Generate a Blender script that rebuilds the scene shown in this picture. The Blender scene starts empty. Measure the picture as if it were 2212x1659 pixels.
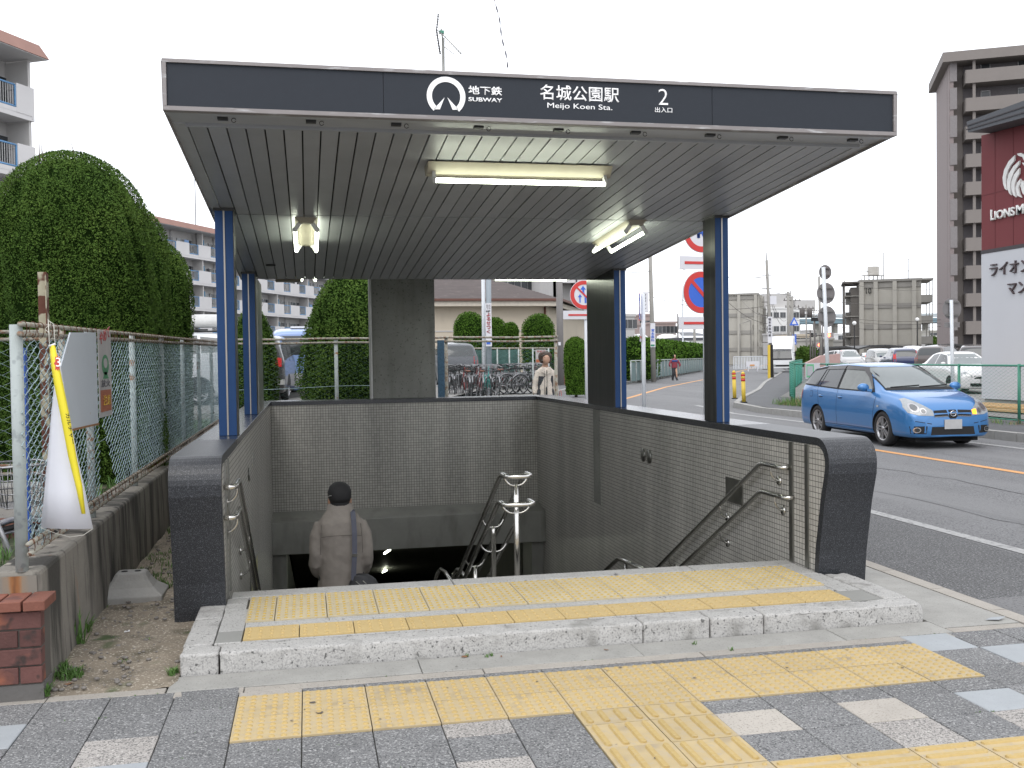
import bpy, bmesh, math, random
import numpy as np
from mathutils import Vector, Matrix, Euler
from mathutils.bvhtree import BVHTree
random.seed(7); RNG = np.random.default_rng(7)
SC = bpy.context.scene
COL = SC.collection
PI = math.pi

# ------------------------------------------------------------------ camera
CW, CH, CF = 2212.0, 1659.0, 2150.0
YAW, PITCH, ROLL, EYE = 0.20301433, -0.0245622, -0.0137804, 1.594481
def _cam_rows():
    cy, sy = math.cos(YAW), math.sin(YAW)
    f = Vector((sy*math.cos(PITCH), cy*math.cos(PITCH), math.sin(PITCH)))
    r = Vector((cy, -sy, 0)); u = r.cross(f)
    r2 = math.cos(ROLL)*r + math.sin(ROLL)*u
    u2 = -math.sin(ROLL)*r + math.cos(ROLL)*u
    return r2, u2, f
CR, CU, CFW = _cam_rows()
cam_d = bpy.data.cameras.new('camera'); cam = bpy.data.objects.new('camera', cam_d); COL.objects.link(cam)
M = Matrix((CR, CU, -CFW)).transposed().to_4x4(); M.translation = (0, 0, EYE)
cam.matrix_world = M
cam_d.sensor_width = 36; cam_d.lens = 36*CF/CW; cam_d.clip_end = 3000; cam_d.clip_start = .05
SC.camera = cam
# ------------------------------------------------------------------ sky, sun, exposure (overcast)
W = bpy.data.worlds.new("World"); SC.world = W; W.use_nodes = True
nt = W.node_tree; bg = nt.nodes['Background']
sky = nt.nodes.new('ShaderNodeTexSky'); sky.sky_type = 'NISHITA'; sky.sun_disc = False
sky.sun_elevation = math.radians(52); sky.sun_rotation = math.radians(200); sky.air_density = 1.0; sky.dust_density = 3.0
veil = nt.nodes.new('ShaderNodeMix'); veil.data_type = 'RGBA'; veil.inputs[0].default_value = .9
veil.inputs[7].default_value = (9.9, 10.1, 10.6, 1)      # thick even cloud cover in front of the blue sky
nt.links.new(sky.outputs[0], veil.inputs[6]); nt.links.new(veil.outputs[2], bg.inputs[0])
bg.inputs[1].default_value = 0.125
sd = bpy.data.lights.new('sun', 'SUN'); sd.energy = 0.7; sd.angle = math.radians(40); sd.color = (1, .97, .93)
sun = bpy.data.objects.new('sun', sd); COL.objects.link(sun)
sun.rotation_euler = Euler((math.radians(38), 0, math.radians(-20)))
vs = SC.view_settings; vs.view_transform = 'Standard'; vs.look = 'None'; vs.exposure = 0.55; vs.gamma = 1; vs.use_curve_mapping = False

# ------------------------------------------------------------------ helpers
def ray(px, py):
    return (CR*((px-CW/2)/CF) - CU*((py-CH/2)/CF) + CFW)
def at(px, py, X=None, Y=None, Z=None):
    """point of the place seen at photo coordinates (px,py) lying on the given plane"""
    d = ray(px, py)
    t = (X/d.x) if X is not None else (Y/d.y) if Y is not None else (Z-EYE)/d.z
    return Vector((d.x*t, d.y*t, EYE+d.z*t))

def sock(n, *names):
    for k in names:
        if k in n.inputs: return n.inputs[k]
MATS = {}
def mat(name, col, rough=.6, metal=0., var=.12, vs_=6., spk=None, bump=0., bs=40., spec=None, coat=0., rnd=0., streak=None, emit=None, alpha=None, trans=0.):
    """procedural material: base colour with noise variation, optional speckle (colour, scale, threshold), bump, per-object variation"""
    if name in MATS: return MATS[name]
    m = bpy.data.materials.new(name); m.use_nodes = True; t = m.node_tree; N = t.nodes; L = t.links
    b = N['Principled BSDF']
    b.inputs['Roughness'].default_value = rough; b.inputs['Metallic'].default_value = metal
    if spec is not None: b.inputs['Specular IOR Level'].default_value = spec
    if coat: b.inputs['Coat Weight'].default_value = coat; b.inputs['Coat Roughness'].default_value = .05
    if trans: b.inputs['Transmission Weight'].default_value = trans
    tc = N.new('ShaderNodeTexCoord'); vec = tc.outputs['Object']
    oi = None
    if rnd:
        oi = N.new('ShaderNodeObjectInfo')
        ad = N.new('ShaderNodeVectorMath'); ad.operation = 'ADD'
        mu = N.new('ShaderNodeMath'); mu.operation = 'MULTIPLY'; mu.inputs[1].default_value = 91.7
        L.new(oi.outputs['Random'], mu.inputs[0]); L.new(vec, ad.inputs[0]); L.new(mu.outputs[0], ad.inputs[1]); vec = ad.outputs[0]
    no = N.new('ShaderNodeTexNoise'); no.inputs['Scale'].default_value = vs_; no.inputs['Detail'].default_value = 6; no.inputs['Roughness'].default_value = .65
    L.new(vec, no.inputs['Vector'])
    mr = N.new('ShaderNodeMapRange'); mr.inputs[1].default_value = .25; mr.inputs[2].default_value = .75
    mr.inputs[3].default_value = 1-var; mr.inputs[4].default_value = 1+var; L.new(no.outputs['Fac'], mr.inputs[0])
    fac = mr.outputs[0]
    if rnd:
        m2 = N.new('ShaderNodeMapRange'); m2.inputs[3].default_value = 1-rnd; m2.inputs[4].default_value = 1+rnd
        L.new(oi.outputs['Random'], m2.inputs[0]); mm = N.new('ShaderNodeMath'); mm.operation = 'MULTIPLY'
        L.new(fac, mm.inputs[0]); L.new(m2.outputs[0], mm.inputs[1]); fac = mm.outputs[0]
    vm = N.new('ShaderNodeVectorMath'); vm.operation = 'SCALE'; vm.inputs[0].default_value = col[:3]; L.new(fac, vm.inputs['Scale'])
    out = vm.outputs[0]
    def over(out, fsock, c2):
        mx = N.new('ShaderNodeMix'); mx.data_type = 'RGBA'; L.new(fsock, mx.inputs[0]); L.new(out, mx.inputs[6]); mx.inputs[7].default_value = (*c2[:3], 1)
        return mx.outputs[2]
    def thr(sc, lo, hi, det=2., v=None, mp=None):
        n = N.new('ShaderNodeTexNoise'); n.inputs['Scale'].default_value = sc; n.inputs['Detail'].default_value = det
        vv = v or vec
        if mp:
            g = N.new('ShaderNodeMapping'); g.inputs['Scale'].default_value = mp; L.new(vv, g.inputs[0]); vv = g.outputs[0]
        L.new(vv, n.inputs['Vector'])
        r = N.new('ShaderNodeMapRange'); r.inputs[1].default_value = lo; r.inputs[2].default_value = hi; r.clamp = True; L.new(n.outputs['Fac'], r.inputs[0]); return r.outputs[0]
    for s in (spk or []):
        out = over(out, thr(s[1], s[2], s[2]+(s[3] if len(s) > 3 else .06)), s[0])
    for s in (streak or []):   # (colour, scale, threshold, width, mapping)
        out = over(out, thr(s[1], s[2], s[2]+s[3], 5., None, s[4]), s[0])
    L.new(out, b.inputs['Base Color'])
    if bump:
        bn = N.new('ShaderNodeTexNoise'); bn.inputs['Scale'].default_value = bs; bn.inputs['Detail'].default_value = 5; L.new(vec, bn.inputs['Vector'])
        bp = N.new('ShaderNodeBump'); bp.inputs['Strength'].default_value = bump; bp.inputs['Distance'].default_value = .01
        L.new(bn.outputs['Fac'], bp.inputs['Height']); L.new(bp.outputs[0], b.inputs['Normal'])
    if emit:
        b.inputs['Emission Color'].default_value = (*emit[:3], 1); b.inputs['Emission Strength'].default_value = emit[3]
    MATS[name] = m
    return m

class MB:
    """collects shapes, then links them as ONE mesh object"""
    def __init__(s): s.v = []; s.f = []; s.mi = []; s.sm = []
    def add(s, vs, fs, mi=0, sm=False):
        o = len(s.v); s.v += [tuple(v) for v in vs]
        for f in fs: s.f.append(tuple(o+i for i in f)); s.mi.append(mi); s.sm.append(sm)
        return s
    def box(s, x0, x1, y0, y1, z0, z1, mi=0):
        v = [(x, y, z) for z in (z0, z1) for y in (y0, y1) for x in (x0, x1)]
        return s.add(v, [(0, 2, 3, 1), (4, 5, 7, 6), (0, 1, 5, 4), (2, 6, 7, 3), (0, 4, 6, 2), (1, 3, 7, 5)], mi)
    def hexa(s, p, mi=0):   # 4 bottom (ccw) + 4 top
        return s.add(p, [(3, 2, 1, 0), (4, 5, 6, 7), (0, 1, 5, 4), (1, 2, 6, 5), (2, 3, 7, 6), (3, 0, 4, 7)], mi)
    def bar(s, a, b, w, h, mi=0, up=(0, 0, 1)):
        a = Vector(a); b = Vector(b); d = (b-a).normalized(); u = Vector(up)
        if abs(d.dot(u)) > .99: u = Vector((0, 1, 0))
        r = d.cross(u).normalized()*w/2; u2 = r.cross(d).normalized()*h/2
        return s.hexa([a-r-u2, a+r-u2, b+r-u2, b-r-u2, a-r+u2, a+r+u2, b+r+u2, b-r+u2], mi)
    def tube(s, pts, r, n=8, mi=0, cap=True, sm=True, closed=False):
        P = [Vector(p) for p in pts]; m = len(P); rs = r if isinstance(r, (list, tuple)) else [r]*m
        vs = []; ref = None
        for i in range(m):
            if closed: d = (P[(i+1) % m]-P[i-1])
            else: d = (P[min(i+1, m-1)]-P[max(i-1, 0)])
            d.normalize()
            if ref is None: ref = Vector((0, 0, 1)) if abs(d.z) < .9 else Vector((1, 0, 0))
            a = d.cross(ref)
            if a.length < 1e-4: a = d.orthogonal()
            a.normalize(); ref = a.cross(d).normalized()
            for k in range(n):
                t = 2*PI*k/n; vs.append(P[i]+(a*math.cos(t)+ref*math.sin(t))*rs[i])
        fs = []
        for i in range(m if closed else m-1):
            j = (i+1) % m
            for k in range(n): k2 = (k+1) % n; fs.append((i*n+k, j*n+k, j*n+k2, i*n+k2))
        if cap and not closed: fs += [tuple(range(n)), tuple((m-1)*n+k for k in reversed(range(n)))]
        return s.add(vs, fs, mi, sm)
    def cyl(s, c, r, z0, z1, n=16, mi=0, r2=None, sm=True):
        return s.tube([(c[0], c[1], z0), (c[0], c[1], z1)], [r, r2 if r2 is not None else r], n, mi, True, sm)
    def prism(s, poly, axis, a, b, mi=0):
        """poly of 2D points extruded along axis from a to b"""
        def pt(p, t): return (t, p[0], p[1]) if axis == 0 else (p[0], t, p[1]) if axis == 1 else (p[0], p[1], t)
        n = len(poly); vs = [pt(p, a) for p in poly]+[pt(p, b) for p in poly]
        return s.add(vs, [tuple(range(n)), tuple(reversed(range(n, 2*n)))]+[(i, (i+1) % n+0 if 0 else n+i, n+(i+1) % n, (i+1) % n) for i in range(n)], mi)
    def disc(s, c, r, nrm, th=.01, n=24, mi=0, r0=0):
        c = Vector(c); nrm = Vector(nrm).normalized()
        return s.tube([c-nrm*th/2, c+nrm*th/2], r, n, mi, True, False)
    def sphere(s, c, r, n=12, m=8, mi=0, sc=(1, 1, 1)):
        vs = []; fs = []
        for i in range(m+1):
            ph = PI*i/m
            for k in range(n): t = 2*PI*k/n; vs.append((c[0]+r*sc[0]*math.sin(ph)*math.cos(t), c[1]+r*sc[1]*math.sin(ph)*math.sin(t), c[2]+r*sc[2]*math.cos(ph)))
        for i in range(m):
            for k in range(n): k2 = (k+1) % n; fs.append((i*n+k, (i+1)*n+k, (i+1)*n+k2, i*n+k2))
        return s.add(vs, fs, mi, True)
    def mesh(s, name, mats):
        me = bpy.data.meshes.new(name); me.from_pydata(s.v, [], s.f)
        for m in (mats if isinstance(mats, (list, tuple)) else [mats]): me.materials.append(m)
        if s.f:
            me.polygons.foreach_set('material_index', s.mi); me.polygons.foreach_set('use_smooth', s.sm)
        bm = bmesh.new(); bm.from_mesh(me); bmesh.ops.remove_doubles(bm, verts=bm.verts, dist=1e-6) if len(s.v) < 20000 else None
        bmesh.ops.recalc_face_normals(bm, faces=bm.faces) if len(s.v) < 60000 else None
        bm.to_mesh(me); bm.free(); me.update()
        return me
    def build(s, name, mats, parent=None, bev=0., kind=None, raw=False):
        off = Vector((0, 0, 0)); p = parent
        while p is not None: off += p.location; p = p.parent
        if off.length > 0: s.v = [(v[0]-off.x, v[1]-off.y, v[2]-off.z) for v in s.v]
        return link(name, s.mesh(name, mats), parent, bev, kind)
def link(name, me, parent=None, bev=0., kind=None):
    o = bpy.data.objects.new(name, me); COL.objects.link(o)
    if parent is not None: o.parent = parent
    if bev:
        md = o.modifiers.new('bevel', 'BEVEL'); md.width = bev; md.segments = 2; md.limit_method = 'ANGLE'; md.angle_limit = .7
    if kind: o['kind'] = kind
    return o
def tag(o, label, cat, group=None):
    o['label'] = label; o['category'] = cat
    if group: o['group'] = group
    return o
def thing(name, label, cat, loc=(0, 0, 0), group=None):
    o = bpy.data.objects.new(name, None); COL.objects.link(o); o.location = loc; o.empty_display_size = .1
    return tag(o, label, cat, group)
def dup(root, loc=None, rotz=None, label=None, group=None, scale=None):
    def cp(o, par):
        c = o.copy(); COL.objects.link(c); c.parent = par
        for ch in kids.get(o.name, []): cp(ch, c)
        return c
    kids = {}
    for ch in root.children_recursive: kids.setdefault(ch.parent.name, []).append(ch)
    r = cp(root, None)
    if loc is not None: r.location = loc
    if rotz is not None: r.rotation_euler = (0, 0, rotz)
    if scale is not None: r.scale = (scale,)*3 if isinstance(scale, (int, float)) else scale
    if label: r['label'] = label
    if group: r['group'] = group
    return r
def text_mesh(body, size, bold=0., ext=.002, align='LEFT', sx=1.):
    cu = bpy.data.curves.new('txt', 'FONT'); cu.body = body; cu.size = size; cu.extrude = ext; cu.offset = bold; cu.align_x = align; cu.resolution_u = 4
    o = bpy.data.objects.new('txt', cu); COL.objects.link(o)
    dg = bpy.context.evaluated_depsgraph_get(); me = bpy.data.meshes.new_from_object(o.evaluated_get(dg), depsgraph=dg)
    bpy.data.objects.remove(o); bpy.data.curves.remove(cu)
    return me
def text(name, body, box, origin, ux, uz, mt, parent, bold=0., ext=.002, off=.004):
    """lettering fitted into box (w,h) with lower-left corner at origin, along ux, up uz"""
    me = text_mesh(body, 1., bold, .0)
    co = np.empty(len(me.vertices)*3); me.vertices.foreach_get('co', co); co = co.reshape(-1, 3)
    if len(co) == 0: return None
    mn = co.min(0); mx = co.max(0)
    co[:, 0] = (co[:, 0]-mn[0])/(mx[0]-mn[0])*box[0]; co[:, 1] = (co[:, 1]-mn[1])/(mx[1]-mn[1])*box[1]
    ux = Vector(ux).normalized(); uz = Vector(uz).normalized(); n = ux.cross(uz)
    p = Vector(origin)+n*off
    A = np.array([ux, uz]); P = co[:, :2] @ A + np.array(p)
    offp = Vector((0, 0, 0)); q = parent
    while q is not None: offp += q.location; q = q.parent
    P -= np.array(offp)
    me.vertices.foreach_set('co', P.ravel()); me.materials.clear(); me.materials.append(mt); me.update()
    me.name = name
    o = link(name, me, parent)
    sd_ = o.modifiers.new('thickness', 'SOLIDIFY'); sd_.thickness = ext; sd_.offset = 0
    return o

# ------------------------------------------------------------------ materials
M_ = {}
G_conc = mat('concrete', (.30, .295, .275), .85, var=.16, vs_=5, spk=[((.16, .155, .145), 90, .62, .1)], bump=.3, bs=90)
G_concd = mat('concrete_dark', (.14, .135, .12), .85, var=.3, vs_=3, bump=.3, bs=60)
G_band = mat('concrete_edging', (.34, .315, .28), .85, var=.12, vs_=7, spk=[((.2, .18, .16), 120, .6, .1)], bump=.3, bs=120, rnd=.08)
G_slab = mat('slab_dark', (.175, .176, .177), .8, var=.2, vs_=4, spk=[((.075, .076, .078), 110, .53, .06), ((.33, .33, .325), 95, .58, .05)], bump=.35, bs=140, rnd=.13)
G_slabb = mat('slab_bluegrey', (.31, .33, .345), .75, var=.08, vs_=5, spk=[((.28, .30, .32), 120, .6, .08)], bump=.15, bs=90, rnd=.05)
G_slabc = mat('slab_beige', (.39, .36, .32), .8, var=.1, vs_=5, spk=[((.26, .24, .21), 110, .58, .08)], bump=.2, bs=120, rnd=.06)
G_slabs = mat('slab_speckled', (.33, .31, .29), .8, var=.14, vs_=5, spk=[((.13, .125, .12), 100, .53, .06), ((.5, .48, .45), 120, .6, .05)], bump=.3, bs=140, rnd=.08)
G_tac = mat('tactile_worn', (.44, .345, .19), .7, var=.08, vs_=9, spk=[((.40, .335, .235), 26, .5, .25), ((.28, .23, .16), 5, .60, .2), ((.2, .16, .11), 14, .73, .03)], bump=.15, bs=150, rnd=.06)
G_tacb = mat('tactile_bump', (.43, .31, .12), .7, var=.12, vs_=60, spk=[((.42, .33, .19), 60, .55, .2)], rnd=.06)
G_tac2 = mat('tactile_bright', (.50, .37, .165), .6, var=.06, vs_=9, spk=[((.42, .30, .13), 50, .66, .08)], bump=.12, bs=150, rnd=.04)
G_tac2b = mat('tactile_bright_bump', (.44, .32, .13), .6, var=.12, vs_=60, rnd=.04)
G_tac3 = mat('tactile_white_ground', (.50, .425, .275), .7, var=.1, vs_=9, spk=[((.36, .3, .22), 70, .62, .1)], bump=.15, bs=150, rnd=.05)
G_tac3b = mat('tactile_yellow_stud', (.46, .32, .07), .6, var=.15, vs_=60, rnd=.06)
G_kerb = mat('kerb_white_granite', (.42, .412, .395), .8, var=.1, vs_=9, spk=[((.30, .295, .285), 110, .52, .08), ((.12, .12, .115), 45, .64, .05), ((.22, .215, .20), 6, .56, .2)], bump=.5, bs=75)
G_joint = mat('joint_dark', (.06, .057, .05), .9, var=.3, vs_=20, spk=[((.05, .08, .03), 6, .62, .08)])
G_asph = mat('asphalt', (.155, .156, .159), .85, var=.12, vs_=1.2, spk=[((.06, .06, .062), 55, .55, .08), ((.26, .26, .26), 70, .63, .05)], bump=.3, bs=120, streak=[((.175, .176, .178), .25, .45, .25, (4, .3, 1)), ((.10, .10, .103), .5, .60, .12, (2.5, .12, 1)), ((.07, .07, .07), 1.6, .70, .04, (1, 1, 1))])
G_asphd = mat('asphalt_shoulder', (.105, .106, .108), .85, var=.15, vs_=2, spk=[((.05, .05, .05), 60, .52, .06), ((.26, .26, .26), 70, .60, .05)], bump=.5, bs=90)
G_asphw = mat('asphalt_footway', (.105, .107, .112), .85, var=.2, vs_=.8, spk=[((.05, .05, .052), 60, .55, .06)], bump=.3, bs=90)
G_white = mat('road_white', (.32, .32, .315), .7, var=.15, vs_=5, spk=[((.16, .16, .16), 22, .56, .08), ((.15, .15, .15), 3, .66, .05)])
G_orange = mat('road_orange', (.60, .30, .11), .7, var=.1, vs_=5, spk=[((.25, .18, .12), 20, .60, .08)])
G_dirt = mat('dirt', (.22, .185, .14), .95, var=.3, vs_=4, spk=[((.09, .08, .055), 5, .52, .2), ((.40, .36, .30), 70, .58, .06), ((.05, .075, .025), 3.2, .62, .1)], bump=.8, bs=30)
G_granite = mat('granite_black', (.028, .031, .038), .22, var=.2, vs_=40, spk=[((.10, .105, .12), 260, .6, .05)], bump=.04, bs=200, spec=.6)
G_granite_r = mat('granite_face', (.018, .020, .024), .4, var=.2, vs_=40, spk=[((.10, .105, .115), 230, .57, .05), ((.008, .008, .01), 200, .62, .05)], bump=.1, bs=200)
G_steel = mat('stainless', (.62, .61, .58), .22, 1., var=.05, vs_=12, bump=.03, bs=60)
G_steeld = mat('stainless_brushed', (.30, .30, .28), .38, 1., var=.12, vs_=6, bump=.05, bs=40)
G_frame = mat('fascia_aluminium', (.245, .225, .22), .5, .2, var=.1, vs_=3, streak=[((.45, .45, .45), 6, .58, .1, (1, 1, 9))])
G_sign = mat('sign_slate', (.024, .029, .038), .6, var=.05, vs_=30, spec=.3)
G_signw = mat('sign_white', (.85, .85, .85), .5, var=.02, emit=(1, 1, 1, .08))
G_soffit = mat('soffit_metal', (.37, .38, .395), .40, .15, var=.1, vs_=2.5, spk=[((.10, .1, .09), 70, .74, .03)], bump=.03, bs=6, rnd=.10)
G_gap = mat('soffit_gap', (.02, .02, .018), .8)
G_blue = mat('column_blue', (.018, .058, .165), .5, var=.08, vs_=4, spec=.25)
G_trim = mat('column_trim', (.36, .34, .31), .35, .8, var=.08)
G_colside = mat('column_side_steel', (.035, .036, .036), .3, .5, var=.2, vs_=5, streak=[((.075, .075, .072), 3, .52, .2, (8, 8, .4))])
G_darkmetal = mat('dark_metal', (.05, .05, .05), .5, .4)
G_black = mat('black_matt', (.012, .012, .013), .8)
G_cream = mat('fixture_cream', (.30, .27, .21), .5, var=.08)
G_fwhite = mat('fixture_white', (.6, .6, .58), .4)
G_tube = mat('fluorescent_tube', (1, 1, 1), .5, emit=(.93, 1., .80, 9.0))
G_pillar = mat('concrete_pillar', (.26, .262, .24), .8, var=.18, vs_=2, spk=[((.12, .12, .11), 40, .62, .1)], bump=.2, bs=60, streak=[((.19, .19, .17), 2, .5, .25, (3, 3, .4))])
G_rust = mat('rusty_paint', (.33, .32, .27), .7, .1, var=.2, vs_=12, spk=[((.22, .12, .07), 22, .50, .16), ((.12, .06, .035), 30, .60, .1)], bump=.3, bs=60)
G_post = mat('fence_post_pale', (.38, .42, .41), .65, var=.15, vs_=8, spk=[((.25, .13, .06), 12, .62, .05), ((.28, .31, .31), 30, .55, .1)], bump=.2, bs=60)
G_rustm = mat('rust_main_post', (.36, .40, .39), .65, .1, var=.12, vs_=6, spk=[((.27, .30, .30), 24, .55, .1), ((.30, .17, .09), 7, .64, .12)], bump=.2, bs=60)
G_wire = mat('fence_wire', (.34, .44, .47), .5, .4, var=.2, vs_=8)
G_wireg = mat('fence_wire_green', (.07, .26, .17), .6, var=.15)
G_gpost = mat('green_paint', (.05, .22, .15), .5, var=.1)
G_blk = mat('concrete_block_grey', (.30, .295, .28), .85, var=.12, vs_=8, bump=.3, bs=60)
G_rub = mat('rubber', (.02, .02, .021), .75, var=.1)
G_glassd = mat('glass_dark', (.03, .035, .038), .04, spec=.8)
G_chrome = mat('chrome', (.75, .75, .76), .12, 1.)
G_wpaint = mat('white_paint', (.72, .72, .71), .4, var=.04)

def tile_material(name, pitch, axes, colA=(.465, .45, .415), joint=(.12, .115, .105), rough=.3, jw=.065):
    """small square mosaic: grid from object coordinates (axes = two axis indices)"""
    m = bpy.data.materials.new(name); m.use_nodes = True; t = m.node_tree; N = t.nodes; L = t.links; b = N['Principled BSDF']
    tc = N.new('ShaderNodeTexCoord'); sp = N.new('ShaderNodeSeparateXYZ'); L.new(tc.outputs['Object'], sp.inputs[0])
    def math_(op, a, bb=None):
        n = N.new('ShaderNodeMath'); n.operation = op
        for i, x in enumerate((a, bb)):
            if x is None: continue
            if isinstance(x, (int, float)): n.inputs[i].default_value = x
            else: L.new(x, n.inputs[i])
        return n.outputs[0]
    ds = []; cells = []
    for ax in axes:
        u = math_('DIVIDE', sp.outputs[ax], pitch); fr = math_('FRACT', u); cells.append(math_('FLOOR', u))
        d = math_('ABSOLUTE', math_('SUBTRACT', fr, .5)); ds.append(d)
    dm = math_('MAXIMUM', ds[0], ds[1])
    r = N.new('ShaderNodeMapRange'); r.inputs[1].default_value = .5-jw-.02; r.inputs[2].default_value = .5-jw+.02; L.new(dm, r.inputs[0])
    cb = N.new('ShaderNodeCombineXYZ'); L.new(cells[0], cb.inputs[0]); L.new(cells[1], cb.inputs[1])
    wn = N.new('ShaderNodeTexWhiteNoise'); L.new(cb.outputs[0], wn.inputs[0])
    no = N.new('ShaderNodeTexNoise'); no.inputs['Scale'].default_value = 1.3; no.inputs['Detail'].default_value = 6
    mp = N.new('ShaderNodeMapping'); mp.inputs['Scale'].default_value = (2.2, 2.2, .22); L.new(tc.outputs['Object'], mp.inputs[0]); L.new(mp.outputs[0], no.inputs['Vector'])
    v = math_('ADD', math_('MULTIPLY', wn.outputs['Value'], .2), math_('MULTIPLY', no.outputs['Fac'], .9)); v = math_('ADD', v, .47)
    vm = N.new('ShaderNodeVectorMath'); vm.operation = 'SCALE'; vm.inputs[0].default_value = colA; L.new(v, vm.inputs['Scale'])
    mx = N.new('ShaderNodeMix'); mx.data_type = 'RGBA'; L.new(r.outputs[0], mx.inputs[0]); L.new(vm.outputs[0], mx.inputs[6]); mx.inputs[7].default_value = (*joint, 1)
    L.new(mx.outputs[2], b.inputs['Base Color'])
    rr = math_('ADD', math_('MULTIPLY', r.outputs[0], .4), rough); L.new(rr, b.inputs['Roughness'])
    inv = math_('SUBTRACT', 1., r.outputs[0]); bp = N.new('ShaderNodeBump'); bp.inputs['Distance'].default_value = .002; bp.inputs['Strength'].default_value = .6
    L.new(inv, bp.inputs['Height']); L.new(bp.outputs[0], b.inputs['Normal'])
    return m
G_tileB = tile_material('mosaic_back', .0385, (0, 2))
G_tileS = tile_material('mosaic_side', .0385, (1, 2))
# ================================================================== GROUND, ROAD, PAVEMENT
def sheet(name, pts, z, m, kind='structure', parent=None):
    b = MB(); b.add([(x, y, z) for x, y in pts], [tuple(range(len(pts)))]); return b.build(name, m, parent, kind=kind)
def strip(name, line, w, z, m, parent=None, kind='structure'):
    """ribbon of width w along a polyline"""
    b = MB(); L_ = []; R_ = []
    for i, p in enumerate(line):
        a = Vector(line[max(i-1, 0)]); c = Vector(line[min(i+1, len(line)-1)]); d = (c-a).normalized(); n = Vector((-d.y, d.x))*w/2
        L_.append((p[0]+n.x, p[1]+n.y, z)); R_.append((p[0]-n.x, p[1]-n.y, z))
    n = len(line); b.add(L_+R_, [(i, n+i, n+i+1, i+1) for i in range(n-1)]); return b.build(name, m, parent, kind=kind)
G_ground = mat('ground_far', (.12, .12, .115), .9, var=.2, vs_=.3)
# ground: one sheet to the horizon with a hole for the stairwell
gb = MB(); FARX = 1500.; Z0 = -.05
for x0, x1, y0, y1 in ((-FARX, -.8, -200, 2500), (3.7, FARX, -200, 2500), (-.8, 3.7, -200, 5.4), (-.8, 3.7, 15.0, 2500)):
    gb.add([(x0, y0, Z0), (x1, y0, Z0), (x1, y1, Z0), (x0, y1, Z0)], [(0, 1, 2, 3)])
gb.build('ground', G_ground, kind='structure')
# main road: runs past the entrance, then bends away to the right
CLN = [(9.25, -30), (9.25, 0), (9.27, 11.5), (9.3, 15.4), (9.35, 23)]
CL = [(12.2, 37.3), (12.87, 38.6), (19, 51), (27.3, 65.8), (39.9, 89.4), (60, 127), (86, 176), (130, 262)]
def offset(line, d):
    out = []
    for i, p in enumerate(line):
        a = Vector(line[max(i-1, 0)]); c = Vector(line[min(i+1, len(line)-1)]); t = (c-a).normalized(); out.append((p[0]+t.y*d, p[1]-t.x*d))
    return out
lf = [(4.22, -30), (4.22, 17), (5.5, 27), (8.5, 38), (11.6, 44.8), (14.7, 52), (19, 57.5), (35, 89), (72, 160), (130, 275)]
rt = [(12.45, -30), (12.45, 26), (13.1, 29.2), (15.2, 33.3), (19.5, 41), (25.3, 52.3), (46.7, 92), (75, 148), (137, 262)]
rb = MB(); n = 40
def resample(line, n):
    P = [Vector(p) for p in line]; S = [0]
    for a, b in zip(P, P[1:]): S.append(S[-1]+(b-a).length)
    out = []
    for i in range(n+1):
        s = S[-1]*i/n
        for k in range(len(P)-1):
            if s <= S[k+1]+1e-6: t = (s-S[k])/(S[k+1]-S[k]); out.append(tuple(P[k].lerp(P[k+1], t))); break
    return out
A = resample(lf, 60); B = resample(rt, 60)
rb.add([(x, y, -.006) for x, y in A]+[(x, y, -.006) for x, y in B], [(i, 61+i, 62+i, i+1) for i in range(60)])
road = rb.build('road', G_asph, kind='structure')
strip('centre_line', CLN, .15, -.001, G_orange); strip('centre_line', CL, .2, -.001, G_orange)
strip('edge_line', [(5.6, -10), (5.6, 12), (5.75, 17)], .13, -.001, G_white)
strip('edge_line', [(11.62, -10), (11.62, 15.5), (11.7, 26), (12.6, 31)], .16, -.001, G_white)
strip('edge_line', [(9.3, 33.2), (10.9, 33.6)], .12, .0005, G_white)
for ln_ in ([(8.0, 17), (8.4, 18.2), (8.3, 19.6), (9.0, 21.5), (9.1, 24), (10.2, 27)], [(7.4, 24), (8.6, 25.2), (10.1, 25.9), (11.3, 27.4)], [(6.4, 7.6), (6.55, 9.2), (6.5, 11.4), (6.9, 14), (6.8, 16)], [(7.9, 9.0), (8.0, 11.2), (7.85, 13.0)]):
    b = MB(); P = []
    for a_, c_ in zip(ln_, ln_[1:]):
        for k in range(6): u = k/6; P.append((a_[0]+(c_[0]-a_[0])*u+random.uniform(-.05, .05), a_[1]+(c_[1]-a_[1])*u))
    w_ = [random.uniform(.004, .012) for _ in P]; b.add([(x-w, y, -.0035) for (x, y), w in zip(P, w_)]+[(x+w, y, -.0035) for (x, y), w in zip(P, w_)], [(i, i+1, len(P)+i+1, len(P)+i) for i in range(len(P)-1)]); b.build('crack', mat('crack_dark', (.045, .045, .046), .9), road)
sheet('road_shoulder', [(4.22, -10), (5.5, -10), (5.5, 13), (4.22, 13)], -.002, G_asphd)
sheet('road_patch', [(4.222, 1), (5.49, 1), (5.49, 5.72), (4.222, 5.66)], .0015, mat('asphalt_patch', (.16, .16, .162), .85, var=.1, vs_=3, spk=[((.09, .09, .09), 60, .55, .06)], bump=.3, bs=90))
strip('edge_line', [(34, 79), (43, 95)], .5, -.001, G_white)
# pale gutter kerb and concrete apron on the right of the entrance
b = MB()
for i in range(34):
    y = -3.0+i*.6; b.box(4.105, 4.218, y+.004, y+.594, -.05, .004)
b.build('gutter_kerb', G_band, kind='structure')
b = MB(); b.box(3.60, 4.10, 5.13, 14.9, -.05, .0); b.box(3.3, 4.1, 14.9, 17.5, -.05, 0); b.build('apron', G_conc, kind='structure')
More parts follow.
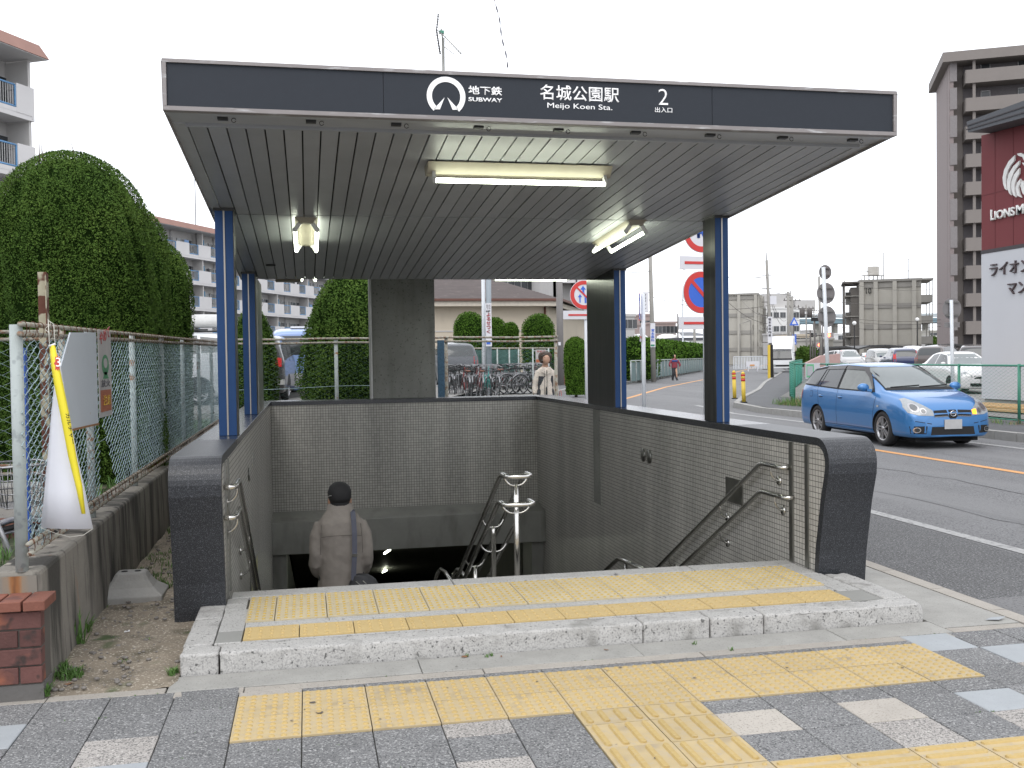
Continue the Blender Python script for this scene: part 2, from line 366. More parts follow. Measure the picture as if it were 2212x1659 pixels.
# far kerbs (real steps) and footways
def kerb(name, line, w, h, m, side, seg=.6, parent=None):
    P = resample(line, max(2, int(sum((Vector(b)-Vector(a)).length for a, b in zip(line, line[1:]))/seg))); O = offset(P, side*w)
    b = MB()
    for i in range(len(P)-1):
        a, c, d, e = Vector(P[i]), Vector(P[i+1]), Vector(O[i+1]), Vector(O[i]); g = .008
        u = (c-a).normalized()*g
        q = [a+u, c-u, d-u, e+u]; hz = h+random.uniform(-.004, .004)
        b.hexa([(p.x, p.y, -.05) for p in q]+[(p.x, p.y, hz) for p in q])
    return b.build(name, m, parent, kind='structure')
kerb('kerb', [(12.45, 3), (12.45, 26), (13.1, 29.2), (15.2, 33.3), (19.5, 41), (25.3, 52.3), (46.7, 92)], .18, .15, G_blk, 1)
kerb('kerb', [(8.5, 38), (11.6, 44.8), (14.7, 52), (19, 57.5), (35, 89), (72, 160)], .2, .15, G_blk, -1, 1.2)
fw = MB(); P = resample(offset(rt, .18), 60); Q = resample(offset(rt, 2.6), 60)
fw.add([(x, y, .125) for x, y in P]+[(x, y, .125) for x, y in Q], [(i, 61+i, 62+i, i+1) for i in range(60)]); fw.build('footway', G_asphw, kind='structure')
fw = MB(); P = resample(offset([(8.5, 38), (11.6, 44.8), (14.7, 52), (19, 57.5), (35, 89), (72, 160)], -.2), 60); Q = resample(offset([(8.5, 38), (11.6, 44.8), (14.7, 52), (19, 57.5), (35, 89), (72, 160)], -3.4), 60)
fw.add([(x, y, .125) for x, y in P]+[(x, y, .125) for x, y in Q], [(i, 61+i, 62+i, i+1) for i in range(60)]); fw.build('footway', G_asphw, kind='structure')
# ---------- pavement in front
pave = sheet('pavement', [(-9, -6), (4.10, -6), (4.10, 5.45), (-9, 5.45)], -.014, G_joint)
sheet('pavement_edge', [(4.225, -6), (4.23, -6), (4.23, -5.9)], -.001, G_asph) if 0 else None
X0 = -.35
rows = [5.04, 4.752, 4.465, 4.177, 3.88, 3.59, 3.30, 3.01]
SLABS = {}
def slab(x0, x1, y0, y1, m, name='paving_slab', par=None, h=.03):
    key = (round(x1-x0, 3), round(y1-y0, 3), m.name)
    if key not in SLABS:
        w, d = (x1-x0)/2-.0022, (y1-y0)/2-.0022; c = .003
        b = MB(); t0 = [(-w, -d, -h), (w, -d, -h), (w, d, -h), (-w, d, -h)]; t1 = [(-w, -d, -c), (w, -d, -c), (w, d, -c), (-w, d, -c)]; t2 = [(-w+c, -d+c, 0), (w-c, -d+c, 0), (w-c, d-c, 0), (-w+c, d-c, 0)]
        b.hexa(t0+t1); b.f.pop(1); b.mi.pop(); b.sm.pop(); b.add(t1+t2, [(0, 1, 5, 4), (1, 2, 6, 5), (2, 3, 7, 6), (3, 0, 4, 7), (4, 5, 6, 7)])
        SLABS[key] = b.mesh(name, m)
    o = link(name, SLABS[key], par or pave)
    o.location = ((x0+x1)/2, (y0+y1)/2, random.uniform(-.0022, .0012)); o.rotation_euler = (random.uniform(-.0022, .0022), random.uniform(-.0022, .0022), 0)
    return o
special = {(12, 0): G_slabb, (13, 1): G_slabb, (11, 3): G_slabb, (7, 3): G_slabc, (9, 3): G_slabc, (9, 4): G_slabs, (11, 4): G_slabs, (12, 4): G_slabs, (-3, 1): None,
           (-4, 1): G_slabb, (-2, 2): G_slabs, (-2, 3): G_slabb, (13, 2): G_slabs, (-5, 2): G_slabs, (3, 4): G_slabs, (15, 3): G_slabb, (-4, 4): G_slabc, (4, 5): G_slabc}
for i in range(-6, 15):
    x = X0+.3*i
    xe = min(x+.3, 4.10)
    if xe-x < .05: continue
    inb = 0 <= i <= 11
    for r in range(7):
        yt, yb = rows[r], rows[r+1]
        if inb and r < 3: continue
        if inb and r >= 3 and i in (5, 6): continue
        if i >= 7 and r >= 5: continue
        m = special.get((i, r)) or G_slab
        if inb and r == 3: yt = 4.14
        slab(x, xe, yb, yt, m)
    if inb:
        slab(x, xe, 4.885, 4.953, G_slab if i else G_band)
        if i not in (5, 6): slab(x, xe, 4.14, 4.303, G_slab if random.random() < .8 else G_slabs)
# tactile tiles: studs and bars are raised geometry
TAC = {}
def tac_mesh(kind, w, d, m1, m2, n=5, r=.0115, hh=.005):
    key = (kind, round(w, 3), round(d, 3), m1.name, n)
    if key in TAC: return TAC[key]
    b = MB(); a = .0025; b.box(-w/2+a, w/2-a, -d/2+a, d/2-a, -.03, .0)
    b.mi = [0]*len(b.f)
    if kind == 'dot':
        ny = max(1, round((5 if n in (7, 4, 3) else n)*d/.29))
        for i in range(n):
            for j in range(ny):
                cx = (i+.5-n/2)*w/n; cy = (j+.5-ny/2)*d/ny; k = 10
                lo = [(cx+r*math.cos(2*PI*q/k), cy+r*math.sin(2*PI*q/k), -.001) for q in range(k)]; hi = [(cx+r*.62*math.cos(2*PI*q/k), cy+r*.62*math.sin(2*PI*q/k), hh) for q in range(k)]
                b.add(lo+hi, [tuple(range(k, 2*k))]+[(q, (q+1) % k, k+(q+1) % k, k+q) for q in range(k)], 1)
    else:
        nb = 4 if kind == 'bary' else max(1, round(4*d/.29)); k = 5
        for i in range(nb):
            if kind == 'bary': c0 = (i+.5-nb/2)*w/nb; L0 = d/2-.018
            else: c0 = (i+.5-nb/2)*d/nb; L0 = w/2-.014
            def ring(rr, z):
                pts = []
                for q in range(k+1): t = -PI/2+PI*q/k; pts.append((L0-rr+rr*math.cos(t), rr*math.sin(t), z))
                for q in range(k+1): t = PI/2+PI*q/k; pts.append((-L0+rr+rr*math.cos(t), rr*math.sin(t), z))
                return [((c0+y, x, z) if kind == 'bary' else (x, c0+y, z)) for x, y, z in pts]
            lo = ring(.0165, -.001); hi = ring(.0105, hh+.003); m_ = len(lo)
            b.add(lo+hi, [tuple(range(m_, 2*m_))]+[(q, (q+1) % m_, m_+(q+1) % m_, m_+q) for q in range(m_)], 1)
    TAC[key] = b.mesh('tactile_tile', [m1, m2]); return TAC[key]
def tac(kind, x0, x1, y0, y1, par, z=0, m1=G_tac, m2=G_tacb, n=5, r=.0115, hh=.005):
    o = link('tactile_tile', tac_mesh(kind, x1-x0, y1-y0, m1, m2, n, r, hh), par); o.location = ((x0+x1)/2-par.location.x, (y0+y1)/2-par.location.y, z+random.uniform(-.001, .001)-par.location.z)
    o.rotation_euler = (random.uniform(-.002, .002), random.uniform(-.002, .002), random.choice((0, PI)))
    return o
for i in range(12):
    x = X0+.3*i
    tac('dot', x, x+.3, 4.305, 4.595, pave, .004, n=6, r=.0150, hh=.006); tac('dot', x, x+.3, 4.595, 4.885, pave, .004, n=6, r=.0150, hh=.006)
for i in (5, 6):
    x = X0+.3*i
    for y0, y1 in ((4.13, 4.303), (3.865, 4.13), (3.60, 3.865)): tac('bary', x, x+.3, y0, y1, pave, .004)
    for y0, y1 in ((3.30, 3.60), (3.01, 3.30)): tac('dot', x, x+.3, y0, y1, pave, .004)
for i in range(7, 15):
    x = X0+.3*i
    for y0, y1 in ((3.30, 3.59), (3.01, 3.30)): tac('barx', x, min(x+.3, 4.1), y0, y1, pave, .004)
# plain continuation of the paving behind the camera
for i in range(0, 16):
    for j in range(-8, 0): pass
sheet('pavement_rear', [(-9, -6), (4.10, -6), (4.10, 3.0), (-9, 3.0)], -.003, mat('slab_rear', (.17, .17, .175), .8, var=.25, vs_=4, spk=[((.06, .06, .06), 60, .55, .08)], bump=.2))
sheet('pavement_side', [(-9, 3.0), (-2.16, 3.0), (-2.16, 5.04), (-9, 5.04)], -.003, MATS['slab_rear'])
# concrete edging bands, in lengths
for xs, y0, y1 in (([-9, -6, -4.2, -3, -2.1, -1.5, -1.25, -.705], 5.045, 5.125), ([-.66, -.33, .86, 2.05, 3.25, 3.6], 4.957, 5.038), ([-.70, .55, 1.74, 2.93, 3.6], 5.043, 5.28), ([3.603, 4.10], 5.045, 5.125)):
    for a, c in zip(xs, xs[1:]): slab(a, c, y0, y1, G_band if (y1 < 5.2) else G_conc, 'edging_stone')
# ================================================================== PLATFORM, STAIRS, PARAPETS, CANOPY
ZP = .11
plat = bpy.data.objects.new('platform', None); COL.objects.link(plat); plat.location = (1.45, 5.9, 0); plat['kind'] = 'structure'
XL, XR = -.665, 3.575      # kerb outer edges
def stone(x0, x1, y0, y1, z0, z1, m=G_kerb, name='kerbstone', bev=.012, parent=plat, rough=True):
    from mathutils import noise
    bm = bmesh.new(); bmesh.ops.create_cube(bm, size=1)
    for v in bm.verts: v.co = Vector(((x0+x1)/2+v.co.x*(x1-x0), (y0+y1)/2+v.co.y*(y1-y0), (z0+z1)/2+v.co.z*(z1-z0)))
    bmesh.ops.bevel(bm, geom=[e for e in bm.edges], offset=bev, segments=3, profile=.6, affect='EDGES')
    for ax, lo, hi, st in ((0, x0, x1, .018), (1, y0, y1, .022), (2, z0, z1, .02)):
        c = lo+st
        while c < hi-st*.5:
            nn = Vector((ax == 0, ax == 1, ax == 2)); bmesh.ops.bisect_plane(bm, geom=bm.verts[:]+bm.edges[:]+bm.faces[:], plane_co=nn*c, plane_no=nn); c += st
    bmesh.ops.recalc_face_normals(bm, faces=bm.faces); bm.normal_update()
    for v in bm.verts:
        p = v.co; edge = min(abs(p.z-z1), 1)+min(abs(p.y-y0), abs(p.y-y1)); k = 1.0 if edge > .03 else 2.2
        d = noise.noise(p*14)*.0032*k+noise.noise(p*45)*.0018*k-max(0, noise.noise(p*9+Vector((3, 3, 3)))-.25)*.035*(edge < .03)
        v.co = p+v.normal*d
    L0 = parent.location
    for v in bm.verts: v.co -= L0
    me = bpy.data.meshes.new(name); bm.to_mesh(me); bm.free(); me.materials.append(m)
    for p in me.polygons: p.use_smooth = True
    return link(name, me, parent)
# front kerbstones, uneven breaks
brk = [XL, -.47, 1.82, 2.22, 2.55, XR]
for i, (a, c) in enumerate(zip(brk, brk[1:])):
    stone(a+.003, c-.003, 5.285-.0, 5.45, -.03, ZP+random.uniform(-.003, .003), bev=.014)
# side kerbstones
for (x0, x1) in ((XL, XL+.15), (XR-.16, XR)):
    for y0, y1 in ((5.455, 6.02), (6.024, 6.34 if x0 < 0 else 6.17)):
        stone(x0, x1, y0, y1, -.03, ZP+random.uniform(-.002, .002), bev=.01)
b = MB(); b.box(XL+.155, XR-.165, 5.452, 6.2, -.05, ZP-.02); b.box(-.515, 3.395, 6.2, 6.5, -.05, ZP-.02); b.build('platform_bed', G_concd, plat)
# stone paving of the platform
def pstone(x0, x1, y0, y1, m=G_band, nm='platform_stone'):
    b = MB(); b.box(x0+.002, x1-.002, y0+.002, y1-.002, ZP-.05, ZP-.002+random.uniform(-.0015, .001)); return b.build(nm, m, plat, bev=.002)
G_pst = mat('platform_stone', (.40, .395, .38), .8, var=.1, vs_=6, spk=[((.22, .215, .2), 90, .57, .08), ((.12, .12, .12), 14, .72, .03)], bump=.3, bs=110, rnd=.07)
G_pgrey = mat('platform_plate', (.25, .25, .235), .8, var=.06, bump=.1)
pstone(XL+.155, -.37, 5.452, 5.475, G_pst); pstone(XL+.155, -.37, 5.475, 5.70, G_pgrey); pstone(XL+.155, -.37, 5.70, 5.95, G_pst); pstone(XL+.155, -.37, 5.95, 6.2, G_pst)
pstone(-.515, -.385, 6.2, 6.33, G_pst); pstone(-.515, -.385, 6.33, 6.49, G_pst)
pstone(3.21, XR-.165, 5.452, 5.70, G_pgrey); pstone(3.25, XR-.165, 5.70, 6.0, G_pst); pstone(3.25, XR-.165, 6.0, 6.2, G_pst)
pstone(3.26, 3.395, 6.2, 6.49, G_pst)
for xs, y0, y1 in (([-.37, .62, 1.55, 2.5, 3.21], 5.452, 5.475), ([-.37, .35, 1.05, 1.7, 2.4, 3.25], 5.735, 5.80), ([-.37, .1, .9, 1.45, 2.15, 2.85, 3.25], 5.80, 5.865)):
    for a, c in zip(xs, xs[1:]): pstone(a, c, y0, y1, G_pst)
for i in range(12):
    x = -.365+i*.298; tac('dot', x, x+.298, 5.478, 5.732, plat, ZP+.004, G_tac2, G_tac2b, n=5, r=.0115, hh=.005)
xs = [-.375, -.21]+[-.21+.3*k for k in range(1, 12)]+[3.255]
for a, c in zip(xs, xs[1:]):
    nn = 7 if c-a > .25 else 4 if c-a > .14 else 3
    tac('dot', a, c, 5.868, 6.17, plat, ZP+.004, G_tac3, G_tac3b, n=nn, r=.0112, hh=.005); tac('dot', a, c, 6.17, 6.47, plat, ZP+.004, G_tac3, G_tac3b, n=nn, r=.0112, hh=.005)
for a, c in ((-.50, .93), (.93, 2.62), (2.62, 3.39)): 
    b = MB(); b.box(a+.003, c-.003, 6.495, 6.66, ZP-.06, ZP+.002); b.build('nosing_stone', G_pst, plat, bev=.008)
# ---------- stairs
stairs = bpy.data.objects.new('stairs', None); COL.objects.link(stairs); stairs.location = (1.45, 6.7, 0); stairs['kind'] = 'structure'
G_step = mat('step_stone', (.24, .235, .22), .7, var=.1, vs_=5, spk=[((.14, .14, .13), 80, .6, .1)])
zz = ZP; yy = 6.64; tr, rs = .30, .164; k = 0
me_step = None
while k < 23:
    zz -= rs
    b = MB(); b.box(-.49, 3.37, 0, tr+.03, -.25, 0, 0); b.box(-.49, 3.37, .0, .012, .0001, .003, 1)
    if me_step is None: me_step = b.mesh('step', [G_step, G_darkmetal])
    o = link('step', me_step, stairs); o.location = (-stairs.location.x, yy-stairs.location.y, zz); yy += tr; k += 1
YB, ZB = yy, zz
b = MB(); b.box(-.49, 3.37, YB, 16.2, ZB-.4, ZB-.002); b.hexa([(-.49, 16.2, ZB-.5), (3.37, 16.2, ZB-.5), (3.37, 33, -12.3), (-.49, 33, -12.3), (-.49, 16.2, ZB-.002), (3.37, 16.2, ZB-.002), (3.37, 33, -12), (-.49, 33, -12)]); b.build('landing', G_step, stairs)
# ---------- parapet walls: (mosaic inner face, black granite band over the top and round the front end)
def prof(dy, inner=False):
    pts = [(6.215, .0), (6.19, .25), (6.119, .60), (6.06, .80), (6.055, .87)]
    for a in range(1, 8):
        t = PI/2*a/8; pts.append((6.055+.165*(1-math.cos(t)), .87+.165*math.sin(t)))
    pts.append((6.22, 1.035)); return [(y+dy, z) for y, z in pts]
def side_wall(xi, xo, dy, label, plate):
    t = thing('parapet_wall', label, 'wall', ((xi+xo)/2, 6.4, 0))
    x0, x1 = min(xi, xo), max(xi, xo)
    P = prof(dy); th = .055
    # granite band swept along the profile
    n = len(P); inn = []
    for i, p in enumerate(P):
        a = Vector(P[max(i-1, 0)]); c = Vector(P[min(i+1, n-1)]); d = (c-a).normalized(); inn.append((p[0]+d.y*th if 1 else 0, p[1]-d.x*th))
    b = MB(); YE = 14.75
    poly = P+[(7.6, 1.035)]; polyi = inn+[(7.6, 1.035-th)]
    full = poly+polyi[::-1]
    # build as strips
    m = len(poly); vs = [(x0-.004, y, z) for y, z in poly]+[(x1+.004, y, z) for y, z in poly]+[(x0-.004, y, z) for y, z in polyi]+[(x1+.004, y, z) for y, z in polyi]
    fs = []
    for i in range(m-1): fs += [(i, i+1, m+i+1, m+i), (2*m+i, 3*m+i, 3*m+i+1, 2*m+i+1), (i, 2*m+i, 2*m+i+1, i+1), (m+i, m+i+1, 3*m+i+1, 3*m+i)]
    fs += [(0, m, 3*m, 2*m), (m-1, 3*m-1, 4*m-1, 2*m-1)]
    b.add(vs, fs); o = b.build('end_band', G_granite_r, t)
    for p in o.data.polygons: p.use_smooth = False
    # coping stones
    ys = [7.603, 9.1, 10.6, 12.1, 13.6, YE]
    for a, c in zip(ys, ys[1:]):
        q = MB(); q.box(x0-.004, x1+.004, a+.0015, c-.0015, 1.035-th, 1.035); q.build('coping_stone', G_granite, t, bev=.003)
    # wall body and mosaic
    q = MB(); Q = [(y, z-.002) for y, z in inn[1:]]
    body = [(inn[0][0], -.05)]+Q+[(YE, 1.035-th-.002), (YE, -4.2), (6.7, -4.2), (6.7, -.05)]
    q.prism(body, 0, x0+.012, x1-.012); q.build('wall_core', G_conc, t)
    q = MB(); bod = [(inn[0][0], 0)]+Q+[(YE-.01, 1.035-th-.002), (YE-.01, -4.2), (6.66, -4.2), (6.66, 0)]
    s = 1 if xi < xo else -1
    q.prism(bod, 0, xi, xi+s*.011); q.build('mosaic_facing', G_tileS, t)
    q = MB()
    for y, w in ((6.585+dy, .05), (6.355+dy, .04)): q.box(xi-s*.012, xi, y-w/2, y+w/2, ZP+.004, .975)
    q.build('steel_strip', G_steeld, t)
    if plate:
        q = MB(); q.box(xi-.01, xi, 11.36, 11.62, -.15, .98); q.build('cover_panel', G_pillar, t)
        q = MB(); q.tube([(xi-.004, 9.62, .59), (xi-.012, 9.62, .59)], .07, 20); q.tube([(xi-.004, 9.80, .59), (xi-.012, 9.80, .59)], .07, 20); q.build('wall_rosette', G_steeld, t)
        q = MB(); q.box(xi-.012, xi, 7.40, 7.72, .40, .60); q.build('access_plate', G_steeld, t)
    else:
        q = MB(); q.tube([(xi+.004, 9.0, .62), (xi+.012, 9.0, .62)], .06, 20); q.box(xi, xi+.01, 9.7, 9.76, .62, .74); q.build('wall_rosette', G_steeld, t)
        q = MB(); q.box(xi, xi+.012, 8.9, 10.0, -.75, -.25, 0); q.box(xi+.012, xi+.016, 8.94, 9.96, -.72, -.28, 1); q.build('notice_frame', [G_steeld, mat('notice_yellow', (.5, .48, .25), .5)], t)
    return t
side_wall(3.40, 3.745, 0, 'mosaic parapet wall with black granite top on the road side', True)
side_wall(-.52, -.815, .12, 'mosaic parapet wall with black granite top beside the dirt strip', False)
t = thing('parapet_wall', 'far mosaic wall closing the stairwell above the dark passage', 'wall', (1.45, 14.9, 0))
q = MB(); q.box(-.519, 3.399, 14.72, 15.0, -.56, .978); q.build('wall_core', G_conc, t)
q = MB(); q.box(-.5195, 3.3995, 14.70, 14.719, -.555, .977); q.build('mosaic_facing', G_tileB, t)
for a, c in ((-.812, .6), (.6, 2.0), (2.0, 3.741)):
    q = MB(); q.box(a+.002, c-.002, 14.755, 15.15, .98, 1.037); q.build('coping_stone', G_granite, t, bev=.003)
q = MB(); q.box(-.512, 3.392, 14.69, 14.7545, .979, 1.034); q.build('coping_stone', G_granite, t, bev=.002)
G_beam = mat('beam_panel', (.30, .30, .275), .45, .2, var=.15, vs_=2, streak=[((.2, .2, .18), 2, .5, .2, (2, 1, .6))])
q = MB(); q.prism([(14.2, -1.09), (14.2, -.635), (14.70, -.556), (15.0, -.556), (15.0, -1.09)], 0, -.519, 3.399); q.build('beam', G_beam, t, bev=.006)
q = MB(); q.box(-.519, -.33, 14.35, 15.05, -4.1, -1.092); q.box(3.22, 3.399, 14.35, 15.05, -4.1, -1.092); q.build('pier', G_beam, t)
# closed dark shell added round the pit, stops sky leaking in through gaps
G_shell = mat('leak_shell_dark', (.03, .028, .025), .95)
q = MB()
for f_ in (((-.9, 6.2, -.06), (-.9, 34, -.06), (-.9, 34, -13), (-.9, 6.2, -13)), ((3.8, 6.2, -.06), (3.8, 34, -.06), (3.8, 34, -13), (3.8, 6.2, -13)), ((-.9, 34, -.06), (3.8, 34, -.06), (3.8, 34, -13), (-.9, 34, -13)),
           ((-.9, 6.2, -13), (3.8, 6.2, -13), (3.8, 34, -13), (-.9, 34, -13)), ((-.9, 6.2, -.06), (3.8, 6.2, -.06), (3.8, 6.2, -13), (-.9, 6.2, -13)), ((-.9, 15.02, -.07), (3.8, 15.02, -.07), (3.8, 34, -.07), (-.9, 34, -.07))): q.add(f_, [(0, 1, 2, 3)])
q.build('pit_leak_shell', G_shell, kind='structure')
# ---------- dark passage beyond, going on down
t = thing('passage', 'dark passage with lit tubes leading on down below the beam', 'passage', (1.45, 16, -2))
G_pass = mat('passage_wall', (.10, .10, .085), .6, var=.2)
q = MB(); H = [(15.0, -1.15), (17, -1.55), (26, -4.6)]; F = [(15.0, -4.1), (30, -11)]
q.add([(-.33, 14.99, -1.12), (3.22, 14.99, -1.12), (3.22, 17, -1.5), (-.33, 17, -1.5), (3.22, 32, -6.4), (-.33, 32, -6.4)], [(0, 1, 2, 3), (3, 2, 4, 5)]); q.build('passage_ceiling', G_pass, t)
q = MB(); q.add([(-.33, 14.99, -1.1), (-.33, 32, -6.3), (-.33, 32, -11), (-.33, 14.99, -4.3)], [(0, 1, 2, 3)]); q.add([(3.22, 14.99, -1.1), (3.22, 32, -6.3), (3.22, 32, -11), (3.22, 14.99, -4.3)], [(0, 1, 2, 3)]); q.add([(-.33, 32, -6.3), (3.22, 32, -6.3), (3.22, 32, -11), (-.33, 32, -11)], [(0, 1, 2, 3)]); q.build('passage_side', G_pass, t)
# ---------- concrete pillar behind
t = tag((lambda b: (b.box(.975, 1.93, 15.16, 16.0, -.05, 3.05), b.build('concrete_pillar', G_pillar, bev=.01))[1])(MB()), 'broad weathered concrete pillar standing behind the far wall', 'pillar')
q = MB(); q.box(.955, .973, 15.14, 15.2, 1.0, 3.0); o = q.build('downpipe', G_fwhite, t); o.location = (0, 0, 0)  # not a pipe but a white strip along the pillar's paler left face
# ---------- canopy
can = thing('canopy', 'flat metal canopy with a dark station sign over the stairs', 'canopy', (1.42, 8, 1.05))
def cz(y): return 2.79-.0645*(y-8)
FX0, FX1 = -.715, 3.552; FZ0, FZ1 = 2.925, 3.197; FY = 5.5
q = MB()
for x0, x1, z0, z1 in ((FX0, FX1, FZ0, FZ0+.024), (FX0, FX1, FZ1-.02, FZ1), (FX0, FX0+.022, FZ0+.024, FZ1-.02), (FX1-.022, FX1, FZ0+.024, FZ1-.02)): q.box(x0, x1, FY, FY+.05, z0, z1)
q.build('fascia_frame', G_frame, can, bev=.003)
q = MB()   # roof slab and returns: slopes down to the rear valley, then up
R0 = [(5.55, 3.19), (11.75, 2.86), (15.9, 3.2)]; U0 = [(5.55, 2.945), (5.80, cz(5.8)+.035), (11.68, cz(11.68)+.03), (15.9, 3.02)]
q.prism([(y, z) for y, z in U0]+[(y, z) for y, z in R0[::-1]], 0, FX0+.01, FX1-.01); q.build('roof_slab', G_soffit, can)
q = MB(); q.box(FX0+.0, FX1, 5.552, 5.60, FZ0, FZ0+.012); q.box(FX0+.002, FX1-.002, 5.60, 5.80, 2.932, 2.944)
for x in (FX0+.003, FX1-.083): q.hexa([(x, 5.80, cz(5.80)-.004), (x+.08, 5.80, cz(5.80)-.004), (x+.08, 11.70, cz(11.70)-.004), (x, 11.70, cz(11.70)-.004), (x, 5.80, cz(5.80)+.036), (x+.08, 5.80, cz(5.80)+.036), (x+.08, 11.70, cz(11.70)+.031), (x, 11.70, cz(11.70)+.031)])
q.build('soffit_edge', G_soffit, can, bev=.003)
q = MB(); q.box(FX0+.08, FX1-.08, 5.79, 5.815, cz(5.8)-.02, cz(5.8)+.01); q.build('soffit_rail', G_soffit, can)
# side fascias
for x0, x1 in ((FX0+.001, FX0+.009), (FX1-.009, FX1-.001)):
    q = MB(); q.prism([(5.552, 2.926), (11.7, 2.54), (15.9, 2.99), (15.9, 3.21), (11.75, 2.87), (5.552, 3.196)], 0, x0, x1); q.build('side_fascia', G_frame, can)
# sign panels with lettering
SP = []
for a, c in ((FX0+.024, .4365), (.4395, 2.354), (2.357, FX1-.024)):
    q = MB(); q.box(a, c, FY+.012, FY+.03, FZ0+.0245, FZ1-.0205); SP.append(q.build('sign_panel', G_sign, can))
s = SP[1]; sy_ = FY+.012
def tx(body, x0, x1, z0, z1, bold, name='lettering'): text(name, body, (x1-x0, z1-z0), (x0, sy_, z0), (1, 0, 0), (0, 0, 1), G_signw, s, bold, .002, .002)
dz = -.004
tx('地下鉄', .909, 1.101, 3.078+dz, 3.127+dz, .02); tx('SUBWAY', .909, 1.101, 3.040+dz, 3.063+dz, .02)
tx('名城公園駅', 1.319, 1.786, 3.066+dz-.001, 3.155+dz-.004, .009); tx('Meijo Koen Sta.', 1.361, 1.744, 3.012+dz, 3.050+dz, .0)
tx('2', 2.024, 2.082, 3.063+dz, 3.154+dz, -.008); tx('出入口', 2.002, 2.107, 3.019+dz, 3.049+dz, .0)
q = MB(); cx, czz, ro, ri = .784, 3.058, .108, .079; a0, a1 = math.radians(-49), math.radians(229); n = 48
v = []
for i in range(n+1):
    a = a0+(a1-a0)*i/n
    for r in (ri, ro):
        for y in (sy_-.0035, sy_-.001): v.append((cx+r*math.cos(a), y, czz+r*math.sin(a)))
f = []
for i in range(n):
    o = 4*i; f += [(o, o+4, o+6, o+2), (o+1, o+3, o+7, o+5), (o+2, o+6, o+7, o+3), (o, o+1, o+5, o+4)]
q.add(v, f)
for tri in (((.775, 3.051), (.713, 2.984), (.748, 2.985)), ((.791, 3.052), (.853, 2.987), (.819, 2.985))): q.prism(tri, 1, sy_-.0035, sy_-.001)
q.build('emblem', G_signw, s)
# hooks under the fascia
for i in range(9):
    x = -.45+i*.47; q = MB(); q.box(x, x+.055, 5.625, 5.665, 2.918, 2.931); q.tube([(x+.085+.012*math.cos(t), 5.64, 2.917+.012*math.sin(t)) for t in np.linspace(.3, 2*PI-.3, 10)], .0022, 5); q.build('latch', G_darkmetal, can)
# ceiling panels one by one, front and rear field
NP = 39; pw = (FX1-.085-(FX0+.085))/NP
for (ya, yb) in ((5.82, 8.188), (8.212, 11.69)):
    q = MB(); L_ = yb-ya; h = pw/2-.0046; dzz = cz(yb)-cz(ya)
    q.add([(-h, 0, 0), (h, 0, 0), (h, L_, dzz), (-h, L_, dzz), (-h-.0, 0, .025), (h, 0, .025), (h, L_, dzz+.025), (-h, L_, dzz+.025)], [(0, 1, 2, 3), (0, 4, 5, 1), (1, 5, 6, 2), (2, 6, 7, 3), (3, 7, 4, 0)])
    me = q.mesh('ceiling_panel', G_soffit)
    for i in range(NP):
        o = link('ceiling_panel', me, can); o.location = (FX0+.085+pw*(i+.5)-can.location.x, ya-can.location.y, cz(ya)-can.location.z+random.uniform(-.0012, .0012)); o.rotation_euler = (0, random.uniform(-.007, .007), 0)
q = MB(); q.add([(FX0+.084, 5.82, cz(5.82)+.03), (FX1-.084, 5.82, cz(5.82)+.03), (FX1-.084, 11.69, cz(11.69)+.028), (FX0+.084, 11.69, cz(11.69)+.028)], [(0, 1, 2, 3)]); q.build('panel_backing', G_gap, can)
q = MB(); q.add([(FX0+.084, 11.70, cz(11.7)), (FX1-.084, 11.70, cz(11.7)), (FX1-.084, 15.85, 2.99), (FX0+.084, 15.85, 2.99)], [(0, 1, 2, 3)]); q.build('rear_ceiling', G_soffit, can)
q = MB(); q.tube([(-.35, 10.69, cz(10.69)), (-.35, 10.69, cz(10.69)-.012)], .05, 16); q.build('ceiling_rosette', G_darkmetal, can)
# columns
def column(x0, x1, y0, y1, inner, wide=0):
    zt = cz(y0)+.02
    c = MB(); c.box(x0+.003, x1-.003, y0+.006, y1, 1.036, zt); c = c.build('column', G_blue, can, bev=.003)
    xm = (x0+x1)/2; q = MB(); q.box(xm-.006, xm+.006, y0+.0, y0+.0055, 1.04, zt-.02); q.build('trim_strip', G_trim, c)
    q = MB()
    xi = x1-.0028 if inner > 0 else x0-.0012
    ys = [y0+.004, y1] if not wide else [y0+.004, y0+.56, y0+1.12]
    for a, d in zip(ys, ys[1:]): q.box(xi, xi+.004, a+.001, d-.001, 1.038, zt-.005)
    q.build('side_cladding', G_colside, c)
    if wide:
        q = MB(); q.box(min(x0, x1)+.003, x1-.003, y1, y0+1.12, 1.036, zt); q.build('column_rear', G_colside, c)
    q = MB(); q.box(x0-.006, x1+.006, y0-.004, y1+.004, zt-.045, zt-.01); q.build('cap_plate', G_darkmetal, c)
    return c
column(-.675, -.535, 7.96, 8.20, 1); column(-.675, -.535, 11.15, 11.40, 1, 0)
column(3.405, 3.53, 7.93, 8.19, -1); column(3.415, 3.555, 10.80, 11.1, -1, 1)
# pale cladding on the inner face of the rear left column
q = MB(); q.box(-.533, -.528, 11.4, 12.6, 1.038, cz(11.6)-.01); q.box(-.66, -.533, 11.41, 12.6, 1.036, cz(11.6)-.01); q.build('column_pale', mat('brushed_pale', (.45, .45, .42), .3, .6, var=.2, streak=[((.3, .3, .28), 4, .5, .1, (1, 1, .7))]), can)
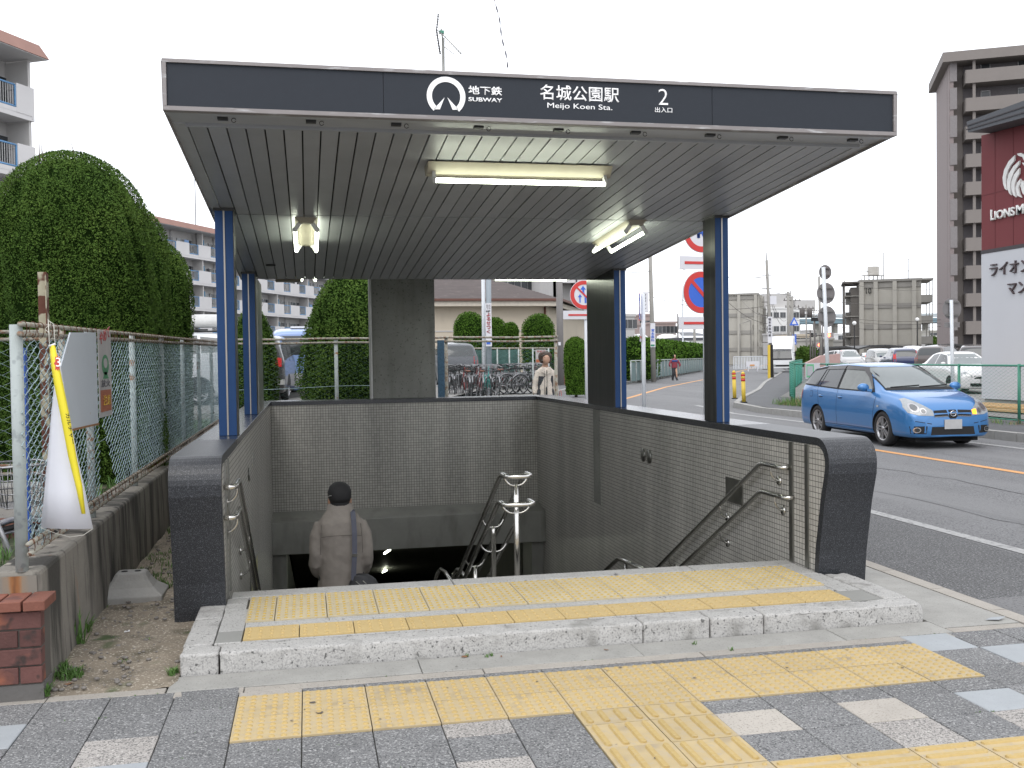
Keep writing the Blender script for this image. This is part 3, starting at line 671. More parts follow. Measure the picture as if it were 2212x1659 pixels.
# ================================================================== LAMPS, HANDRAILS
def fixture(label, c, alongx, L_, two, ztop):
    t = thing('light_fixture', label, 'light fixture', c, 'tube lamps under the canopy')
    q = MB(); w = .11; zc = ztop
    if alongx:
        q.prism([(-w, 0), (w, 0), (.05, -.07), (-.05, -.07)], 0, -L_/2, L_/2)
    else:
        q.prism([(-w, 0), (w, 0), (.05, -.07), (-.05, -.07)], 1, -L_/2, L_/2)
    q.v = [(v[0]+c[0], v[1]+c[1], v[2]+c[2]) for v in q.v]; q.build('housing', G_cream, t)
    offs = (-.088, .088) if two else (-.088,)
    for o_ in offs:
        q = MB(); zz_ = c[2]-.118; a = L_/2-.05
        P0, P1 = ((-a, o_), (a, o_)) if alongx else ((o_, -a), (o_, a))
        q.tube([(c[0]+P0[0], c[1]+P0[1], zz_), (c[0]+P1[0], c[1]+P1[1], zz_)], .0155, 10); q.build('fluorescent_tube', G_tube, t)
        for e in (-1, 1):
            q = MB(); px_, py_ = (e*(a+.008), o_) if alongx else (o_, e*(a+.008))
            q.tube([(c[0]+px_*(.995), c[1]+py_*(.995) if alongx else c[1]+py_-e*.012, zz_), (c[0]+px_, c[1]+py_, zz_)], .021, 10)
            q.bar((c[0]+px_, c[1]+py_, zz_), (c[0]+px_*(1 if alongx else .3), c[1]+(py_ if not alongx else py_*.3), c[2]-.03), .02, .035); q.build('lamp_holder', G_fwhite, t)
    return t
fixture('long tube lamp lying crosswise near the front of the canopy ceiling', (1.41, 6.53, cz(6.53)-.004), True, 1.24, False, 0)
f2 = fixture('twin tube lamp on the left half of the canopy ceiling', (.015, 8.82, cz(8.82)+.025), False, 1.08, True, 0)
f3 = dup(f2, (2.80, 8.72, cz(8.72)+.025), label='twin tube lamp on the right half of the ceiling near a blue column')
f4 = dup(f2, (.05, 12.9, 2.79), label='twin tube lamp just beyond the rear edge of the ceiling, left of the pillar')
f5 = dup(f2, (2.95, 12.9, 2.775), label='twin tube lamp just beyond the rear edge of the ceiling, right of the pillar')
f5.rotation_euler = (0, 0, PI/2); f4.rotation_euler = (0, 0, .02)
q = MB(); q.box(-.36, -.05, 12.6, 12.8, 2.60, 2.73); tag(q.build('junction_box', G_cream), 'cream junction box hanging beyond the rear edge of the ceiling', 'junction box')
for f_ in (f2, f3): f_.rotation_euler = (-.0645, 0, 0)
for (y, z) in ((17.2, -1.72), (21.0, -2.86)):
    t = thing('passage_lamp', 'lit tube on the ceiling of the dark passage, ' + ('upper of the two' if y < 18 else 'lower one touching the top step'), 'lamp', (1.4, y, z), 'tube lamps in the passage')
    q = MB(); x = at(833 if y < 18 else 826, 1000, Y=y).x; q.bar((x, y-.62, z+.30), (x, y+.62, z), .14, .04); q.build('housing', G_black, t)
    q = MB(); q.tube([(x, y-.58, z+.03+.14), (x, y+.58, z+.03-.14)], .02, 8); q.build('fluorescent_tube', mat('passage_tube', (1, 1, 1), .5, emit=(.95, 1, .8, 9)), t)
def smooth(P, n=4):
    P = [Vector(p) for p in P]
    for _ in range(n and 2):
        Q = [P[0]]
        for a, b in zip(P, P[1:]): Q += [a.lerp(b, .25), a.lerp(b, .75)]
        Q.append(P[-1]); P = Q
    return P
SL = -.547
def wall_rail(xw, s, y0, zs, label, ystart):
    t = thing('handrail', label, 'handrail', (xw-s*.07, y0, 0), 'stairwell handrails')
    x = xw-s*.07
    for z, ys in zip(zs, ystart):
        yb = y0+.36
        p = [(xw-s*.012, ys, z), (x, ys, z), (x, ys+.14, z), (x, yb, z)]
        P_ = [Vector((xw-s*.01, ys+.02, z)), Vector((xw-s*.04, ys, z)), Vector((x, ys+.03, z)), Vector((x, ys+.09, z)), Vector((x, yb-.04, z)), Vector((x, yb+.02, z-.012)), Vector((x, yb+.07, z-.04)), Vector((x, 13.6, z+SL*(13.6-yb)))]
        q = MB(); q.tube(P_, .0185, 12); q.build('rail', G_steel, t)
        for yy_ in (ys+.17, 7.7, 8.9, 10.1, 11.3, 12.5):
            zr = z if yy_ < yb else z+SL*(yy_-yb)
            q = MB(); q.tube(smooth([(x, yy_, zr-.02), (x, yy_, zr-.07), (x+s*.035, yy_, zr-.11), (xw-s*.006, yy_, zr-.115)]), .008, 8)
            q.tube([(xw-s*.002, yy_, zr-.115), (xw-s*.012, yy_, zr-.115)], .035, 16); q.build('bracket', G_steel, t)
    return t
wall_rail(3.40, 1, 6.58, (.79, .58), 'double steel handrail along the right mosaic wall', (6.60, 6.54))
wall_rail(-.52, -1, 6.38, (.83, .645), 'double steel handrail along the left mosaic wall', (6.36, 6.33))
t = thing('handrail', 'double steel centre handrail on posts with curved hoops at its head', 'handrail', (1.46, 6.9, -.05), 'stairwell handrails')
for z, w, ys in ((.765, .088, 6.93), (.565, .108, 6.93)):
    arc = [(1.46+w*math.cos(a)*(1 if abs(math.cos(a)) < .99 else 1), ys-.055*math.sin(a)-.0, z) for a in np.linspace(PI, 0, 13)]
    L_ = [Vector((1.46-w, 13.6, z+SL*(13.6-7.1))), Vector((1.46-w, 7.16, z-.032)), Vector((1.46-w, 7.08, z-.004)), Vector((1.46-w, 7.02, z))]
    R_ = [Vector((1.46+w, p.y, p.z)) for p in L_[::-1]]
    q = MB(); q.tube(L_+[Vector(a) for a in arc]+R_, .0185, 12); q.build('rail', G_steel, t)
k = 0
for yp in (7.0, 7.93, 8.86, 9.79, 10.72, 11.65, 12.58):
    zt = .765+SL*max(0, yp-7.1); zl = .565+SL*max(0, yp-7.1); kk = int((yp-6.64)/.3)+1; zb = ZP-.164*kk
    q = MB(); q.tube([(1.46, yp, zb), (1.46, yp, zt-.16)], .021, 12); q.tube([(1.46, yp, zt-.16), (1.46, yp, zt-.07)], [.021, .012], 12); q.build('post', G_steel, t)
    for z, w in ((zt, .088), (zl, .108)):
        q = MB(); q.tube(smooth([(1.46-w, yp, z-.012), (1.46-w*.8, yp, z-.05), (1.46-w*.45, yp, z-.075), (1.46, yp, z-.078), (1.46+w*.45, yp, z-.075), (1.46+w*.8, yp, z-.05), (1.46+w, yp, z-.012)]), .0075, 8); q.build('bracket', G_steel, t)
    q = MB(); q.tube([(1.46, yp, zb), (1.46, yp, zb+.006)], .05, 14); q.build('base_plate', G_steel, t)
t = thing('handrail', 'short bent handrail end low down beside the right mosaic wall', 'handrail', (2.9, 10, -1), 'stairwell handrails')
def seen(px, py, Y): return at(px, py, Y=Y)
q = MB(); q.tube([seen(1390, 1230, 8.6), seen(1336, 1206, 9.6), seen(1300, 1240, 10.0)], .022, 10); q.tube([seen(1352, 1260, 9.0), seen(1352, 1216, 9.3)], .018, 8); q.build('rail', G_steel, t)
t = thing('handrail', 'pair of short rail ends at the landing, left of the centre handrail', 'handrail', (1.9, 12.5, -2), 'stairwell handrails')
for x_ in (0, 36):
    q = MB(); q.tube([seen(938+x_, 1262, 12.5), seen(944+x_, 1240, 12.5), seen(952+x_, 1230, 12.4), seen(962+x_, 1236, 12.2), seen(985+x_, 1275, 11.6)], .024, 10); q.build('rail', G_steel, t)

# ================================================================== PEOPLE
def fuse(mb, name, mt, parent, voxel=.012, it=6, tex=0.):
    me = mb.mesh(name, mt); o = link(name, me)
    r = o.modifiers.new('r', 'REMESH'); r.mode = 'VOXEL'; r.voxel_size = voxel; r.use_smooth_shade = True
    s_ = o.modifiers.new('s', 'SMOOTH'); s_.iterations = it; s_.factor = .5
    if tex:
        tx_ = bpy.data.textures.new('fold', 'CLOUDS'); tx_.noise_scale = .09; d = o.modifiers.new('d', 'DISPLACE'); d.texture = tx_; d.strength = tex; d.mid_level = .5
        s2 = o.modifiers.new('s2', 'SMOOTH'); s2.iterations = 2
    dg = bpy.context.evaluated_depsgraph_get(); m2 = bpy.data.meshes.new_from_object(o.evaluated_get(dg), depsgraph=dg); m2.name = name
    bpy.data.objects.remove(o)
    m2.materials.clear(); [m2.materials.append(x) for x in (mt if isinstance(mt, list) else [mt])]
    for p in m2.polygons: p.use_smooth = True
    return link(name, m2, parent)
def rings(b, R, n=24, mi=0):
    """R: list of (cx,cy,z,rx,ry)"""
    vs = []; fs = []
    for (cx, cy, z, rx, ry) in R:
        for k in range(n):
            t = 2*PI*k/n; e = 2.4; c, s = math.cos(t), math.sin(t)
            vs.append((cx+rx*math.copysign(abs(c)**(2/e), c), cy+ry*math.copysign(abs(s)**(2/e), s), z))
    m = len(R)
    for i in range(m-1):
        for k in range(n): k2 = (k+1) % n; fs.append((i*n+k, i*n+k2, (i+1)*n+k2, (i+1)*n+k))
    fs += [tuple(reversed(range(n))), tuple(range((m-1)*n, m*n))]
    b.add(vs, fs, mi, True)
G_skin = mat('skin', (.42, .25, .17), .55, var=.06)
G_trou = mat('trousers_dark', (.035, .036, .042), .85)
G_shoe = mat('shoe_black', (.02, .02, .02), .5)
def limb(b, pts, rr, n=12): b.tube(pts, rr, n)
def body_parts(t, h, stride=.12, voxel=.012, lod=1):
    """skin body (one continuous mesh), facing +y, feet at z=0; returns scale"""
    s = h/1.7; b = MB()
    rings(b, [(0, 0, .86*s, .15*s, .10*s), (0, 0, 1.0*s, .14*s, .09*s), (0, -.005, 1.2*s, .16*s, .10*s), (0, -.01, 1.36*s, .17*s, .095*s), (0, -.005, 1.43*s, .09*s, .065*s), (0, .01, 1.47*s, .055*s, .06*s), (0, .025, 1.53*s, .055*s, .06*s)], 16)
    b.sphere((0, .05*s, 1.60*s), .115*s, 16, 12, 0, (.76, .92, 1.05))
    b.sphere((0, .15*s, 1.585*s), .016*s, 8, 6, 0, (.8, 1.1, 1.3))                      # nose
    for e in (-1, 1): b.sphere((e*.094*s, .04*s, 1.575*s), .026*s, 10, 8, 0, (.5, .8, 1.35))   # ears
    for e, dy in ((-1, stride), (1, -stride*.5)):
        limb(b, [(e*.085*s, 0, .92*s), (e*.095*s, .03+dy*.6, .5*s), (e*.095*s, dy-.02, .10*s)], [.085*s, .058*s, .042*s])
    return b, s
def shoes(t, s, stride):
    for e, dy in ((-1, stride), (1, -stride*.5)):
        q = MB(); q.sphere((e*.1*s, dy+.05, .045*s), .05*s, 12, 8, 0, (.95, 2.6, .95)); q.box(e*.1*s-.045*s, e*.1*s+.045*s, dy-.07, dy+.165, 0, .03*s); o = q.build('shoe', G_shoe, t)
def hand(b, c, d, s):
    """palm, four unequal bent fingers and a thumb"""
    c = Vector(c); d = Vector(d).normalized(); side = d.cross(Vector((0, 0, 1))); side = side.normalized() if side.length > .1 else Vector((1, 0, 0)); up = side.cross(d)
    b.sphere(c+d*.035*s, .042*s, 10, 8, 0, (.8, .8, 1.0))
    for i, L_ in enumerate((.062, .072, .068, .052)):
        o = c+side*(i-1.5)*.019*s+d*.06*s; b.tube([o, o+d*L_*.55*s-up*.004, o+d*L_*.9*s-up*.028*s], [.0095*s, .009*s, .007*s], 7)
    o = c+side*-.035*s+d*.02*s; b.tube([o, o-side*.022*s+d*.03*s, o-side*.02*s+d*.055*s-up*.01], [.011*s, .010*s, .008*s], 7)
def at_place(t, loc, rot):
    t.location = loc; t.rotation_euler = (0, 0, rot)

# --- man going down the stairs
t = thing('person', 'man in black cap and grey-brown jacket seen from behind on the stairs, dark shoulder bag', 'person')
G_jack = mat('jacket_taupe', (.24, .215, .19), .85, var=.12, vs_=7, bump=.45, bs=9)
st = .14
b, s = body_parts(t, 1.70, st)
hand(b, (-.16, .20, .93), (.5, .7, -.4), 1); hand(b, (.16, .20, .93), (-.5, .7, -.4), 1)
fuse(b, 'body', G_skin, t, .011, 3)
q = MB()
for e, dy in ((-1, st), (1, -st*.5)): limb(q, [(e*.085, 0, .95), (e*.095, .03+dy*.6, .5), (e*.095, dy-.02, .07)], [.115, .092, .088])
rings(q, [(0, 0, .78, .18, .12), (0, 0, 1.0, .175, .115)]); fuse(q, 'trousers', G_trou, t, .014, 4)
shoes(t, 1, st)
q = MB()
rings(q, [(0, .0, .70, .205, .155), (0, 0, .80, .205, .155), (0, 0, .95, .192, .148), (0, -.005, 1.10, .188, .142), (0, -.015, 1.24, .195, .138), (0, -.02, 1.34, .205, .132), (0, -.02, 1.41, .195, .122), (0, -.01, 1.465, .155, .108), (0, .0, 1.505, .11, .095), (0, .005, 1.525, .092, .088)], 28)
for e in (-1, 1):
    limb(q, [(e*.160, -.01, 1.395), (e*.200, -.02, 1.29), (e*.212, -.035, 1.14), (e*.222, -.02, 1.05), (e*.202, .08, .96), (e*.165, .175, .92)], [.064, .068, .064, .060, .054, .050], 14)
jk = fuse(q, 'jacket', G_jack, t, .010, 5, .020)
q = MB()   # stand-up collar, folded
for (r0, z0), (r1, z1) in (((.112, 1.49), (.084, 1.56)),):
    n = 28; v = []
    for (r, z) in ((r0+.014, z0-.02), (r1+.016, z1-.004), (r1+.006, z1+.004), (r1-.002, z1-.02)):
        for k in range(n): a = 2*PI*k/n; v.append((r*math.cos(a)*1.04, r*math.sin(a)*.98-.004+(z-1.42)*.35, z-.018*max(0, math.sin(a))))
    q.add(v, [(i*n+k, i*n+(k+1) % n, (i+1)*n+(k+1) % n, (i+1)*n+k) for i in range(3) for k in range(n)], 0, True)
q.build('collar', G_jack, jk)
q = MB(); q.tube([(-.17, -.155, 1.30), (-.1, -.163, 1.308), (0, -.166, 1.31), (.1, -.163, 1.308), (.17, -.155, 1.30)], .0022, 6)
for e in (-1, 1): q.tube([(e*.165, -.12, 1.40), (e*.176, -.145, 1.28), (e*.178, -.14, 1.15)], .0022, 6)
q.build('seam', mat('seam_dark', (.08, .07, .06), .9), jk)
q = MB(); rings(q, [(0, .045, 1.575, .088, .108), (0, .045, 1.61, .100, .118), (0, .05, 1.66, .103, .120), (0, .055, 1.705, .088, .105), (0, .06, 1.735, .052, .068), (0, .06, 1.745, .014, .02)], 24)
q.prism([(-.07, .12), (.07, .12), (.055, .20), (0, .225), (-.055, .20)], 2, 1.602, 1.612)
cp_ = q.build('cap', mat('cap_black', (.012, .012, .013), .75), t)
q = MB(); q.tube([(-.099, .0, 1.628), (-.090, -.027, 1.636), (-.076, -.045, 1.640)], .004, 6); q.build('cap_strap', G_blk, cp_)
q = MB(); rings(q, [(0, .035, 1.50, .060, .066), (0, .035, 1.54, .080, .092), (0, .04, 1.59, .089, .104)], 20); q.build('hair', G_black, t)
G_strap = mat('strap_slate', (.09, .095, .125), .8)
G_bag = mat('bag_black', (.022, .023, .027), .55, bump=.3, bs=30)
t2 = thing('shoulder_bag', 'dark shoulder bag with slate strap on the hip of the man in the cap', 'bag')
q = MB(); SP_ = [(.100, -.04, 1.505), (.103, -.09, 1.495), (.105, -.145, 1.44), (.108, -.174, 1.33), (.107, -.178, 1.15), (.100, -.176, 1.05), (.095, -.178, .98), (.095, -.185, .92)]
for a, c in zip(SP_, SP_[1:]): q.bar(a, c, .042, .004, up=(0, 1, 0))
q.build('strap', G_strap, t2)
q = MB(); q.box(.082, .130, -.187, -.180, 1.125, 1.15); q.build('buckle', G_steel, t2)
q = MB(); rings(q, [(.19, -.13, .72, .12, .07), (.185, -.14, .78, .15, .085), (.18, -.15, .86, .14, .075), (.175, -.155, .92, .11, .05), (.15, -.16, .97, .06, .03)], 20)
o = fuse(q, 'bag_body', G_bag, t2, .010, 3, .012)
q = MB(); q.tube([(.17, -.215, .92), (.23, -.20, .86), (.28, -.17, .79)], .005, 6); q.tube([(.11, -.22, .92), (.19, -.235, .85), (.25, -.225, .76)], .004, 6); q.build('zip', G_steeld, t2)
for o in (t, t2): at_place(o, (.262, 8.78, -1.202), .02)

# --- woman in a pale coat beyond the rear fence
t = thing('person', 'woman with short brown hair and open cream coat behind the rear wire fence', 'person')
G_coat = mat('coat_cream', (.58, .52, .45), .85, var=.08, bump=.2, bs=15)
b, s = body_parts(t, 1.60, .08); hand(b, (-.215, .03, .80), (0, .1, -1), .9); hand(b, (.215, .03, .80), (0, .1, -1), .9); fuse(b, 'body', G_skin, t, .013, 3)
q = MB()
for e, dy in ((-1, .08), (1, -.04)): limb(q, [(e*.08, 0, .9), (e*.085, .03, .45), (e*.085, dy-.02, .07)], [.10, .078, .065])
rings(q, [(0, 0, .74, .15, .11), (0, 0, .95, .155, .11), (0, 0, 1.2, .16, .115)]); fuse(q, 'trousers', G_trou, t, .016, 4); shoes(t, .9, .08)
q = MB(); rings(q, [(0, 0, .66, .165, .13), (0, 0, .9, .15, .12), (0, 0, 1.1, .145, .115), (0, 0, 1.24, .16, .115), (0, 0, 1.31, .145, .095), (0, .0, 1.355, .08, .07)], 24)
for e in (-1, 1): limb(q, [(e*.135, 0, 1.28), (e*.19, 0, 1.1), (e*.212, -.01, .97), (e*.215, .02, .84)], [.052, .050, .048, .045], 12)
ck = fuse(q, 'coat', G_coat, t, .012, 4, .01)
q = MB(); q.hexa([(-.012, .12, .66), (.045, .12, .66), (.045, .165, .66), (-.012, .165, .66), (-.004, .11, .97), (.012, .11, .97), (.012, .148, .97), (-.004, .148, .97)]); q.tube([(0, .143, .97), (-.005, .142, 1.1), (0, .135, 1.3)], .005, 6); q.tube([(.05, .145, .8), (.045, .143, 1.1), (.05, .137, 1.28)], .004, 6); q.build('coat_opening', G_black, ck)
q = MB(); q.prism([(-.11, 1.27), (-.01, 1.20), (-.02, 1.30), (-.08, 1.36)], 1, .118, .138); q.prism([(.11, 1.27), (.01, 1.20), (.02, 1.30), (.08, 1.36)], 1, .118, .138); q.build('collar', G_coat, ck)
q = MB(); rings(q, [(0, .01, 1.43, .095, .085), (0, .005, 1.50, .125, .115), (0, .015, 1.57, .128, .125), (0, .02, 1.63, .10, .10), (0, .02, 1.655, .03, .03)], 20)
G_hair = mat('hair_brown', (.05, .028, .018), .7, bump=.6, bs=40)
hr = fuse(q, 'hair', G_hair, t, .012, 2, .03)
# face: eyes, brows, mouth
q = MB()
for e in (-1, 1): q.sphere((e*.032, .142, 1.515), .009, 8, 6, 0, (1.3, .6, .7)); q.tube([(e*.018, .148, 1.535), (e*.034, .15, 1.54), (e*.05, .140, 1.535)], .003, 5)
q.tube([(-.022, .140, 1.455), (0, .145, 1.452), (.022, .140, 1.455)], .004, 5); q.build('face_marks', mat('face_dark', (.10, .05, .045), .6), t)
q = MB(); q.sphere((0, .115, 1.50), .072, 14, 10, 0, (.98, .62, 1.25)); q.build('face', G_skin, t)
pw_ = at(1177, 770, Y=18.7); at_place(t, (pw_.x, 18.7, .09), PI)
q = MB(); q.box(pw_.x+.27, pw_.x+.32, 18.55, 18.8, .55, .86); q.tube(smooth([(pw_.x+.295, 18.6, .86), (pw_.x+.3, 18.64, .98), (pw_.x+.3, 18.74, .98), (pw_.x+.295, 18.77, .86)]), .006, 6)
tag(q.build('handbag', mat('handbag_red', (.35, .07, .06), .5)), 'small red handbag held by the woman in the cream coat', 'bag')

# --- far walker on the footway
t = thing('person', 'distant walker in red and blue jacket with dark trousers on the far footway', 'person')
b, s = body_parts(t, 1.62, .18, .02); hand(b, (-.3, .05, .85), (0, .2, -1), 1); hand(b, (.3, .05, .85), (0, .2, -1), 1); fuse(b, 'body', G_skin, t, .02, 3)
q = MB()
for e, dy in ((-1, .18), (1, -.09)): limb(q, [(e*.08, 0, .9), (e*.085, .03, .45), (e*.085, dy-.02, .07)], [.11, .085, .07])
rings(q, [(0, 0, .74, .16, .12), (0, 0, .95, .165, .12)]); fuse(q, 'trousers', G_trou, t, .022, 4); shoes(t, .95, .18)
q = MB(); rings(q, [(0, 0, .8, .2, .14), (0, 0, 1.1, .2, .14), (0, 0, 1.28, .21, .14), (0, 0, 1.38, .12, .09)], 20)
for e in (-1, 1): limb(q, [(e*.17, 0, 1.3), (e*.30, .02, 1.12), (e*.36, .06, .98), (e*.3, .07, .88)], [.07, .07, .065, .055], 12)
jk2 = fuse(q, 'jacket', mat('jacket_red', (.20, .03, .045), .7), t, .02, 3)
q = MB(); rings(q, [(0, 0, 1.17, .212, .152), (0, 0, 1.3, .218, .15)], 20); q.build('jacket_yoke', mat('jacket_blue', (.03, .06, .20), .7), jk2)
q = MB(); q.sphere((0, .03, 1.60*.955), .11, 12, 8); q.build('hair', G_black, t)
pf = at(1457, 812, Y=60); at_place(t, (pf.x, 60, .127), PI)
# ================================================================== LEFT SIDE: dirt strip, low wall, wire fences, banner
def terrain(name, x0, x1, y0, y1, z, m, nx, ny, amp=.02, sc=3., edge=None):
    b = MB(); vs = []
    from mathutils import noise
    for j in range(ny+1):
        for i in range(nx+1):
            x = x0+(x1-x0)*i/nx; y = y0+(y1-y0)*j/ny; h_ = z(x, y) if callable(z) else z
            vs.append((x, y, h_+amp*noise.noise((x*sc, y*sc, 1.7))+amp*.35*noise.noise((x*sc*4, y*sc*4, 5))))
    b.add(vs, [(j*(nx+1)+i, j*(nx+1)+i+1, (j+1)*(nx+1)+i+1, (j+1)*(nx+1)+i) for j in range(ny) for i in range(nx)], 0, True)
    return b.build(name, m, kind='structure')
terrain('dirt', -1.32, -.665, 5.127, 6.5, lambda x, y: -.006+.05*min(1, (y-5.1)/2), G_dirt, 22, 44, .022)
terrain('dirt', -1.32, -.80, 6.5, 17.3, lambda x, y: -.006+.05*min(1, (y-5.1)/2), G_dirt, 14, 150, .022)
# pebbles and litter
G_peb = mat('pebble', (.27, .25, .23), .85, var=.2, rnd=.4)
b = MB()
for i in range(700):
    x = random.uniform(-1.27, -.84) if random.random() < .8 else random.uniform(-1.27, -.70); y = 5.2+10*random.random()**1.8
    if x > -.82 and y > 5.8: continue
    r = random.choice((.002, .003, .003, .004, .005, .007, .012)); zz_ = .0+.05*min(1, (y-5.1)/2)
    b.sphere((x, y, zz_+r*.2), r, 6, 4, 0, (1.3, 1, .7))
b.build('pebbles', G_peb, kind='stuff')
# weeds: tufts of blades
G_weed = mat('weed', (.075, .16, .03), .7, var=.3, vs_=30, rnd=.2)
G_dry = mat('dry_grass', (.30, .24, .13), .8, var=.3, vs_=30)
def tuft(b, x, y, z, n, r, h, mi=0):
    for _ in range(n):
        a = random.uniform(0, 2*PI); d = r*math.sqrt(random.random()); px_, py_ = x+d*math.cos(a), y+d*math.sin(a); hh = h*random.uniform(.4, 1.1); w = min(.0045, h*.03+.001)
        l = random.uniform(.2, 1.1)*hh; a2 = random.uniform(0, 2*PI); tx_, ty_ = px_+l*math.cos(a2), py_+l*math.sin(a2); s_ = Vector((-math.sin(a2), math.cos(a2), 0))*w
        m0 = Vector((px_, py_, z)); m1 = Vector((px_*.6+tx_*.4, py_*.6+ty_*.4, z+hh*.7)); m2_ = Vector((tx_, ty_, z+hh))
        b.add([m0-s_, m0+s_, m1+s_, m1-s_, m2_], [(0, 1, 2, 3), (3, 2, 4)], mi)
b = MB()
spots = []
for px_, py_, n, r, h in ((170, 1400, 26, .03, .20), (188, 1372, 20, .03, .12), (215, 1322, 30, .05, .05), (150, 1465, 160, .07, .05), (95, 1478, 60, .05, .045), (100, 1505, 60, .02, .06), (122, 1450, 110, .06, .05), (372, 1462, 50, .02, .045), (380, 1455, 40, .02, .035), (262, 1390, 40, .04, .02), (318, 1388, 40, .03, .025), (400, 1340, 40, .04, .04), (230, 1352, 40, .04, .03), (35, 1488, 40, .02, .05), (265, 1430, 20, .04, .015), (345, 1410, 20, .03, .015), (190, 1340, 40, .03, .06), (425, 1318, 30, .02, .04)):
    p = at(px_, py_, Z=.0); spots.append((p.x, p.y)); tuft(b, p.x, p.y, .005, n, r, h)
for i in range(260):
    y = 7.2+9*random.random()**1.3; x = random.uniform(-1.28, -.84); tuft(b, x, y, .04, 14, .06, random.uniform(.02, .07))
for px_, py_ in ((1008, 1419), (1052, 1420), (1062, 1417), (1500, 1392), (1580, 1406)):
    p = at(px_, py_, Z=0); tuft(b, p.x, p.y, 0, 16, .012, .02)
for i in range(70):     # moss and weeds in the paving joints
    r_ = random.choice(rows[:6]); x = random.uniform(-1.6, 3.9); tuft(b, x, r_+random.uniform(-.002, .002), -.006, 7, .006, .010)
b.build('weeds', G_weed, kind='stuff')
# dead leaves
G_leaf = mat('dead_leaf', (.20, .10, .05), .8, var=.3, vs_=50)
for i, (px_, py_, s_) in enumerate(((1003, 1419, .02), (1083, 1418, .012), (1310, 1404, .015), (150, 1478, .03), (232, 1395, .025), (262, 1365, .02), (1900, 1345, .012))):
    p = at(px_, py_, Z=.004); b = MB(); v = [(-s_, 0, 0), (-s_*.3, s_*.5, s_*.25), (s_*.6, s_*.35, s_*.1), (s_, 0, s_*.3), (s_*.5, -s_*.4, 0), (-s_*.4, -s_*.45, s_*.12)]
    b.add(v, [(0, 5, 4, 3, 2, 1)]); o = b.build('dead_leaf', G_leaf); o.location = p; o.rotation_euler = (0, 0, i*1.3)
    tag(o, ['curled brown leaf at the foot of the middle of the white kerb', 'tiny brown leaf at the kerb foot near a green sprig', 'small leaf below the crack in the white kerb', 'brown leaf beside the brick pier in the weeds', 'leaf lying on the dirt strip near the low wall', 'leaf near the concrete sign base', 'tiny leaf at the right end of the white kerb'][i], 'leaf', 'fallen leaves')
for (px_, py_, r, m_, lb, ct) in ((268, 1365, .012, G_wpaint, 'tiny white cigarette end on the dirt strip', 'cigarette end'), (2150, 1337, .035, G_slabb, 'crumpled pale paper scrap beside the gutter at the right edge', 'paper scrap')):
    p = at(px_, py_, Z=.02 if r < .02 else .006); b = MB(); 
    if r < .02: b.tube([p, p+Vector((.03, .012, .002))], .005, 7)
    else: b.add([p+Vector((-r*2, 0, 0)), p+Vector((0, -r, .004)), p+Vector((r*2, 0, .012)), p+Vector((0, r, .002))], [(0, 1, 2, 3)])
    tag(b.build('litter', m_), lb, ct)
for (px_, py_, r) in ((676, 1515, .014), (691, 1537, .017), (660, 1530, .008), (630, 1554, .007), (986, 1438, .008), (1340, 1440, .009), (1500, 1462, .008), (1830, 1402, .008), (1420, 1634, .016), (1160, 1470, .007), (1700, 1440, .008), (1950, 1440, .008)):
    p = at(px_, py_, Z=.012); b = MB(); a0 = random.random()*6; b.add([(p.x+r*(1+.3*math.sin(3*k+a0))*math.cos(k), p.y+r*.8*math.sin(k), .0122 if 0 else .0085) for k in np.linspace(0, 2*PI, 10)[:-1]], [tuple(range(9))]); b.build('gum_spot', mat('gum', (.10, .085, .08), .8), pave)
# concrete fence-foot block
t = tag(None or thing('sign_base', 'grey concrete sign foot with two sockets lying on the dirt', 'concrete base', (-1.16, 7.0, .03)), 'grey concrete sign foot with two sockets lying on the dirt', 'concrete base')
q = MB(); R4 = lambda hx, hy, z, c: [(-hx+c, -hy, z), (hx-c, -hy, z), (hx, -hy+c, z), (hx, hy-c, z), (hx-c, hy, z), (-hx+c, hy, z), (-hx, hy-c, z), (-hx, -hy+c, z)]
lv = [R4(.215, .17, 0, .01), R4(.215, .17, .05, .01), R4(.20, .155, .062, .01), R4(.15, .115, .10, .02), R4(.115, .09, .145, .02), R4(.095, .075, .185, .02), R4(.088, .068, .192, .02)]
v = [p for r in lv for p in r]; f = [tuple(reversed(range(8)))]+[(i*8+k, i*8+(k+1) % 8, (i+1)*8+(k+1) % 8, (i+1)*8+k) for i in range(len(lv)-1) for k in range(8)]+[tuple(range(48, 56))]
q.add([(x-1.175, y+7.02, z+.02) for x, y, z in v], f); q.build('block', G_blk, t, bev=.006)
for dx in (-.045, .04): q = MB(); q.tube([(-1.175+dx, 7.02, .2115), (-1.175+dx, 7.02, .2145)], .021, 14); q.build('socket', G_black, t)
# low concrete wall under the fence, stained
G_lw = mat('low_wall_concrete', (.20, .185, .16), .85, var=.14, vs_=5, bump=.3, bs=70,
           streak=[((.045, .042, .036), 2.2, .50, .12, (1., 2.0, .35)), ((.042, .039, .034), 9, .54, .12, (1., 1.2, .16)), ((.30, .275, .235), 9, .62, .07, (1., 1.6, .09)), ((.26, .12, .045), 3.5, .66, .14, (3., 1.2, .5))])
t = thing('low_wall', 'low stained concrete wall carrying the wire fence left of the dirt strip', 'wall', (-1.42, 5.3, 0))
q = MB(); q.hexa([(-1.56, 5.262, -.1), (-1.292, 5.262, -.1), (-1.335, 17.6, -.1), (-1.55, 17.6, -.1), (-1.545, 5.275, .585), (-1.31, 5.275, .585), (-1.335, 17.6, .64), (-1.55, 17.6, .64)]); q.build('wall_body', G_lw, t, bev=.022)
q = MB()
n = 9
G_rs = mat('rust_run', (.26, .11, .03), .8, var=.4, vs_=14, spk=[((.36, .24, .15), 10, .55, .12)])
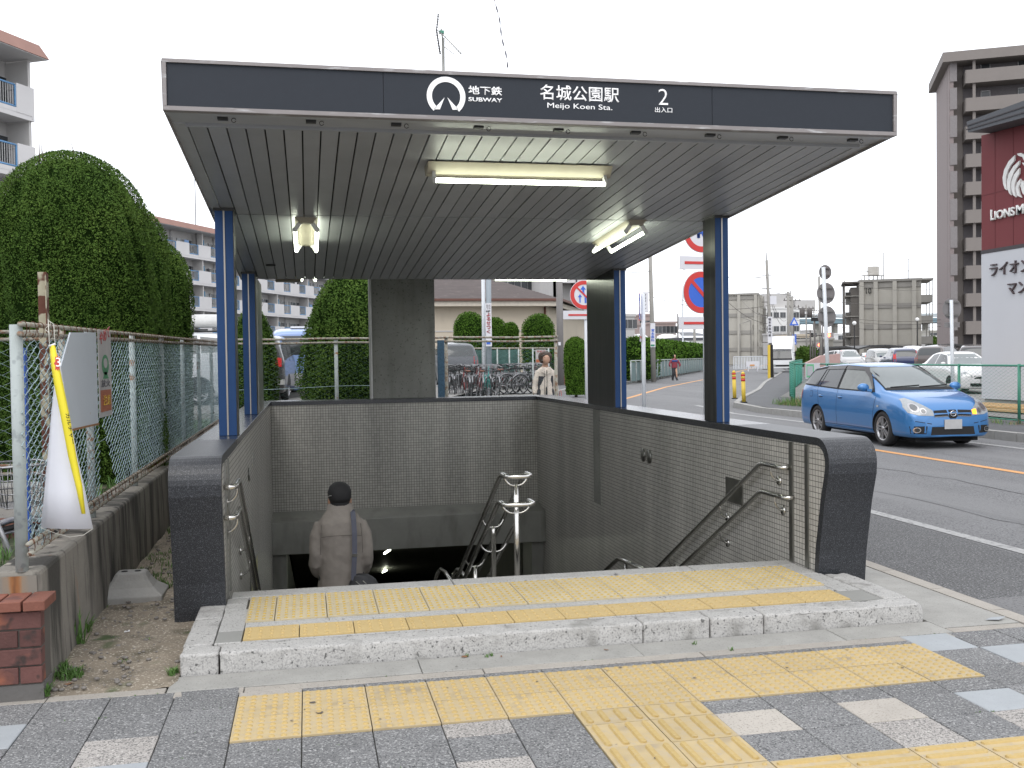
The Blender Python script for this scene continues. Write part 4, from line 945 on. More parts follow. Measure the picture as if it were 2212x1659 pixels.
q.hexa([(-1.545, 5.2665, .02), (-1.309, 5.2665, .02), (-1.309, 5.2725, .02), (-1.545, 5.2725, .02), (-1.530, 5.2585+.0, .562), (-1.325, 5.2585, .562), (-1.325, 5.2645, .562), (-1.530, 5.2645, .562)])
q.v = [(x, y-.0 if z > .3 else y-.012, z) for x, y, z in q.v]
mS = bpy.data.materials.new('rust_stain'); mS.use_nodes = True; N = mS.node_tree.nodes; L = mS.node_tree.links; B_ = N['Principled BSDF']; B_.inputs['Roughness'].default_value = .85
tc = N.new('ShaderNodeTexCoord'); sx = N.new('ShaderNodeSeparateXYZ'); L.new(tc.outputs['Object'], sx.inputs[0])
mp = N.new('ShaderNodeMapping'); mp.inputs['Scale'].default_value = (9, 1, 1.6); L.new(tc.outputs['Object'], mp.inputs[0]); nz_ = N.new('ShaderNodeTexNoise'); nz_.inputs['Scale'].default_value = 2.2; nz_.inputs['Detail'].default_value = 6; L.new(mp.outputs[0], nz_.inputs[0])
def mth(op, a, b2):
    n_ = N.new('ShaderNodeMath'); n_.operation = op
    for i_, x_ in enumerate((a, b2)):
        if isinstance(x_, (int, float)): n_.inputs[i_].default_value = x_
        elif x_ is not None: L.new(x_, n_.inputs[i_])
    return n_.outputs[0]
dx_ = mth('ABSOLUTE', mth('SUBTRACT', sx.outputs[0], -.005), None); v_ = mth('ADD', mth('MULTIPLY', dx_, 9.), mth('MULTIPLY', nz_.outputs[0], .9)); v_ = mth('ADD', v_, mth('MULTIPLY', mth('SUBTRACT', .55, sx.outputs[2]), .9))
cr = N.new('ShaderNodeValToRGB'); el = cr.color_ramp.elements; el[0].position = .42; el[0].color = (.10, .045, .022, 1); el[1].position = 1.0; el[1].color = (.19, .175, .15, 1)
for p_, c_ in ((.58, (.24, .10, .035, 1)), (.72, (.26, .15, .08, 1)), (.86, (.22, .175, .13, 1))): e_ = el.new(p_); e_.color = c_
L.new(v_, cr.inputs[0]); L.new(cr.outputs[0], B_.inputs['Base Color'])
q.build('rust_stain', mS, t)
# brick pier in front
G_brick = mat('brick', (.10, .042, .036), .8, var=.25, vs_=9, spk=[((.26, .09, .05), 7, .55, .15), ((.04, .025, .022), 12, .6, .1)], bump=.3, bs=70, rnd=.25)
G_brickc = mat('brick_cap', (.21, .078, .052), .75, var=.2, vs_=9, spk=[((.12, .05, .04), 10, .58, .1)], bump=.3, bs=70, rnd=.2)
G_mort = mat('mortar', (.09, .08, .07), .9)
bw = thing('brick_planter', 'low brick wall end with red capping bricks at the left edge', 'brick wall', (-1.8, 5.2, 0))
q = MB(); q.box(-3.2, -1.268, 5.092, 5.255, -.05, .425); q.build('wall_core', G_mort, bw)
q = MB(); q.box(-3.2, -1.262, 5.088, 5.256, -.05, .075); q.build('plinth', mat('plinth', (.11, .105, .1), .85, bump=.3), bw)
BM = {}
def brick(x0, x1, y0, y1, z0, z1, m, par, nm='brick'):
    k = (round(x1-x0, 3), round(y1-y0, 3), round(z1-z0, 3), m.name)
    if k not in BM:
        b = MB(); w, d, h_ = (x1-x0)/2-.004, (y1-y0)/2, (z1-z0)/2-.004; b.box(-w, w, -d, d, -h_, h_); BM[k] = b.mesh(nm, m)
    o = link(nm, BM[k], par, bev=.004); L0 = Vector((0, 0, 0)); p_ = par
    while p_ is not None: L0 += p_.location; p_ = p_.parent
    o.location = Vector(((x0+x1)/2, (y0+y1)/2+random.uniform(-.003, .003), (z0+z1)/2))-L0; return o
for r in range(4):
    z0 = .078+r*.0875; x = -1.262; first = True
    while x > -2.9:
        L_ = (.105 if r % 2 == 0 else .21) if first else .21; first = False
        brick(x-L_, x, 5.08, 5.15, z0, z0+.0875, G_brick, bw); x -= L_
x = -1.235
for i in range(14): brick(x-.105, x, 5.05, 5.27, .430, .485, G_brickc, bw, 'capping_brick'); x -= .107
# second brick planter wall behind the bicycle
b2 = thing('brick_planter', 'red brick edging behind the parked bicycle at the left', 'brick wall', (-2.6, 7, 0))
q = MB(); q.box(-4.4, -1.62, 6.905, 7.1, -.05, .56); q.build('wall_core', G_mort, b2)
for r in range(6):
    x = -1.62-(.1 if r % 2 else 0)
    for i in range(12): brick(x-.21, x, 6.89, 6.96, .04+r*.085, .125+r*.085, G_brick, b2); x -= .21
x = -1.6
for i in range(24): brick(x-.105, x, 6.87, 7.08, .55, .60, G_brickc, b2, 'capping_brick'); x -= .107
q = MB(); q.box(-4.4, -1.62, 7.1, 7.35, .3, .80); q.build('kerb_top', G_conc, b2)

# ---------- chain link
def chainlink(b, P, L_, z0, z1, pitch=.056, r=.0015, jit=0., cut=None, dmg=None):
    """zigzag wires; P(s)->(x,y); z1 may be a function of s"""
    n = int(L_/pitch); f1 = z1 if callable(z1) else (lambda s: z1)
    for i in range(n):
        s0 = (i+.5)*pitch; zt = f1(s0); m = int((zt-z0)/(pitch*.5)); pts = []
        for k in range(m+1):
            s = s0+(pitch*.5 if (k+i) % 2 else -pitch*.5)*1.02
            s += jit*random.uniform(-.25, .25)*pitch; z = z0+k*pitch*.5+jit*random.uniform(-.12, .12)*pitch
            if dmg: s, z = dmg(s, z)
            x, y = P(s); off_ = (.002 if (k+i) % 2 else -.002)
            if cut and cut(s, z):
                if len(pts) > 1: b.tube(pts, r, 3, 0, False, False)
                pts = []; continue
            pts.append((x+off_, y+off_, z))
        if len(pts) > 1: b.tube(pts, r, 3, 0, False, False)
FX = -1.40
fence = thing('wire_fence', 'rusty pale chain-link fence on the low wall, left of the stairs', 'fence', (FX, 5.3, .6))
def ftop(y): return 1.79+.012*(y-5.3)
posts = [5.30, 6.95, 8.62, 10.3, 11.97, 13.7, 15.5, 17.2]
for i, y in enumerate(posts):
    q = MB(); r = .030 if i == 0 else .024
    q.tube([(FX, y, .58), (FX, y, ftop(y)+.01)], r, 14); q.build('post', G_rustm if i == 0 else G_post, fence)
def rail(dx, zf, name='rail', r=.0125):
    q = MB(); ys = np.linspace(5.24, 17.3, 40); q.tube([(FX+dx, y, zf(y)) for y in ys], r, 10); q.build(name, G_rust, fence)
rail(.034, lambda y: ftop(y)+.012); rail(.030, lambda y: ftop(y)-.036); rail(.045, lambda y: .72+.0*(y-5.3)); rail(.05, lambda y: .672)
q = MB()
y = 5.30
while y < 16:
    for (dx, z) in ((.034, ftop(y)-.012), (.046, .696)):
        q.tube([(FX+dx+.0165*math.cos(a), y+.004*math.sin(2*a), z+.042*math.sin(a)) for a in np.linspace(0, 2*PI, 12)], .0022, 4)
    y += random.uniform(.09, .19)
q.build('tie_wires', mat('tie_rust', (.13, .06, .035), .8, .3), fence, kind='stuff')
def torn(s, z):
    y = 5.3+s
    # ragged hole between the second and third posts
    return (7.08+.5*(z-.75)*.2 < y < 7.08+.62*max(0, (1.32-z))/.62*.95 and .7 < z < 1.32)
def sag(s, z):
    y = 5.3+s
    if y < 6.9: s += .02*math.sin(z*9)+.03*math.sin(s*5+z*3); z -= .02*math.sin(s*4)
    elif y < 8.4: s += .05*max(0, math.sin((z-.7)*3.0))*math.sin((y-6.9)*2)
    return s, z
q = MB(); chainlink(q, lambda s: (FX+.026, 5.3+s), 11.9, .72, lambda s: ftop(5.3+s)-.03, .054, .0026, 1., torn, sag); q.build('wire_mesh', G_wire, fence, kind='stuff')
q = MB(); ys = np.linspace(6.9, 16.5, 60); q.tube([(FX+.03, y, 1.12+.05*math.sin(y*1.7)+.02*math.sin(y*5)-.0) for y in ys], .002, 4); q.build('tension_wire', G_wire, fence)
# loose wire ends curling at the first post
q = MB()
for i in range(26):
    p = Vector((FX+.03+random.uniform(-.03, .03), 5.36+random.uniform(0, .28), random.uniform(.68, .82))); a = random.uniform(0, 6)
    q.tube([p+Vector((.0, .02*math.cos(a+k*.9), .02*math.sin(a+k*.9)+k*.006)) for k in range(7)], .0016, 3, 0, False, False)
q.build('loose_wires', G_wire, fence, kind='stuff')
# fence going off to the left behind the bicycle
f2_ = thing('wire_fence', 'chain-link fence running off to the left behind the parked bicycle', 'fence', (-2.5, 7.2, .6))
for x in (-1.62, -3.2, -4.8): q = MB(); q.tube([(x, 7.2, .6), (x, 7.2, 1.83)], .022, 10); q.build('post', G_rust, f2_)
for z in (1.825, 1.775, .93, .875): q = MB(); q.tube([(-1.62, 7.19, z), (-5, 7.19, z)], .0125, 8); q.build('rail', G_rust, f2_)
q = MB(); chainlink(q, lambda s: (-1.62-s, 7.2), 3.2, .9, 1.80, .075, .0017, .2); q.build('wire_mesh', G_wire, f2_, kind='stuff')
# rear fence
f3_ = thing('wire_fence', 'rear chain-link fence with rusty top rail behind the far mosaic wall', 'fence', (1.5, 17.5, .1))
def rtop(x): return 1.975+.006*math.sin(x*3)
for x in (-1.3, .50, 2.42, 4.42): q = MB(); q.tube([(x, 17.5, .0), (x, 17.5, rtop(x)+.02)], .03 if x != .5 else .034, 10); q.build('post', G_rust if x > 2 else G_post, f3_)
for a, c in ((-1.35, 2.42), (2.36, 4.45)):
    for dz_ in (.02, -.05): q = MB(); q.tube([(x, 17.46, rtop(x)+dz_) for x in np.linspace(a, c, 8)], .018, 8); q.build('rail', G_rust, f3_)
q = MB(); chainlink(q, lambda s: (-1.3+s, 17.48), 5.7, .78, 1.93, .088, .0024, .25); q.build('wire_mesh', mat('wire_dark_green', (.10, .17, .16), .5, .2), f3_, kind='stuff')
q = MB(); q.tube([(x, 17.46, 1.16+.02*math.sin(x*2)) for x in np.linspace(-1.3, 2.4, 20)], .004, 4); q.build('tension_wire', G_wire, f3_)
# blue-dark bundle beside the pillar (folded netting at the fence end)
b = MB(); b.box(2.245, 2.36, 17.3, 17.36, .8, 1.95); tag(b.build('net_curtain', mat('net_blue', (.04, .09, .14), .8, var=.5, vs_=30, bump=.5)), 'dark blue netting hung at the fence end right of the pillar', 'netting')

# ---------- white panel and poster tied to the fence
t = thing('notice_board', 'blank white tapered panel with rusty lower edge tied to the wire fence', 'panel', (FX+.06, 6.4, 1.2))
c3 = lambda x, y: (x/2.37/1.64919, (1100+y/2.37)/1.64919)
V = []
for (px_, py_) in ((590, 200), (805, 200), (825, 972), (690, 1002), (530, 1040), (500, 520)): p = at(*c3(px_, py_), X=FX+.07); V.append((p.y, p.z))
q = MB(); q.prism(V, 0, FX+.066, FX+.074); q.build('panel', mat('panel_white', (.50, .54, .58), .45, var=.05, vs_=3, spk=[((.45, .36, .26), 22, .74, .03)]), t)
q = MB(); q.bar((FX+.077, V[4][0], V[4][1]), (FX+.077, V[3][0], V[3][1]), .006, .012); q.bar((FX+.077, V[3][0], V[3][1]), (FX+.077, V[2][0], V[2][1]), .006, .012); q.build('edge', mat('edge_rust', (.25, .13, .06), .8), t)
t = thing('poster', 'white warning poster with red lettering, green figure and orange foot on the wire fence', 'poster', (FX+.05, 7.0, 1.2))
pa = at(*c3(825, 178), X=FX+.05); pb = at(*c3(930, 182), X=FX+.05); pc = at(*c3(905, 938), X=FX+.05); pd = at(*c3(835, 945), X=FX+.05)
y0_, y1_ = pa.y, pb.y; zb_, zt_ = 1.245, 1.83
q = MB(); q.box(FX+.047, FX+.052, y0_, y1_, zb_, zt_); q.build('board', mat('poster_white', (.40, .385, .37), .5), t)
def pr(y, z): return (y0_+(y1_-y0_)*y, zb_+(zt_-zb_)*z)
G_pred = mat('poster_red', (.36, .06, .055), .5); G_pgrn = mat('poster_green', (.05, .22, .09), .5); G_por = mat('poster_orange', (.33, .095, .035), .5)
q = MB(); q.prism([pr(.08, .06), pr(.92, .06), pr(.92, .31), pr(.08, .31)], 0, FX+.052, FX+.0535); q.build('orange_field', G_por, t)
q = MB(); q.prism([pr(.5+.28*math.cos(a), .60+.12*math.sin(a)) for a in np.linspace(0, 2*PI, 18)[:-1]], 0, FX+.0525, FX+.0535); q.prism([pr(.3, .44), pr(.75, .44), pr(.6, .52), pr(.4, .52)], 0, FX+.0525, FX+.0535); q.build('green_figure', G_pgrn, t)
q = MB(); q.prism([pr(.5+.15*math.cos(a), .62+.06*math.sin(a)) for a in np.linspace(0, 2*PI, 14)[:-1]], 0, FX+.0535, FX+.0545); q.build('face_patch', MATS['poster_white'], t)
text('lettering', 'やめて', (.36, .085), (FX+.052, pr(.08, 0)[0], pr(0, .82)[1]), (0, 1, .18), (0, -.0, 1), G_pred, t, .02, .002, .002)
text('lettering', '放火', (.30, .05), (FX+.0525, pr(.14, 0)[0], pr(0, .345)[1]), (0, 1, 0), (0, 0, 1), mat('poster_grey', (.08, .08, .09), .5), t, .0, .002, .002)
text('lettering', '注意', (.25, .07), (FX+.054, pr(.25, 0)[0], pr(0, .13)[1]), (0, 1, 0), (0, 0, 1), mat('poster_yellow', (.6, .36, .04), .5), t, .01, .002, .002)
# ---------- paper banner: hangs from the top rail by a string
t = thing('banner', 'hanging white banner with yellow edge folded back, tied with string to the fence', 'banner', (FX+.1, 5.55, 1.2))
YN = 5.42
def bp_(px_, py_, d=0): p = at(px_, py_, Y=YN-d); return (p.x, p.y, p.z)
Lp = [(115, 752), (116, 790), (117, 830), (110, 900), (103, 985), (96, 1060), (88, 1140)]; Rp = [(121, 752), (133, 800), (141, 850), (153, 910), (167, 985), (184, 1060), (201, 1142)]
q = MB(); n = len(Lp); m = 8; vs = []
for i, (l, r) in enumerate(zip(Lp, Rp)):
    for k in range(m+1):
        u = k/m; bul = .05*math.sin(PI*u)*(i/(n-1))+.004*math.sin(9*u+i*1.7); vs.append(bp_(l[0]+(r[0]-l[0])*u, l[1]+(r[1]-l[1])*u+(2 if i == n-1 else 0)*math.sin(PI*u), bul))
q.add(vs, [(i*(m+1)+k, i*(m+1)+k+1, (i+1)*(m+1)+k+1, (i+1)*(m+1)+k) for i in range(n-1) for k in range(m)], 0, True)
o = q.build('sheet', mat('banner_white', (.66, .67, .72), .5, var=.03, vs_=4, bump=.15, bs=9), t)
sd_ = o.modifiers.new('th', 'SOLIDIFY'); sd_.thickness = .0015
YL = [(107, 747), (110, 790), (117, 832), (131, 900), (147, 985), (163, 1050), (176, 1110)]; YR = [(119, 744), (128, 790), (137, 832), (151, 900), (165, 985), (178, 1050), (185, 1110)]
q = MB(); vs = []
for i, (l, r) in enumerate(zip(YL, YR)):
    for k in range(4):
        u = k/3; vs.append(bp_(l[0]+(r[0]-l[0])*u, l[1]+(r[1]-l[1])*u, .055+.012*math.sin(PI*u)+.03*math.sin(PI*min(i, 5)/6)))
q.add(vs, [(i*4+k, i*4+k+1, (i+1)*4+k+1, (i+1)*4+k) for i in range(6) for k in range(3)], 0, True)
o = q.build('yellow_edge', mat('banner_yellow', (.78, .66, .03), .5, var=.03), t); sd_ = o.modifiers.new('th', 'SOLIDIFY'); sd_.thickness = .0012
q = MB(); q.tube([bp_(106, 748, .06), bp_(120, 743, .06)], .006, 8); q.build('rod', G_wpaint, t)
q = MB(); q.tube([bp_(107, 747, .06), bp_(104, 690, .0)], .0018, 5); q.tube([bp_(119, 743, .06), bp_(116, 700, .0), bp_(104, 692, 0)], .0018, 5); q.tube([bp_(104+6*math.sin(k), 692+k*4, .005*math.cos(2*k)) for k in range(8)], .0018, 5)
q.tube([bp_(201, 1142), bp_(180, 1156), bp_(150, 1160), bp_(120, 1152), bp_(88, 1140)], .0018, 5); q.build('string', mat('string', (.6, .58, .52), .8), t)
q = MB(); star = []
for k in range(16):
    a = 2*PI*k/16; r = 1. if k % 2 == 0 else .6; star.append((124+7.5*r*math.cos(a), 785+22*r*math.sin(a)))
vs = [bp_(x, y, .083) for x, y in star]; q.add(vs, [tuple(range(16))]); q.build('red_star', mat('banner_red', (.62, .08, .06), .5), t)
vv = Vector(bp_(121, 792, .088)); text('lettering', '3', (.022, .045), vv, (1, 0, 0), (0, 0, 1), G_signw, t, 0., .001, .0)
p0 = Vector(bp_(141, 893, .105)); p1 = Vector(bp_(154, 960, .105)); dd = (p1-p0).normalized()
text('lettering', 'カルチャー', ((p1-p0).length, .018), p0, dd, Vector((dd.z, 0, -dd.x))*-1 if 0 else Vector((-dd.z, 0, dd.x)), G_black, t, .02, .001, .001)
# rusty sign post behind the fence
b = MB(); p = at(94, 588, Y=6.6); b.box(p.x-.03, p.x+.02, 6.58, 6.6, .5, p.z); b.box(p.x+.021, p.x+.027, 6.54, 6.6, .5, p.z-.01)
tag(b.build('old_post', mat('peeling_post', (.36, .33, .24), .8, var=.1, spk=[((.10, .035, .02), 9, .5, .04)], bump=.3)), 'rust-eaten flat post sticking up behind the fence before the big shrub', 'post')
b = MB(); p = at(50, 900, Y=6.2); b.box(p.x-.01, p.x+.03, 6.15, 6.2, .5, 1.7); tag(b.build('blue_pole', mat('pole_blue', (.02, .08, .35), .5)), 'narrow blue pole just left of the first fence post', 'pole')
# ================================================================== SHRUBS
G_fol = []
def foliage_mat(name, c1, c2, c3):
    m = bpy.data.materials.new(name); m.use_nodes = True; N = m.node_tree.nodes; L = m.node_tree.links; b = N['Principled BSDF']
    b.inputs['Roughness'].default_value = .8; b.inputs['Specular IOR Level'].default_value = .12
    tc = N.new('ShaderNodeTexCoord'); n1 = N.new('ShaderNodeTexNoise'); n1.inputs['Scale'].default_value = 2.2; n1.inputs['Detail'].default_value = 4; L.new(tc.outputs['Object'], n1.inputs[0])
    n2 = N.new('ShaderNodeTexNoise'); n2.inputs['Scale'].default_value = 38; n2.inputs['Detail'].default_value = 2; L.new(tc.outputs['Object'], n2.inputs[0])
    a = N.new('ShaderNodeMath'); a.operation = 'MULTIPLY_ADD'; a.inputs[1].default_value = .55; L.new(n2.outputs[0], a.inputs[0]); s = N.new('ShaderNodeMath'); s.operation = 'MULTIPLY'; s.inputs[1].default_value = .45; L.new(n1.outputs[0], s.inputs[0]); L.new(s.outputs[0], a.inputs[2])
    r = N.new('ShaderNodeValToRGB'); e = r.color_ramp.elements; e[0].position = .36; e[0].color = (*c1, 1); e[1].position = .66; e[1].color = (*c3, 1); k = e.new(.5); k.color = (*c2, 1)
    L.new(a.outputs[0], r.inputs[0]); L.new(r.outputs[0], b.inputs['Base Color']); return m
F_dark = foliage_mat('foliage_cypress', (.028, .058, .011), (.062, .118, .020), (.115, .180, .036))
F_light = foliage_mat('foliage_round', (.035, .08, .010), (.062, .135, .015), (.10, .18, .025))
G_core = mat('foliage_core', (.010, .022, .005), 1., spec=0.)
G_bark = mat('bark', (.10, .075, .055), .9, bump=.5)
def leaves(name, P, N_, size, m, parent, seed=0, elong=1.25):
    rg = np.random.default_rng(seed); n = len(P)
    T = rg.normal(size=(n, 3)); T[:, 2] += .35; U = T/np.linalg.norm(T, axis=1)[:, None]
    Nn = N_+rg.normal(size=(n, 3))*.55; V = np.cross(U, Nn); V /= np.linalg.norm(V, axis=1)[:, None]
    sz = size*rg.uniform(.6, 1.4, n)[:, None]
    A = P-V*sz*.5; B = P+V*sz*.5; C = P+U*sz*elong+N_*sz*.35; D = P-U*sz*.5*elong*.5
    co = np.stack([D, B, C, A], 1).reshape(-1, 3)
    me = bpy.data.meshes.new(name); me.vertices.add(4*n); me.vertices.foreach_set('co', co.ravel()); me.loops.add(4*n); me.polygons.add(n)
    me.loops.foreach_set('vertex_index', np.arange(4*n)); me.polygons.foreach_set('loop_start', np.arange(n)*4); me.polygons.foreach_set('loop_total', np.full(n, 4)); me.update(); me.validate()
    me.materials.append(m)
    return link(name, me, parent)
def shrub(label, x, y, z0, R, H, prof, n, size, m, seed, group, cat='shrub', name='clipped_shrub', wild=6, n2=1.0):
    """prof(u) -> relative radius for u in 0..1 height"""
    rg = np.random.default_rng(seed)
    if prof in ('dome', 'big'):
        fd = min(.75, (1.1 if prof == 'dome' else 1.2)*R/H); lo = .86 if prof == 'dome' else .95
        prof = lambda u, fd=fd, lo=lo: (min(1, lo+.3*u) if u < 1-fd else 1)*math.sqrt(max(0, 1-max(0, (u-1+fd)/fd)**2.15))*(1-.05*u)
    t = thing(name, label, cat, (x, y, z0), group)
    us = np.linspace(0, 1, 200); pr_ = np.array([prof(u) for u in us]); w = np.maximum(pr_, .04)*np.sqrt(H*H+(R*np.gradient(pr_, us))**2); cdf = np.cumsum(w); cdf /= cdf[-1]
    u = np.interp(rg.random(n), cdf, us); a = rg.random(n)*2*PI
    lump = lambda a, u: 1+.045*np.sin(3*a+5*u+seed)+.035*np.sin(7*a-9*u+seed*2)+.025*np.sin(13*a+17*u)+.02*np.sin(23*a+31*u+seed)
    rr = np.interp(u, us, pr_)*lump(a, u); depth = rg.random(n)**2.2*.10
    r = R*(rr)-depth*R*.9
    P = np.stack([r*np.cos(a), r*np.sin(a), u*H-depth*R*.6*(u > .8)], 1)
    du = .01; slope = (np.interp(np.clip(u+du, 0, 1), us, pr_)-np.interp(np.clip(u-du, 0, 1), us, pr_))/(2*du)*R/H
    Nn = np.stack([np.cos(a), np.sin(a), -slope], 1); Nn /= np.linalg.norm(Nn, axis=1)[:, None]
    # hollows where clumps are missing show the dark inside
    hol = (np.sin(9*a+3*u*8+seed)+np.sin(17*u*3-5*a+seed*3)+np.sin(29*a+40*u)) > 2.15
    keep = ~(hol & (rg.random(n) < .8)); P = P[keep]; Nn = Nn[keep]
    leaves('foliage', P, Nn, size, m, t, seed)
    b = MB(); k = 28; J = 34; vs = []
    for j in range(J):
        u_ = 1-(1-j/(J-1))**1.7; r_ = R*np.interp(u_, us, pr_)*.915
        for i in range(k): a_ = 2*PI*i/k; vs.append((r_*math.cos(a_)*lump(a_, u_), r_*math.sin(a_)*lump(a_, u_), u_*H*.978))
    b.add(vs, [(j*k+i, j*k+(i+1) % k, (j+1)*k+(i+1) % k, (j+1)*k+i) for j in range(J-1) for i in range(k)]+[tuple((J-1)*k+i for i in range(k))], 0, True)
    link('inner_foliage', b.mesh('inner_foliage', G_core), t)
    b = MB()
    for i in range(wild):
        a_ = rg.random()*2*PI; rad = R*rg.random()*.5; u_ = .97; p = Vector((rad*math.cos(a_), rad*math.sin(a_), H*.95)); q = p+Vector((rg.normal()*.03, rg.normal()*.03, .12+.1*rg.random())); b.tube([p, q], [.006, .002], 4)
    b.tube([(0, 0, -.3), (0, 0, H*.4)], [.07, .04], 8); link('trunk', b.mesh('trunk', G_bark), t)
    return t
cone = lambda u: min(1, .86+.6*u)*(1-max(0, (u-.30)/.70)**2.5)**.62 if u < 1 else 0
dome = lambda u: min(1, .80+.6*u)*math.sqrt(max(0, 1-max(0, (u-.5)/.5)**2)) if u < 1 else 0
big = lambda u: math.sqrt(max(0, 1-max(0, (u-.62)/.38)**2.1)) if u < 1 else 0
GB = 'clipped cypress shrubs behind the fence'
def place_shrub(label, cx, top, halfw, Y, z0, prof, n, size, m, seed, group, **k):
    p = at(cx, top, Y=Y); R = halfw*Y/CF*1.03; return shrub(label, p.x, Y, z0, R, p.z-z0, prof, n, size, m, seed, group, **k)
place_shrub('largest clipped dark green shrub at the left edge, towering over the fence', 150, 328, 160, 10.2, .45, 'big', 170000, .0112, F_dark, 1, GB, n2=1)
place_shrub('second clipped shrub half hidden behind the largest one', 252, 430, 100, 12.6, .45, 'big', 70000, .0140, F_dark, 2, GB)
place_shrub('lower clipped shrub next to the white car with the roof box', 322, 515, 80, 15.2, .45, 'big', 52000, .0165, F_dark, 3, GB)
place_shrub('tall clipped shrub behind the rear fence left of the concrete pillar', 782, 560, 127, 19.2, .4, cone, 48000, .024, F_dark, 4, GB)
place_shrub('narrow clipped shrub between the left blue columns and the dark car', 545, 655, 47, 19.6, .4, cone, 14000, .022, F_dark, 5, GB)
GD = 'round-topped clipped shrubs before the cream building'
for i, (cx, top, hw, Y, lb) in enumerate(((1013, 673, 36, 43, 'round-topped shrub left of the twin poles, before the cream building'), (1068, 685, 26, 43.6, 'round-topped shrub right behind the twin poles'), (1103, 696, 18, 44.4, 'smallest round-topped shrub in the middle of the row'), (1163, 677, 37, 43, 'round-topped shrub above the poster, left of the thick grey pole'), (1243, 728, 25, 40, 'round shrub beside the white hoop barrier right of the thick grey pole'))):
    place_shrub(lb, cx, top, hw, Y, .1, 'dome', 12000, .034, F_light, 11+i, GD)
# grass inside the fenced ground on the left
terr = terrain('lawn', -9, -1.55, 5.5, 21, lambda x, y: .50, mat('lawn_soil', (.045, .06, .025), .95, var=.4, vs_=2, spk=[((.12, .10, .07), 4, .6, .1)], bump=.8, bs=20), 30, 60, .03, 1.)
b = MB()
for i in range(1500):
    y = 5.6+14*random.random(); x = -1.6-2.6*random.random()**1.5; tuft(b, x, y, .5, 5, .08, random.uniform(.04, .14))
b.build('grass', mat('grass_blade', (.07, .15, .03), .7, var=.35, vs_=20), kind='stuff')
sheet('car_park', [(-60, 20.5), (1.9, 20.5), (6.2, 34), (6.2, 60), (-60, 60)], .62, mat('car_park_gravel', (.19, .185, .175), .95, var=.25, vs_=1.5, spk=[((.08, .08, .07), 30, .58, .1), ((.3, .28, .26), 40, .6, .06)], bump=.5))
sheet('car_park', [(-60, 20.5), (-60, 20.501), (1.9, 20.501), (1.9, 20.5)], .3, G_dirt) if 0 else None
b = MB(); b.box(-12, 1.9, 20.42, 20.5, -.04, .62); b.build('car_park_edge', G_conc, kind='structure')
for i, (px_, w) in enumerate(((583, 25), (612, 22), (640, 32))):
    p = at(px_, 852, Y=28.8); b = MB(); b.box(p.x-w/2*28.8/CF, p.x+w/2*28.8/CF, 28.7, 28.86, .62, .76)
    tag(b.build('wheel_stop', G_blk, bev=.015), ['leftmost concrete wheel stop under the dark car', 'middle concrete wheel stop behind the rear fence', 'rightmost concrete wheel stop under the blue van'][i], 'wheel stop', 'wheel stops in the car park')
# hedge along the far-left footway, clipped rounds
GH = 'rounded hedge shrubs along the far footway'
HL = [(15.6, 57.0), (35, 95)]
k = 0
for i in range(16):
    u = i/15; px_ = 1372+u*150; Y = 62+u*52; x = at(px_, 760, Y=Y).x-1.0
    top = 727+u*16
    p = at(px_, top, Y=Y)
    shrub(['nearest', 'second', 'third', 'fourth', 'fifth', 'sixth', 'seventh', 'eighth', 'ninth', 'tenth', 'eleventh', 'twelfth', 'thirteenth', 'fourteenth', 'fifteenth', 'farthest'][i]+' rounded shrub from the left in the hedge along the far footway', p.x, Y, .2, 1.15+.3*u, p.z-.2, 'dome', 1500, .11, F_light, 40+i, GH, wild=0)
# far footway fence, grey-green boards
ff = thing('board_fence', 'grey-green sheet fence on posts between the rounded hedge and the far footway', 'fence', (20, 60, .1))
G_fb = mat('fence_sheet', (.13, .19, .19), .6, var=.15, vs_=2)
A0 = at(1362, 798, Y=57); A1 = at(1523, 785, Y=104); nP = 26
for i in range(nP):
    u0, u1 = i/nP, (i+1)/nP
    # even steps in the place, not in the picture
    x0, y0 = A0.x+(A1.x-A0.x)*u0, 57+47*u0; x1, y1 = A0.x+(A1.x-A0.x)*u1, 57+47*u1
    zt = lambda y: .15+1.05
    q = MB(); q.bar((x0, y0, .75), (x1, y1, .75), .03, 1.15); q.build('board', G_fb, ff)
    q = MB(); q.tube([(x0, y0-.06, .1), (x0, y0-.06, 1.42)], .04, 6); q.build('post', G_post, ff)
q = MB(); q.tube([(A0.x, 56.9, 1.42), (A1.x, 103.9, 1.42)], .04, 6); q.build('rail', G_post, ff)
# weeds by the green fence
b = MB()
for i in range(420):
    y = random.choice((random.uniform(24.5, 28), random.uniform(24.5, 28), random.uniform(11, 24))); x = 14.05+random.uniform(-.25, .8)*(1 if y > 24 else .5); tuft(b, x, y, .13, 9, .12, random.uniform(.06, .3) if y > 24 else random.uniform(.04, .14), 0 if random.random() < .7 else 1)
b.build('weeds', [G_weed, G_dry], kind='stuff')
